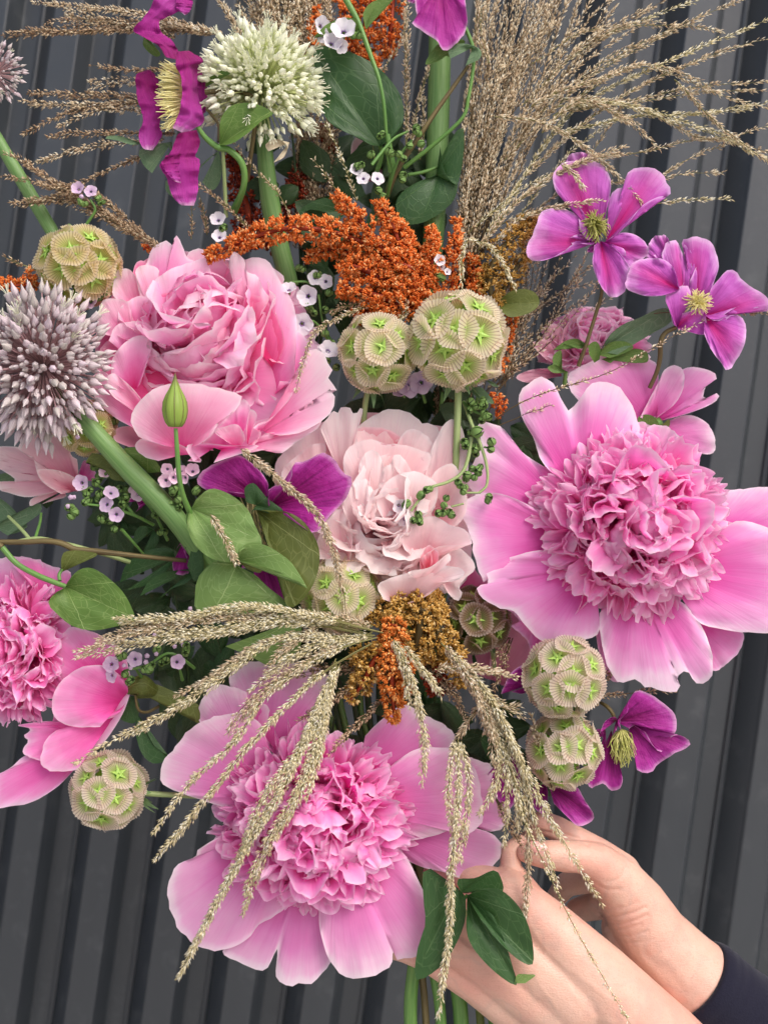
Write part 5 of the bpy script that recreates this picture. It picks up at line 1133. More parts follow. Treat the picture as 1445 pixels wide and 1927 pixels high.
fans(k4, [
 dict(o=[(760, 672), (770, 602), (810, 550), (872, 548), (886, 590), (850, 642), (800, 656)], b=(960, 820), d=(6, 4), arch=4),
 dict(o=[(930, 830), (905, 740), (850, 672), (852, 640), (878, 582), (930, 574), (962, 640), (1016, 702), (1000, 760), (962, 830), (960, 880)], b=(980, 960), d=(0, -4), arch=10, kink=6),
 dict(o=[(985, 840), (1030, 742), (1052, 682), (1022, 622), (960, 590), (980, 562), (1060, 556), (1122, 580), (1152, 642), (1168, 720), (1142, 802), (1120, 870)], b=(1040, 960), d=(4, -6), arch=10, kink=6),
 dict(o=[(1118, 940), (1120, 850), (1160, 800), (1210, 744), (1262, 744), (1302, 800), (1382, 852), (1446, 902), (1452, 970), (1400, 950), (1320, 932), (1240, 962), (1150, 1026)], b=(1060, 1010), d=(0, -16), arch=12, kink=8, tip=7),
 dict(o=[(1090, 1020), (1080, 960), (1110, 1010), (1160, 1026), (1210, 1018), (1252, 990), (1302, 1010), (1322, 1082), (1302, 1180), (1262, 1250), (1216, 1304), (1180, 1260), (1122, 1182), (1086, 1100)], b=(1080, 990), d=(-14, -34), arch=10, kink=7, tip=9),
 dict(o=[(912, 1042), (890, 960), (868, 880), (985, 824), (1010, 900), (960, 980), (1030, 962), (1082, 956), (1100, 1040), (1086, 1102), (1000, 1086), (940, 1072)], b=(936, 1062), d=(-6, -20), arch=14, tip=6),
 dict(o=[(870, 880), (820, 886), (740, 882), (652, 844), (646, 792), (690, 702), (760, 674), (862, 682), (922, 742), (934, 822)], b=(950, 850), d=(-18, -30), arch=10, kink=6)], TKx, M_clem, **VK)
ball_fil(k4, (1050, 920, -24), 90, 76, TKx, 90, 6, M_sta, L=1.0)
mb = MB(); mb.add(*tube(path3([(930, 1060, -6), (870, 1090, 0), (842, 1140, 4), (838, 1230, 20), (820, 1310, 34), (780, 1400, 50)], TKx), [4.2, 4.8, 4.4, 4.2], 9)); mb.obj('stem', M_stemB, k4)
TK5 = (920, 1180, 3.6125)
k5 = clematis(1175, 1400, 0, 'deep magenta nodding clematis with pale green stamens, lowest at the right below the seed heads')
fans(k5, [
 dict(o=[(780, 880), (740, 950), (672, 1062), (692, 1096), (770, 1062), (832, 1112), (892, 1090), (906, 1020), (882, 930), (860, 860)], b=(830, 700), d=(10, -2), arch=8, kink=5, tip=5),
 dict(o=[(705, 860), (715, 700), (760, 730), (800, 850), (780, 900), (730, 910)], b=(790, 690), d=(14, 8)),
 dict(o=[(960, 780), (1000, 940), (1012, 980), (1102, 990), (1150, 930), (1242, 870), (1368, 798), (1302, 736), (1232, 748), (1212, 792), (1160, 852), (1092, 772), (1070, 722), (1000, 680)], b=(940, 640), d=(4, -16), arch=8, kink=5, tip=6),
 dict(o=[(750, 722), (786, 642), (850, 610), (880, 660), (836, 742)], b=(860, 640), d=(0, -14), arch=4),
 dict(o=[(895, 700), (890, 630), (956, 562), (962, 480), (1002, 428), (1052, 440), (1132, 480), (1242, 570), (1272, 642), (1262, 722), (1200, 702), (1102, 652), (1002, 662), (950, 690)], b=(860, 640), d=(-4, -18), arch=14, kink=6, tip=7)], TK5, M_clemD, **VK)
ball_fil(k5, (905, 790, -6), 96, 110, TK5, 110, 8, M_staG, down=1.6)
mb = MB(); mb.add(*tube(path3([(860, 640, 0), (835, 580, 2), (800, 540, 10), (760, 515, 30)], TK5), [3.6, 4, 3.4], 8)); mb.obj('stem', M_stemB, k5)
k6 = clematis(1075, 1510, 30, 'deep magenta clematis petal below the two rosy seed heads, touching the fingers')
fans(k6, [dict(o=[(420, 1120), (480, 1090), (590, 1084), (652, 1180), (712, 1280), (682, 1332), (602, 1352), (540, 1300), (440, 1200)], b=(400, 1060), d=(34, 10), arch=12, kink=5),
          dict(o=[(300, 1080), (280, 1180), (340, 1260), (390, 1250), (400, 1120)], b=(380, 1040), d=(40, 30), arch=6)], TK5, M_clemD, **VK)
k7 = clematis(560, 930, 10, 'deep magenta clematis spreading between the rose pink and blush peonies, half under green leaves')
T7 = (340, 840, 3.80)
fans(k7, [
 dict(o=[(480, 340), (300, 316), (190, 314), (116, 250), (180, 160), (300, 100), (402, 60), (470, 90), (562, 170), (626, 262), (624, 350)], b=(590, 400), d=(0, -34), arch=20, kink=8),
 dict(o=[(640, 420), (626, 330), (652, 286), (770, 262), (800, 200), (800, 120), (862, 114), (940, 82), (1022, 40), (1102, 102), (1172, 200), (1232, 234), (1172, 382), (1062, 502), (960, 622), (860, 560), (760, 480)], b=(620, 440), d=(-20, -66), arch=18, kink=8, tip=10),
 dict(o=[(430, 880), (520, 860), (640, 856), (712, 930), (752, 1022), (752, 1100), (660, 1060), (520, 980)], b=(540, 640), d=(10, -2), arch=8, kink=5),
 dict(o=[(-30, 740), (0, 700), (40, 790), (66, 860), (50, 910), (-40, 912), (-60, 840)], b=(60, 600), d=(44, 36), arch=6),
 dict(o=[(-380, 400), (-340, 360), (-300, 430), (-320, 470)], b=(-200, 380), d=(60, 54))], T7, M_clemD, **VK)
filaments(k7, np.array([P(470, 935, -8)] * 50) + np.random.default_rng(1).normal(size=(50, 3)) * 6, np.array([P(505 + random.Random(i).uniform(-34, 28), 1000 + random.Random(i + 99).uniform(-20, 36), -14 + random.Random(i + 7).uniform(-8, 6)) for i in range(50)]), 1.2, M_staB, 5)
k8 = clematis(965, 1285, 0, 'small magenta clematis petal peeping out left of the upper rosy seed head')
fans(k8, [dict(o=[(80, 456), (110, 380), (150, 310), (240, 256), (250, 350), (240, 450), (150, 440)], b=(330, 380), d=(6, -8), arch=6),
          dict(o=[(110, 900), (160, 860), (210, 980), (200, 1140), (130, 1240), (60, 1180), (-10, 1000)], b=(130, 840), d=(40, 30), arch=6)], TK5, M_clemD, **VK)
mb = MB(); mb.add(*tube(path3([(1010, 1290, 10), (1030, 1300, 20)]), [3, 3], 6)); mb.obj('stem', M_stemB, k8)

# ------------------------------------------------------------------ flower bud on its stalk
bud = thing('clematis_bud', P(327, 765, -100), 'pointed green bud with dark ribs standing in front of the rose pink peony', 'flower bud')
def bud_mat():
    m, n = nodes('bud_ribbed'); u, v = uvs(n)
    f = math_(n, 'ABSOLUTE', math_(n, 'SUBTRACT', math_(n, 'FRACT', math_(n, 'ADD', math_(n, 'MULTIPLY', u, 8), .35)), .5))
    rb = math_(n, 'SUBTRACT', 1, math_(n, 'DIVIDE', f, .075), None, True)
    c = mixc(n, lin(112, 140, 52), lin(146, 168, 78), noise_(n, comb(n, math_(n, 'MULTIPLY', u, 60), math_(n, 'MULTIPLY', v, 3)), 1, 3))
    c = mixc(n, c, lin(92, 60, 48), math_(n, 'MAXIMUM', rb, math_(n, 'MULTIPLY', math_(n, 'SUBTRACT', v, .72, None, True), 3.5, None, True)))
    return finish_mat(m, n, c, .5, .1, rb, .4, .0006, .35)
pr = [(1, 0), (12, 1), (17, 8), (20.5, 18), (22.3, 30), (21, 44), (16.5, 56), (11, 66), (6.5, 76), (3.4, 84), (1.6, 92), (.3, 97)]
V, F, U = lathe(pr, 32, 8, -.045); mb = MB(); mb.add(np.stack([V[:, 0], V[:, 2], V[:, 1]], -1) + P(330, 804, -140), F, U); mb.obj('bud', bud_mat(), bud)
mb = MB(); mb.add(*tube(path3([(331, 806, -140), (334, 850, -136), (338, 900, -120), (346, 935, -96), (358, 965, -66)]), [3.6, 4.6, 4.4, 5.4], 10)); mb.obj('stem', M_stem, bud)

# ------------------------------------------------------------------ leaves
T4b = (560, 0, 3.80)
sprout('large dark green oval leaf right of the white allium, behind a pale stem', 'leaf', [
 ('leaf', dict(o=[(520, 1036), (400, 972), (262, 904), (182, 800), (150, 600), (116, 430), (128, 336), (250, 336), (402, 382), (562, 470), (700, 620), (752, 740), (756, 860), (706, 952), (640, 1010)], b=(590, 1046), d=(60, 40), arch=18, kink=6, tip=6, m=M_leafD, ns=40, ruf=6)),
 ('stem', [(590, 1046, 58), (600, 1110, 70), (560, 1250, 90)], [4, 5], M_stem, T4b)], T=T4b)
sprout('bright green climbing stem running down from the top edge over the large dark leaf', 'stem', [
 ('leaf', dict(o=[(440, 230), (340, 160), (240, 200), (120, 270), (200, 180), (320, 130), (420, 130)], b=(450, 236), d=(20, 0), arch=6, tip=3, m=M_leaf), T4b),
 ('leaf', dict(o=[(480, 180), (470, 90), (540, 10), (700, -20), (640, 20), (550, 70), (510, 130)], b=(490, 210), d=(20, 14), tip=3, m=M_leaf), T4b),
 ('stem', [(330, -30, 20), (420, 130, 16), (465, 240, 14), (530, 420, 12), (580, 560, 10), (616, 740, 14), (634, 960, 30)], [6.4, 5, 3.6, 3.2], M_stem, T4b),
 ('stem', [(640, 960, 30), (680, 1200, 44), (640, 1400, 80)], [5, 6], M_stem, T4b),
 ('stem', [(1220, 470, 20), (1100, 640, 20), (1000, 780, 20), (880, 960, 24), (720, 1200, 40), (620, 1440, 70)], [3.4, 4.4, 5, 6], M_stemB, T4b),
 ('stem', [(1190, 180, 0), (1250, 330, 4), (1256, 470, 8), (1220, 700, 14), (1180, 840, 20), (1000, 1010, 30), (760, 1200, 50)], [3.8, 3.4, 3.4, 4, 4.4], M_stem, T4b),
 ('leaf', dict(o=[(1080, 410), (1060, 400), (1000, 440), (912, 460), (950, 380), (1000, 320), (1060, 300), (1180, 280)], b=(1200, 300), d=(10, 4), tip=3, m=M_leaf, arch=6), T4b),
 ('leaf', dict(o=[(1090, 420), (1080, 350), (1180, 310), (1300, 350), (1300, 420), (1200, 470)], b=(1250, 340), d=(4, -10), m=M_leafG, arch=12), T4b)], name='climbing_stem')
sprout('pair of dark leaves low behind the upright stem at the top', 'leaf', [
 ('leaf', dict(o=[(960, 1270), (860, 1300), (740, 1380), (700, 1480), (760, 1596), (900, 1590), (1050, 1500), (1130, 1400), (1140, 1240), (1050, 1220)], b=(1010, 1240), d=(70, 56), arch=16, kink=6, m=M_leafD)),
 ('leaf', dict(o=[(1010, 1160), (1060, 1060), (1170, 900), (1190, 1040), (1150, 1300), (1090, 1290), (1040, 1190), (1020, 1050)], b=(990, 1250), d=(66, 44), arch=8, kink=5, tip=4, m=M_leafD)),
 ('stem', [(790, 1250, 60), (900, 1230, 60), (1010, 1190, 62)], [3.4, 3], M_stem, T4b)], T=T4b)
sprout('mid green leaf with a clear midrib in front of the white allium', 'leaf', [
 ('leaf', dict(o=[(652, 900), (648, 820), (668, 760), (720, 702), (822, 680), (920, 700), (1004, 752), (930, 800), (850, 870), (750, 942), (690, 962)], b=(645, 962), d=(-30, -52), arch=10, kink=5, tip=6, m=M_leaf), TS),
 ('leaf', dict(o=[(560, 560), (556, 530), (620, 490), (700, 450), (716, 490), (640, 500)], b=(552, 580), d=(-20, -34), tip=3, m=M_leaf), TS),
 ('stem', [(500, 840, -20), (560, 920, -26), (640, 980, -30), (700, 990, -28), (780, 1060, -20), (812, 1150, -8), (800, 1260, 10), (740, 1400, 50)], [4, 6, 6.4, 6, 8], M_stem, TS),
 ('stem', [(670, 1000, -24), (680, 1200, 0), (690, 1440, 30)], [3.4, 4], M_stemP, TS),
 ('stem', [(560, 720, -20), (600, 770, -18), (640, 830, -18), (640, 940, -24)], [3, 2.4], M_stemB, TS),
 ('leaf', dict(o=[(200, 1150), (140, 1090), (114, 1000), (200, 960), (300, 965), (340, 1060), (310, 1170)], b=(330, 940), d=(10, 4), m=M_leafG, arch=8), TS),
 ('leaf', dict(o=[(480, 1150), (560, 1060), (640, 1030), (664, 1100), (650, 1200), (600, 1262), (530, 1210)], b=(640, 1000), d=(10, 20), m=M_leafG, arch=6), TS),
 ('leaf', dict(o=[(-110, 920), (-90, 900), (0, 905), (120, 950), (60, 960), (-30, 930)], b=(130, 955), d=(4, 0), m=M_leafG), TS),
 ('leaf', dict(o=[(290, 1200), (290, 1260), (340, 1310), (400, 1320), (420, 1250)], b=(380, 1150), d=(20, 24), m=M_leafG), TS),
 ('leaf', dict(o=[(144, 250), (140, 300), (180, 350), (230, 376), (256, 360), (230, 320), (170, 260)], b=(160, 240), d=(0, -8), arch=8, m=M_leaf), TS)], name='climbing_stem')
T6 = (340, 840, 3.80)
sprout('broad heart shaped leaves left of centre, below the ribbed bud', 'leaf', [
 ('leaf', dict(o=[(640, 470), (760, 468), (862, 522), (922, 592), (982, 702), (994, 820), (962, 962), (882, 1090), (800, 1152), (745, 1110), (752, 950), (640, 760), (628, 560)], b=(540, 450), d=(-30, -64), arch=26, kink=6, tip=8, m=M_leafO, ruf=6, ns=36), T6),
 ('leaf', dict(o=[(470, 400), (458, 300), (520, 262), (572, 312), (622, 372), (740, 466), (640, 482), (540, 452), (500, 480)], b=(540, 420), d=(-40, -50), arch=8, m=M_leafD), T6),
 ('leaf', dict(o=[(380, 828), (282, 814), (202, 850), (120, 950), (104, 1080), (120, 1190), (300, 1240), (500, 1200), (765, 1146), (620, 1000), (522, 912), (440, 890)], b=(400, 850), d=(-30, -44), arch=20, kink=6, tip=8, m=M_leafL, ns=34, ruf=5), T6),
 ('leaf', dict(o=[(240, 1300), (460, 1260), (600, 1235), (830, 1180), (866, 1400), (790, 1500), (640, 1570), (500, 1500), (320, 1430)], b=(860, 1230), d=(6, -10), arch=16, kink=5, m=M_leafL), T6),
 ('leaf', dict(o=[(112, 378), (190, 312), (262, 306), (382, 360), (482, 452), (532, 562), (584, 694), (500, 722), (420, 746), (402, 820), (300, 824), (200, 790), (100, 702), (50, 582), (54, 492)], b=(78, 444), d=(-60, -84), arch=16, kink=6, tip=6, m=M_leafL, ns=36, ruf=5), T6),
 ('leaf', dict(o=[(410, 790), (430, 722), (502, 690), (602, 704), (702, 760), (802, 842), (906, 1016), (840, 966), (742, 914), (602, 864), (500, 832)], b=(406, 818), d=(-60, -88), arch=12, kink=-6, tip=6, m=M_leafL), T6),
 ('leaf', dict(o=[(470, 830), (580, 870), (560, 905), (480, 880)], b=(420, 830), d=(-50, -54), m=M_leafO), T6),
 ('stem', [(70, 440, -62), (60, 560, -40), (200, 700, -20), (400, 840, -30)], [4, 3.4], M_stem, T6)], name='leafy_sprig')
T4 = (0, 1020, 3.707)
sprout('glossy heart shaped leaf over the left pink peony, on a stalk from the left edge', 'leaf', [
 ('leaf', dict(o=[(472, 280), (540, 202), (622, 178), (702, 210), (782, 270), (862, 352), (922, 462), (934, 545), (800, 592), (640, 616), (500, 582), (402, 502), (338, 430), (382, 360), (440, 332)], b=(462, 312), d=(-50, -74), arch=14, kink=6, tip=7, m=M_leaf, ns=38, ruf=4), T4),
 ('leaf', dict(o=[(430, 180), (430, 120), (456, 68), (560, 60), (684, 84), (602, 130), (510, 150), (460, 190)], b=(434, 210), d=(-34, -46), arch=6, tip=4, m=M_leafO), T4),
 ('stem', [(20, 40, -40), (120, 150, -42), (260, 230, -46), (380, 280, -50), (466, 312, -52)], [5.6, 5.2, 5.4, 4.6], M_stem, T4),
 ('stem', [(420, 270, -44), (415, 230, -40), (435, 190, -36)], [3.6, 3], M_stem, T4),
 ('stem', [(-40, -10, -36), (20, 40, -40)], [8, 6], M_stemB, T4),
 ('stem', [(-60, 0, -36), (180, 0, -36), (320, -8, -34), (440, 10, -32), (520, 50, -30), (640, 62, -24), (900, 90, -10), (1300, 130, 30)], [5, 5, 6, 5.4, 4.4, 4], M_stemB, T4),
 ('stem', [(60, 10, -28), (230, -20, -26), (340, -10, -22), (640, 60, -6), (910, 140, 20)], [3.4, 5.6, 4.4, 4], M_stemP, T4),
 ('stem', [(210, -20, -24), (150, -90, -10), (60, -180, 10)], [3.6, 3], M_stemP, T4), ('stem', [(250, -30, -24), (280, -130, 0), (290, -200, 20)], [3, 2.4], M_stem, T4)], name='climbing_stem')
sprout('olive leaf folded behind the thick diagonal allium stem', 'leaf', [
 ('leaf', dict(o=[(880, 480), (800, 460), (740, 380), (690, 330), (615, 350), (640, 300), (670, 275), (740, 290), (860, 300), (960, 380)], b=(980, 490), d=(-10, -20), arch=6, tip=3, m=M_leafO)),
 ('leaf', dict(o=[(1000, 330), (930, 280), (885, 244), (980, 236), (1060, 270), (1130, 350), (1164, 416), (1100, 400)], b=(1060, 420), d=(-14, -30), arch=8, tip=2, m=M_leaf))], T=TL)
sprout('pale blurred leaves at the left edge under the streaked peony', 'leaf', [
 ('leaf', dict(o=[(-40, 500), (-20, 440), (60, 418), (130, 450), (136, 484), (60, 514)], b=(-60, 480), d=(80, 70), m=M_leafG)),
 ('leaf', dict(o=[(-40, 620), (0, 600), (60, 640), (120, 700), (200, 800), (60, 860), (-30, 800)], b=(-60, 560), d=(90, 80), m=M_leafG)),
 ('leaf', dict(o=[(-20, 780), (60, 740), (150, 690), (284, 634), (292, 700), (190, 780), (60, 866)], b=(-40, 800), d=(84, 70), tip=4, m=M_leafG))], T=TL)
sprout('dark leaves in the shade left of the pale green leaf group', 'leaf', [
 ('leaf', dict(o=[(860, 1200), (900, 1080), (1000, 1000), (1100, 960), (1240, 964), (1220, 1080), (1100, 1200), (900, 1260)], b=(1260, 1020), d=(50, 40), m=M_leafD, arch=10)),
 ('leaf', dict(o=[(1000, 1300), (1080, 1180), (1220, 1120), (1380, 1130), (1340, 1200), (1200, 1260), (1120, 1340)], b=(1400, 1100), d=(50, 30), m=M_leafD, arch=10)),
 ('leaf', dict(o=[(940, 960), (980, 820), (1060, 800), (1140, 880), (1100, 960), (1020, 1000)], b=(1100, 820), d=(60, 50), m=M_leafD, arch=10)),
 ('leaf', dict(o=[(1330, 960), (1280, 860), (1290, 820), (1420, 860), (1460, 1100), (1400, 1200), (1340, 1080)], b=(1400, 850), d=(0, -10), m=M_leafD, arch=10))], T=TL)
sprout('grey green leaf and small shoots behind the right hand clematis stems', 'leaf', [
 ('leaf', dict(o=[(510, 1186), (560, 1100), (640, 1040), (722, 1008), (820, 960), (896, 958), (900, 1030), (800, 1092), (700, 1152), (600, 1214)], b=(498, 1196), d=(60, 40), arch=10, kink=5, tip=5, m=M_leafG)),
 ('leaf', dict(o=[(500, 1196), (560, 1146), (640, 1140), (690, 1170), (650, 1200), (560, 1234)], b=(490, 1216), d=(50, 40), tip=3, m=M_leaf)),
 ('leaf', dict(o=[(560, 1262), (640, 1204), (700, 1180), (764, 1200), (768, 1254), (700, 1262)], b=(510, 1240), d=(56, 46), tip=3, m=M_leaf)),
 ('leaf', dict(o=[(420, 1176), (380, 1126), (310, 1136), (238, 1190), (300, 1156), (380, 1182)], b=(450, 1170), d=(50, 40), tip=3, m=M_leaf)),
 ('leaf', dict(o=[(300, 1300), (250, 1270), (208, 1286), (240, 1316), (290, 1316)], b=(324, 1316), d=(50, 42), tip=2, m=M_leaf)),
 ('leaf', dict(o=[(238, 1270), (240, 1220), (282, 1188), (290, 1240), (284, 1290)], b=(290, 1310), d=(52, 44), tip=2, m=M_leaf)),
 ('leaf', dict(o=[(440, 1210), (440, 1160), (480, 1140), (505, 1180), (500, 1240)], b=(470, 1260), d=(44, 34), tip=2, m=M_leaf)),
 ('stem', [(310, 1310, 54), (300, 1400, 70)], [4, 4], M_stem, TKx)], T=TKx)
sprout('rounded olive leaf right of the rust amaranth', 'leaf', [('leaf', dict(o=[(-50, 900), (0, 860), (80, 845), (142, 870), (162, 930), (104, 982), (0, 1004), (-50, 970)], b=(-70, 935), d=(40, 20), arch=8, kink=5, tip=4, m=M_leafO))], T=TKx)
sprout('dark green three lobed leaf hanging over the nearer hand', 'leaf', [
 ('leaf', dict(o=[(230, 340), (140, 288), (134, 400), (142, 500), (112, 600), (107, 716), (205, 660), (262, 572), (292, 490), (296, 400)], b=(270, 370), d=(-58, -78), arch=10, kink=5, tip=5, m=M_leafD)),
 ('leaf', dict(o=[(262, 350), (270, 330), (330, 328), (402, 298), (430, 330), (436, 382), (380, 370), (310, 380)], b=(280, 385), d=(-58, -70), tip=5, m=M_leafD)),
 ('leaf', dict(o=[(320, 384), (372, 366), (432, 376), (492, 430), (530, 500), (550, 580), (549, 656), (500, 642), (440, 590), (376, 520), (330, 450)], b=(300, 394), d=(-66, -104), arch=14, kink=5, tip=6, m=M_leafD, ns=40, ruf=4)),
 ('leaf', dict(o=[(400, 470), (440, 560), (472, 660), (487, 736), (402, 682), (322, 592), (298, 520), (306, 440)], b=(300, 394), d=(-65, -98), arch=12, kink=4, tip=3, m=M_leafD, ns=36, ruf=3)),
 ('leaf', dict(o=[(484, 734), (490, 696), (530, 694), (560, 698), (522, 728)], b=(478, 730), d=(-96, -100), tip=3, m=M_leafL)),
 ('stem', [(300, 394, -66), (285, 420, -60), (290, 470, -50), (250, 560, -20)], [3, 3.4], M_stem, TH)], T=TH)
sprout('olive stalks and sepals beside the left peony, above the lower left seed head', 'leaf', [
 ('leaf', dict(o=[(470, 800), (560, 830), (640, 740), (800, 790), (1000, 900), (1004, 1020), (860, 930), (700, 850), (560, 850)], b=(540, 780), d=(20, 30), m=M_leafO)),
 ('leaf', dict(o=[(560, 1030), (570, 1120), (610, 1230), (690, 1290), (796, 1250), (700, 1180), (640, 1080), (612, 1000)], b=(580, 960), d=(30, 20), tip=4, m=M_leafD)),
 ('leaf', dict(o=[(440, 960), (480, 1000), (560, 1010), (590, 900), (560, 830)], b=(520, 830), d=(24, 30), m=M_leafD)),
 ('stem', [(560, 820, 10), (580, 920, 16), (640, 940, 30), (720, 900, 50)], [2.6, 3], M_stemB, (100, 1080, 3.6125))], T=(100, 1080, 3.6125))

# green stalks under the hands
rs = random.Random(4)
for i, (x0, x1, m_, w_, lab) in enumerate([(772, 780, M_stem, 13, 'leftmost light green cut stem under the nearer hand'), (800, 790, M_stemB, 7, 'thin reddish brown cut stem under the nearer hand'), (828, 812, M_stem, 11, 'light green cut stem right of the reddish one'),
        (866, 850, M_stem, 15, 'broad green cut stem in the middle under the nearer hand'), (902, 880, M_leafO, 8, 'yellowish cut stem under the nearer hand'), (930, 905, M_stem, 14, 'green cut stem nearest the wrist at the bottom edge'), (965, 930, M_stemD, 15, 'dark green cut stem vanishing beneath the wrist')]):
    t = thing('cut_stem', P(x0, 1900, 60), lab, 'stem', 'cut stems under the hands')
    mb = MB(); mb.add(*tube(path3([(x1 * .5 + 360, 1500, 130), (x1 - 8, 1700, 90), (x1, 1800, 66), (x0, 1900, 60 + 6 * (i % 2)), (x0 + 8, 2100, 60)]), [w_ * .8, w_, w_, w_], 14, 22)); mb.obj('stalk', m_, t)
# ------------------------------------------------------------------ dried grasses
def fanbr(r, roots, tips, n, mid, jr=6, jt=18):
    out = []
    for i in range(n):
        t = (i + r.random()) / n; k = t * (len(tips) - 1); a = int(k); f = k - a; a2 = min(a + 1, len(tips) - 1)
        tip = [tips[a][j] * (1 - f) + tips[a2][j] * f for j in range(3)]; rt = r.choice(roots)
        m_ = [rt[j] * .5 + tip[j] * .5 + mid[j] * r.uniform(.3, 1.2) for j in range(3)]
        out.append([tuple(v + r.gauss(0, jr) for v in rt), tuple(v + r.gauss(0, jr) for v in m_), tuple(v + r.gauss(0, jt) for v in tip)])
    return out
r = random.Random(12)
# tall sheaf, upper right
up = [( [(868, 640, 70), (880, 480, 60), (900, 320, 50), (940, 150, 44), (1000, -40, 40)], 9, 22, .22), ([(875, 600, 70), (900, 420, 60), (950, 230, 52), (1020, 60, 50), (1080, -60, 50)], 9, 22, .25),
      ([(862, 620, 76), (868, 450, 70), (880, 300, 66), (900, 150, 60), (920, -40, 56)], 7, 14, .2), ([(880, 560, 66), (930, 380, 50), (1010, 210, 46), (1110, 90, 44), (1250, 0, 44)], 7, 22, .25),
      ([(870, 560, 60), (884, 470, 52), (900, 380, 50), (930, 260, 44), (980, 120, 40), (1060, 20, 40)], 8, 20, .1)]
up += [(b, 1, 0, .3) for b in fanbr(r, [(872, 560, 66), (880, 420, 60), (900, 300, 54)], [(890, -30, 50), (960, -40, 46), (1060, -40, 44), (1180, -20, 44)], 26, (-14, 10, 0), 6, 26)]
grass('tall sheaf of tan feathery grass filling the upper right, leaning right', up, 31, mat=M_gr, spread=3.0, L=9.5, W=1.15, dens=.6, ang=.45, stalk=M_grSb)
side = [[(900, 470, 40), (1000, 310, 36), (1090, 200, 34), (1270, 110, 30), (1460, 30, 24)], [(980, 340, 40), (1100, 230, 36), (1230, 150, 34), (1380, 90, 30), (1460, 70, 30)],
 [(950, 300, 34), (1100, 150, 34), (1250, 60, 34), (1420, -10, 34)], [(1050, 250, 26), (1200, 218, 24), (1330, 212, 24), (1460, 190, 24)], [(1040, 220, 20), (1180, 130, 20), (1290, 150, 20), (1370, 185, 18), (1460, 205, 18)],
 [(1060, 210, 30), (1180, 196, 30), (1320, 172, 30), (1435, 170, 30)], [(1050, 200, 22), (1150, 190, 20), (1270, 222, 16), (1360, 252, 14), (1460, 310, 10)], [(1270, 150, 10), (1350, 232, 8), (1455, 312, 4)],
 [(1050, 185, 34), (1200, 200, 34), (1330, 262, 34), (1460, 232, 34)], [(880, 440, 40), (960, 372, 34), (1050, 322, 20), (1160, 290, 10)], [(900, 460, 40), (960, 412, 34), (1060, 386, 20), (1132, 378, 10)],
 [(1120, 345, 40), (1250, 335, 40), (1300, 326, 40), (1360, 325, 40)], [(1200, 390, 40), (1300, 376, 40), (1376, 375, 40)], [(1230, 340, 40), (1300, 296, 40), (1360, 274, 40)], [(1090, 300, 40), (1200, 288, 40), (1330, 262, 38), (1460, 290, 30)],
 [(960, 430, 50), (1060, 300, 50), (1150, 230, 48)], [(960, 440, 50), (1080, 330, 50), (1170, 200, 50)], [(940, 300, 46), (1040, 190, 46), (1160, 100, 44), (1270, 60, 44)], [(980, 200, 46), (1100, 90, 46), (1230, 30, 46), (1370, -20, 46)],
 [(1000, 120, 46), (1100, 60, 46), (1240, 40, 46), (1240, 40, 46)], [(1080, 90, 40), (1180, 50, 40), (1300, 50, 40), (1360, 60, 40)]]
grass('loose arching grass spikes spreading across the wall to the upper right edge', [(b, 2 if i < 9 else 1, 9, .02, M_gr if i % 3 else M_grG) for i, b in enumerate(side)], 32, spread=3.0, dens=.85, L=9.5, W=1.2, ang=.5)
grass('thick drooping grass tufts reaching over the upper right clematis', [
 ([(1020, 250, 0), (1090, 190, -10), (1150, 210, -14), (1200, 244, -16), (1242, 282, -16)], 3, 5, 0), ([(930, 220, 10), (1010, 228, 4), (1090, 270, -6), (1160, 330, -14), (1206, 380, -18)], 2, 6, 0),
 ([(900, 470, 20), (960, 390, 4), (1040, 330, -8), (1110, 300, -16), (1162, 290, -20)], 3, 5, 0), ([(920, 470, 20), (980, 410, 4), (1060, 386, -14), (1134, 378, -26)], 2, 4, 0), ([(1055, 310, -20), (1080, 330, -24), (1096, 356, -26)], 2, 3, 0, M_grG),
 ([(880, 450, 10), (915, 462, 0), (945, 495, -6), (972, 546, -10)], 2, 3, 0, M_grG), ([(880, 450, 10), (870, 480, 0), (869, 545, -10)], 2, 3, 0, M_grG), ([(1000, 200, 10), (1060, 170, 0), (1130, 150, 0), (1210, 120, 0)], 3, 7, 0)], 33, dens=1.0, L=9.5, W=1.25, ang=.5, spread=3.4)
lower = [(b, 1, 0, .1) for b in fanbr(r, [(900, 760, 96), (950, 720, 96), (930, 660, 90)], [(960, 420, 90), (1060, 470, 90), (1150, 540, 90)], 26, (-6, 6, 0), 12, 26)]
grass('wispy brown grass in the gap between the seed heads and the small ruffled peony', lower, 34, mat=M_gr, dens=.45, spread=3, stalk=M_grSb)
grass('long thin grass spike crossing the top of the big pink peony', [([(930, 790, 0), (1000, 748, -30), (1100, 716, -46), (1180, 684, -46), (1250, 640, -44), (1330, 600, -20)], 1, 0, .12), ([(940, 800, 10), (1000, 775, 0), (1040, 762, 0)], 1, 0, .5)], 35, mat=M_gr, dens=.42, L=8, spread=2.6, stalk=M_grSb)
mb_ = None
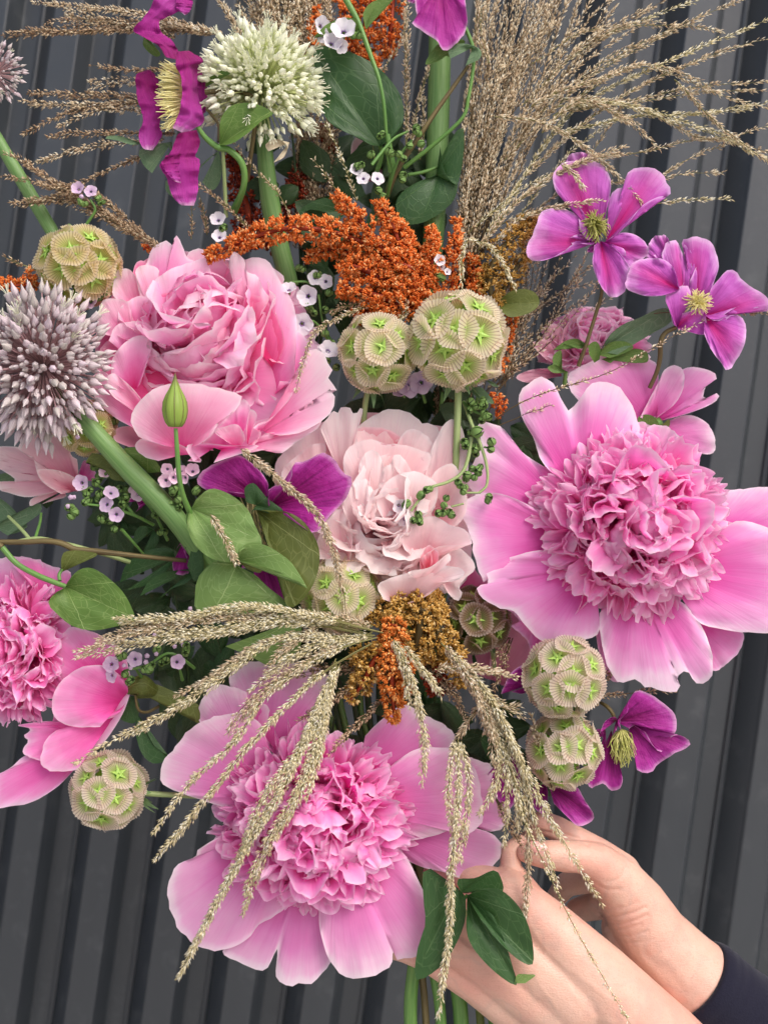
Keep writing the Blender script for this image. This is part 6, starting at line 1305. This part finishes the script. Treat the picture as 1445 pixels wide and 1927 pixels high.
# left group
left = [[(420, 66, 40), (270, 26, 40), (60, 4, 40)], [(400, 62, 40), (200, 46, 40), (-30, 68, 40)], [(330, 70, 40), (160, 34, 40), (120, 28, 40)], [(400, 60, 44), (300, 56, 42), (180, 60, 40), (40, 60, 40)], [(380, 62, 30), (330, 50, 30), (260, 44, 30)],
 [(330, 132, 50), (240, 132, 50), (170, 122, 50)], [(330, 168, 50), (240, 158, 50), (168, 166, 50)], [(320, 186, 50), (180, 176, 46), (50, 176, 44)], [(290, 186, 50), (150, 196, 46), (40, 190, 44)], [(290, 192, 50), (140, 208, 46), (42, 254, 40)],
 [(320, 215, 50), (200, 206, 46), (110, 238, 40)], [(330, 252, 50), (200, 252, 46), (88, 257, 40)], [(310, 262, 50), (180, 272, 46), (72, 306, 40)], [(300, 280, 50), (190, 326, 46), (90, 372, 40)],
 [(310, 470, 20), (210, 405, 20), (100, 350, 14), (-20, 328, 10)], [(300, 466, 22), (160, 376, 20), (20, 288, 14)], [(280, 455, 20), (150, 380, 20), (22, 382, 14)], [(240, 410, 20), (170, 360, 16), (90, 352, 12)], [(300, 468, 20), (230, 425, 16), (140, 390, 14)]]
grass('brown grass spikes sticking out to the left behind the magenta clematis', [(b, 3 if i < 5 else 2, 7, 0, M_grB if i % 2 else M_gr) for i, b in enumerate(left[:14])], 36, dens=.95, spread=3.6, L=8.5, stalk=M_grSb)
grass('thick brown grass bundle from the rose pink peony up to the left edge', [(b, 4, 7, 0, M_grB) for b in left[14:]], 37, dens=1.0, spread=3.6, L=8.5, stalk=M_grSb)
grass('single brown grass tip left of the tan seed head', [([(80, 512, 30), (40, 498, 26), (6, 482, 24)], 2, 3, 0)], 38, mat=M_grB)
# tan sheaf behind the white allium at the top, dark continuation below
dense = [(b, 1, 0, 0, M_gr) for b in fanbr(r, [(500, 140, 120), (540, 150, 120), (590, 140, 120), (630, 130, 124)], [(455, -60, 120), (520, -60, 116), (590, -60, 116), (640, -60, 120)], 60, (0, 0, 0), 16, 14)]
dense += [([(455, 70, 90), (430, 30, 90), (402, -20, 90)], 3, 5, 0, M_gr), ([(470, 60, 90), (455, 20, 90), (440, -20, 90)], 1, 4, 0, M_gr)]
grass('dense tan grass sheaf standing behind the white allium at the top', dense, 39, dens=1.0, spread=4, L=9, stalk=M_grSb)
dk = [(b, 1, 0, 0, M_grB) for b in fanbr(r, [(570, 460, 150), (600, 460, 150)], [(545, 230, 150), (600, 230, 150), (630, 240, 150)], 30, (0, 0, 0), 12, 10)]
dk += [(b, 1, 0, 0, M_grB) for b in fanbr(r, [(820, 860, 150), (850, 860, 150)], [(825, 640, 150), (860, 640, 150), (880, 640, 150)], 18, (0, 0, 0), 8, 8)]
grass('shaded brown grass stalks deep inside the bouquet', dk, 40, dens=.8, spread=4, stalk=M_grSb)
mid = [([(705, 300, 60), (700, 180, 60), (760, 60, 70), (765, -30, 76)], 1, 0, .1), ([(765, 290, 80), (762, 150, 80), (760, 20, 80)], 3, 6, .1), ([(772, 290, 80), (790, 180, 80), (830, 60, 84)], 2, 6, .1), ([(790, 300, 84), (795, 250, 84), (796, 180, 84)], 2, 5, 0),
       ([(560, 430, 40), (520, 360, 20), (470, 310, 0), (438, 262, -16)], 1, 0, .0), ([(500, 470, 40), (440, 400, 20), (362, 338, 0)], 2, 4, 0, M_grB), ([(672, 380, 30), (640, 290, 14), (610, 230, 10), (568, 168, 0)], 1, 0, 0, M_grG), ([(640, 370, 30), (614, 330, 24), (590, 300, 20)], 1, 0, 0),
       ([(390, 440, 60), (384, 400, 60), (372, 360, 60)], 2, 8, 0, M_grB), ([(360, 450, 64), (362, 400, 64), (358, 370, 64)], 1, 4, 0, M_grB), ([(700, 570, 0), (650, 592, -30), (600, 616, -60), (575, 660, -70), (556, 738, -70)], 2, 4, 0, M_gr), ([(720, 560, 10), (660, 575, 0), (625, 590, 0)], 2, 6, 0, M_grB),
       ([(920, 120, 30), (905, 40, 30), (925, -30, 30)], 3, 12, 0), ([(745, 620, -10), (756, 590, -16), (750, 560, -16)], 2, 6, 0, M_gr)]
grass('scattered thin grass spikes in the middle of the bouquet around the white allium and amaranth', mid, 41, dens=.7, spread=3, L=8)
# drooping straw coloured plumes in front
G3 = dict(mat=M_grG, dens=1.45, L=10, W=1.2, ang=.62, spread=4.8, stalk=M_grS)
grass('drooping straw coloured grass spike in front of the blush peony and centre seed head', [([(455, 845, -90), (540, 915, -100), (590, 960, -104), (618, 1010, -104), (635, 1070, -100), (645, 1110, -92)], 3, 6, 0, M_gr), ([(645, 1100, -92), (650, 1140, -86), (652, 1175, -70)], 1, 0, .99), ([(396, 968, -100), (425, 1016, -102), (446, 1058, -98)], 2, 2, 0)], 42, **dict(G3, mat=M_gr))
grass('straw grass plume sweeping left from the gold amaranth across the green leaves', [
 ([(720, 1190, -60), (620, 1165, -90), (540, 1148, -104), (450, 1140, -108), (330, 1160, -104), (218, 1163, -96)], 4, 7, .2), ([(700, 1195, -60), (560, 1168, -96), (420, 1186, -108), (290, 1200, -104), (142, 1226, -94)], 5, 6, .2),
 ([(560, 1160, -90), (400, 1164, -104), (260, 1188, -100), (180, 1214, -96)], 4, 6, .1, M_gr), ([(700, 1180, -50), (640, 1170, -70), (570, 1165, -80)], 4, 9, 0, M_gr), ([(700, 1195, -50), (640, 1200, -70), (585, 1190, -80)], 3, 7, 0)], 43, **G3)
grass('long straw grass spike pointing down left to the lower left seed head', [
 ([(705, 1195, -60), (610, 1200, -90), (520, 1200, -104), (430, 1262, -110), (330, 1330, -106), (230, 1385, -98), (140, 1438, -90)], 2, 4, .15), ([(560, 1190, -90), (470, 1225, -104), (400, 1275, -106), (330, 1310, -104)], 3, 7, 0, M_gr),
 ([(600, 1180, -84), (540, 1220, -100), (500, 1260, -104)], 4, 8, 0, M_gr)], 44, **G3)
grass('straw grass plume hanging over the left half of the bottom peony', [
 ([(710, 1200, -60), (620, 1230, -96), (500, 1310, -126), (440, 1400, -130), (360, 1470, -116), (290, 1568, -96)], 2, 5, .15), ([(700, 1210, -60), (600, 1270, -110), (480, 1390, -140), (390, 1500, -120), (292, 1618, -96)], 2, 5, .2),
 ([(650, 1210, -80), (540, 1270, -110), (460, 1340, -120), (440, 1390, -120)], 3, 7, .05, M_gr), ([(700, 1200, -60), (610, 1215, -90), (530, 1255, -104), (470, 1300, -110)], 3, 6, .1), ([(700, 1190, -60), (640, 1215, -80), (590, 1240, -90)], 4, 8, .1)], 45, **G3)
grass('straw grass plume hanging straight down the middle of the bottom peony', [
 ([(632, 1240, -90), (600, 1330, -120), (540, 1470, -170), (462, 1600, -150), (400, 1720, -120), (335, 1842, -96)], 3, 5, .08), ([(634, 1245, -90), (612, 1350, -124), (560, 1500, -172), (500, 1610, -150), (456, 1722, -120)], 3, 5, .05),
 ([(634, 1250, -90), (590, 1380, -140), (500, 1500, -170), (445, 1640, -140)], 2, 6, .05), ([(628, 1250, -90), (606, 1400, -140), (576, 1505, -170)], 3, 8, .05), ([(640, 1250, -90), (600, 1330, -110), (560, 1420, -140)], 3, 8, .02)], 46, **dict(G3, dens=1.9))
grass('straw grass spikes hanging from the orange brown amaranth', [
 ([(740, 1205, -70), (776, 1290, -90), (795, 1390, -110), (793, 1482, -100)], 3, 4, 0), ([(760, 1215, -70), (800, 1265, -84), (832, 1312, -86)], 3, 5, 0), ([(745, 1210, -70), (762, 1270, -84), (772, 1330, -94)], 2, 6, 0)], 47, **G3)
grass('straw grass spike hanging past the leaf over the nearer hand', [
 ([(862, 1385, -60), (862, 1500, -90), (852, 1620, -96), (846, 1750, -90), (824, 1912, -84)], 3, 4, .02), ([(856, 1390, -60), (845, 1480, -86), (852, 1570, -90)], 2, 4, 0), ([(868, 1395, -60), (884, 1480, -84), (866, 1620, -90)], 2, 4, 0)], 48, **G3)
grass('mass of straw grass spikes falling from the gold amaranth towards the thumb', [
 ([(830, 1210, -40), (900, 1280, -70), (960, 1380, -90), (1010, 1490, -90), (1070, 1600, -84), (1132, 1702, -76)], 2, 4, .05), ([(850, 1230, -40), (920, 1310, -70), (980, 1440, -84), (1010, 1560, -80), (1052, 1668, -70)], 2, 4, .05),
 ([(880, 1270, -50), (930, 1380, -76), (930, 1470, -80), (902, 1532, -76)], 3, 5, 0), ([(900, 1290, -50), (950, 1410, -76), (955, 1500, -76), (948, 1590, -70)], 2, 5, 0), ([(920, 1320, -60), (980, 1450, -80), (992, 1600, -70), (985, 1728, -60)], 2, 3, 0, M_gr),
 ([(840, 1220, -40), (900, 1300, -70), (940, 1400, -80)], 7, 14, .0, M_gr), ([(860, 1240, -40), (910, 1330, -70), (930, 1440, -80)], 5, 14, 0, M_gr), ([(880, 1280, -40), (940, 1330, -70), (985, 1350, -74)], 3, 10, 0, M_gr), ([(820, 1260, -40), (880, 1252, -60), (960, 1270, -60)], 3, 9, 0, M_gr),
 ([(900, 1330, -50), (870, 1370, -56), (860, 1390, -56)], 2, 5, 0, M_gr), ([(950, 1400, -70), (970, 1500, -76), (975, 1560, -70)], 4, 9, 0)], 49, **G3)
grass('very thin long grass spike running down over the back of the hand', [([(950, 1420, -60), (985, 1540, -84), (1030, 1640, -96), (1090, 1760, -112), (1190, 1935, -124)], 1, 0, .1, M_grG)], 50, dens=.6, L=7.5, spread=2.4, stalk=M_grS)
grass('dark shaded grass stalks between the amaranth and the bottom peony', [
 ([(760, 1260, 0), (700, 1260, 0), (600, 1270, 0), (540, 1272, 0)], 4, 8, .1, M_grB), ([(740, 1290, -20), (700, 1340, -40), (650, 1390, -70), (618, 1420, -80)], 2, 4, .1, M_grB), ([(930, 1500, -20), (950, 1540, -30), (985, 1600, -30)], 3, 5, .1, M_grB), ([(740, 1270, -10), (660, 1300, -30), (560, 1360, -70)], 3, 6, .1, M_grB),
 ([(800, 1250, 20), (850, 1300, 10), (880, 1350, 0)], 5, 14, .1, M_grB), ([(960, 1200, 40), (940, 1250, 10), (930, 1300, 0)], 4, 14, .1, M_grB), ([(1010, 1330, 20), (1080, 1330, 20), (1130, 1310, 10), (1270, 1298, 0)], 1, 0, .3, M_grB), ([(1120, 1330, 20), (1130, 1290, 16), (1150, 1270, 16)], 3, 8, 0, M_grB),
 ([(1040, 1490, -30), (1020, 1420, -50), (1000, 1350, -60)], 2, 6, 0, M_gr), ([(1230, 590, 0), (1330, 588, 0), (1460, 590, 0)], 1, 0, .2, M_grB)], 51, dens=.7, stalk=M_grSb)

# ------------------------------------------------------------------ tiny flowers
sprig('sprig of lilac flowers and green buds left of the diagonal allium stem', 'lilac', [(795, 565, -30), (770, 645, -32), (835, 715, -28), (590, 490, -20)], [(520, 640, -20), (560, 700, -22), (620, 620, -16), (660, 540, -10), (690, 480, -4), (730, 760, -16), (830, 800, -14), (880, 640, -10), (900, 600, -8), (620, 560, -14), (540, 740, -20), (690, 600, -14), (760, 440, 0), (850, 540, -4)],
      [[(1100, 790, 40), (960, 720, 10), (760, 660, -20), (600, 640, -20)], [(960, 720, 10), (860, 600, 0), (720, 520, -6), (660, 460, 0)], [(900, 640, 0), (840, 760, -10)], [(870, 820, 0), (960, 920, 20), (1030, 1000, 40)]], 3, TL, lbuds=[(510, 590, -30), (500, 670, -30), (540, 600, -26), (555, 170, -60), (520, 100, -60)], fr_=15)
sprig('pale pink flower cluster just behind the bud stalk', 'pink', [(1200, 390, -40), (1190, 470, -40), (1300, 410, -42), (1380, 410, -38), (1330, 450, -44), (1240, 450, -44)], [(1240, 550, -36), (1390, 550, -34), (1220, 520, -34), (1290, 600, -30), (1280, 660, -24)], [[(1290, 700, 0), (1280, 600, -30), (1290, 470, -36)]], 4, TL, fr_=13)
sprig('blush petals among buds right of the allium stem', 'pink', [(970, 520, -6), (990, 570, -6), (760, 430, -10)], [(900, 560, 0), (1140, 600, 20), (1200, 740, 20), (1100, 720, 20), (1160, 860, 24)], [[(1200, 900, 50), (1100, 700, 20), (980, 560, 0)]], 5, TL, fr_=13)
TLL = (100, 1080, 3.6125)
sprig('row of lilac flowers and buds above the lower left grass spike', 'lilac', [(560, 580, -50), (842, 600, -44), (405, 690, -50), (400, 615, -46)], [(490, 580, -40), (500, 700, -40), (520, 720, -40), (640, 640, -40), (670, 620, -40), (630, 670, -40), (900, 540, -34), (920, 510, -34), (740, 600, -30), (720, 500, -30)],
      [[(960, 640, 20), (880, 580, -20), (780, 540, -30), (640, 620, -36), (480, 660, -40)], [(880, 720, 20), (860, 640, -30)], [(600, 700, 0), (560, 640, -36)]], 6, TLL, lbuds=[(475, 630, -50), (528, 648, -48), (628, 552, -44), (625, 608, -46), (695, 550, -40), (832, 500, -40), (885, 495, -38), (940, 245, -30), (690, 430, -40)], fr_=15)
TTL = (0, 0, 2.0)
sprig('two tiny lilac flowers on a thin stem above the tan seed head', 'lilac', [(298, 714, 0), (344, 722, 0)], [(376, 745, 2), (386, 766, 4), (330, 775, 4), (310, 756, 2), (268, 862, 10)], [[(300, 890, 20), (330, 840, 14), (360, 790, 6), (340, 750, 2)]], 7, TTL, lbuds=[(316, 746, 0)], fr_=12, br=9)
sprig('white flowers hanging in the centre below the large dark leaf', 'white', [(470, 1280, -10), (570, 1280, -8), (420, 1220, -4)], [(450, 1190, -6), (590, 960, 10), (510, 1130, 0), (640, 1110, 6), (740, 1120, 8), (820, 1040, 10), (830, 930, 10), (860, 980, 10), (770, 1290, 16), (600, 1370, 20)],
      [[(530, 1180, -4), (600, 1090, 0), (690, 990, 6), (790, 940, 10)], [(640, 1400, 60), (680, 1250, 30), (740, 1100, 16), (820, 1000, 10)], [(660, 1230, 30), (640, 1110, 8)]], 8, T4b, fr_=14)
sprig('white five petalled flowers in front of the top orange amaranth', 'white', [(330, 235, -6, 24), (240, 320, 0, 18), (160, 190, 4, 20), (190, 260, 4, 16), (300, 330, 2, 14)], [(410, 275, 6)], [[(450, 240, 16), (400, 260, 6), (330, 250, 0)]], 9, T4b)
TR = (600, 520, 3.80)
sprig('green budded stem drooping right of the biggest seed head, over the blush peony', 'white', [(760, 450, -50, 1)], [(60, 0, 0)], [[(60, 0, 0), (61, 1, 0)]], 10, TR) if False else None
sprig('drooping green budded stem right of the largest seed head, ending in white flowers', 'white', [(860, 690, -40, 14), (900, 780, -40, 17)], [(1330, 230, -30, 20, 1), (1350, 60, -10), (1400, 130, -10), (1290, 290, -16), (1360, 340, -14), (1370, 460, -20), (1320, 500, -26), (1250, 570, -34), (1290, 600, -34), (1050, 590, -44), (980, 620, -44), (910, 690, -44), (990, 800, -44), (960, 780, -44), (1160, 660, -34), (1130, 740, -34), (1180, 750, -34), (1430, 700 - 60, -30)],
      [([(1280, 20, 10), (1330, 160, -16), (1390, 300, -26), (1430, 440, -30), (1430, 560, -32), (1380, 610, -34)], [3.8, 2.6]), ([(1330, 250, -20), (1310, 380, -26), (1270, 480, -32), (1180, 540, -38), (1060, 580, -44), (990, 660, -46), (940, 730, -46)], [4, 2.4]),
       ([(1390, 610, -34), (1290, 610, -36)], [2]), ([(1280, 680, -30), (1200, 700, -34)], [2])], 11, (500, 750, 3.44), br=13, sm=M_stemP)
sprig('green buds on the right of that drooping stem against the big pink peony', 'white', [(760, 470, 10, 1)], [(0, 0, 0)], [[(0, 0, 0), (1, 1, 0)]], 12, TR) if False else None
sprig('cluster of green buds hugging the largest seed head stem', 'white', [(1140, 755, 0, 8)], [(1150, 900, -10, 14, 4), (1190, 1010, -12, 14, 3), (1250, 1240, -30, 15, 2), (1120, 1380, -20), (1060, 1420, -20), (1120, 1250, 0), (1040, 1200, 0), (1090, 1120, -20, 9, 2)], [([(1030, 900, 4), (1100, 960, -4), (1190, 1000, -8)], [3, 2.4]), ([(1180, 1220, -20), (1250, 1240, -28)], [2])], 13, TR,
      leaves=[dict(o=[(1100, 800), (1150, 790), (1200, 830), (1252, 910), (1170, 890), (1110, 850)], b=(1060, 800), d=(0, -8)), dict(o=[(1200, 740), (1250, 760), (1286, 790), (1240, 785)], b=(1180, 730), d=(0, -6))])
sprig('white flowers and shoots between the rose pink peony and the amaranth', 'white', [(1180, 490, 10, 22), (1215, 340, 30, 20), (1250, 240, 40, 16), (1310, 260, 40, 16), (1110, 310, 20, 18), (1320, 640, 10, 18), (1290, 640, 12, 14)], [(1150, 200, 50), (1210, 400, 40), (1270, 240, 44), (1330, 330, 50), (1340, 420, 50), (1250, 430, 50), (1300, 560, 40), (1350, 600, 40), (1380, 640, 40), (1330, 700, 40)],
      [[(1090, 270, 40), (1180, 260, 44), (1240, 270, 46)], [(1400, 700, 80), (1300, 500, 60), (1270, 330, 50)], [(1340, 600, 60), (1250, 480, 30), (1190, 490, 14)]], 14, TA, fr_=16)
sprig('lilac white petals below the two buff seed heads', 'lilac', [(730, 760, 20, 26), (640, 790, 20, 22), (600, 840, 22, 18)], [(560, 820, 30)], [[(760, 900, 60), (730, 800, 30)]], 15, TR)
sprig('small white petals by the rust amaranth at top left of the rose pink peony', 'white', [(120, 200, 30, 16), (125, 275, 26, 16)], [(140, 240, 36)], [[(180, 300, 60), (140, 250, 36)]], 16, (360, 330, 2.33))
sprig('tiny white flowers peeping through the upright amaranth spikes', 'white', [(1085, 375, 0, 11), (1120, 425, 0, 8), (1095, 400, 4, 8)], [(1100, 440, 14)], [[(1100, 470, 40), (1095, 400, 10)]], 17, (360, 330, 2.33))
sprig('small pinkish blossoms beside the tan seed head and allium', 'lilac', [(690, 525, -10, 14), (690, 600, -10, 14)], [(740, 560, 0), (780, 540, 0), (730, 590, 0)], [[(800, 600, 30), (740, 560, 0)]], 18, (0, 420, 4.015), lbuds=[(757, 515, -10)])
sprig('green bud clusters on shoots behind the small seed head at left', 'lilac', [(590, 1625, -20, 11)], [(820, 1480, 20), (840, 1540, 20), (860, 1600, 24), (720, 1860, 20), (760, 1880, 20), (800, 1500, 20), (560, 1570, -10), (640, 1600, -4)], [[(900, 1700, 60), (840, 1540, 24)], [(780, 1930, 40), (740, 1860, 20)]], 19, (0, 420, 4.015), lbuds=[(550, 1550, -14)])

# ------------------------------------------------------------------ shaded greenery inside the bouquet
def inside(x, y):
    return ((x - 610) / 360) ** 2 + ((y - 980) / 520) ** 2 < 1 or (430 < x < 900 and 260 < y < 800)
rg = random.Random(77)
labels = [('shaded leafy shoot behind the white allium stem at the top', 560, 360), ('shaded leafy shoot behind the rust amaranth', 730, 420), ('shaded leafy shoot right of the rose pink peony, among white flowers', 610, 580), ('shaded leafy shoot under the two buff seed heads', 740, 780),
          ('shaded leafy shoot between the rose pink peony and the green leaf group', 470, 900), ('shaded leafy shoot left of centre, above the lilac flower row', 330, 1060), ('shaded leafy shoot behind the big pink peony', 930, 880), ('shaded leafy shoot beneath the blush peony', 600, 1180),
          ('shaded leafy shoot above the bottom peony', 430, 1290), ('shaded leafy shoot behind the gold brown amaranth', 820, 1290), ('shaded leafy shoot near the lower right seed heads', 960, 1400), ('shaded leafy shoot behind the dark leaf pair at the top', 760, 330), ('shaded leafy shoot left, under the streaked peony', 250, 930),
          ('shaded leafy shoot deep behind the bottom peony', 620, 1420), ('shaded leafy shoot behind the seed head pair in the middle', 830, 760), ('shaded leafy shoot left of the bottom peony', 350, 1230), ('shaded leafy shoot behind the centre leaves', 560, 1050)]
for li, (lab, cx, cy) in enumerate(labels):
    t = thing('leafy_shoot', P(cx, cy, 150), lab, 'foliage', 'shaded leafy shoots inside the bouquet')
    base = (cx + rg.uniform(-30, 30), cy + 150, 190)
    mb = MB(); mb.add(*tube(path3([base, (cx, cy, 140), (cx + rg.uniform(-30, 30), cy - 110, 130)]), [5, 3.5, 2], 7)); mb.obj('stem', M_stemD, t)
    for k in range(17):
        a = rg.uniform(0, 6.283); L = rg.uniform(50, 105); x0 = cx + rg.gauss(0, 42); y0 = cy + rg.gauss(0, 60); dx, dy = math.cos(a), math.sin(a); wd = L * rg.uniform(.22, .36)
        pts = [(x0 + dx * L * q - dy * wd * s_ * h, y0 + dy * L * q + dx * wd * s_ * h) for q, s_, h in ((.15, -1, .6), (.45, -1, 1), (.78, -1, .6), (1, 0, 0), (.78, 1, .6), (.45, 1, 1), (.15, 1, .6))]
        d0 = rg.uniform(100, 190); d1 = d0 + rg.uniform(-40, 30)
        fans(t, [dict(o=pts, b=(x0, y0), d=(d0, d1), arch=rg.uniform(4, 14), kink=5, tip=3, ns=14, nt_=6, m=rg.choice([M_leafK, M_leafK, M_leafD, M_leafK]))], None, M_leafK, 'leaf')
for i in range(16):
    x = 480 + i * 24 + rg.uniform(-10, 10); y = rg.uniform(1000, 1300)
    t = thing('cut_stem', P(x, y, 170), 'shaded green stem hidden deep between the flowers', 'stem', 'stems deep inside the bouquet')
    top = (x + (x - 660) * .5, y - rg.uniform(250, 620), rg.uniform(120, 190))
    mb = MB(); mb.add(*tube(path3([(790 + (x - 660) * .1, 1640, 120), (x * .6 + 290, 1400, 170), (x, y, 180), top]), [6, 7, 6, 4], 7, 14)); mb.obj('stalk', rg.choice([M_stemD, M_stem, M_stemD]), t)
# ------------------------------------------------------------------ tilt everything upright with the camera's roll
for o in list(sc.objects):
    if o.parent is None and o.type in ('MESH', 'EMPTY') and not o.get('flat'):
        o.matrix_basis = ROLL @ o.matrix_basis
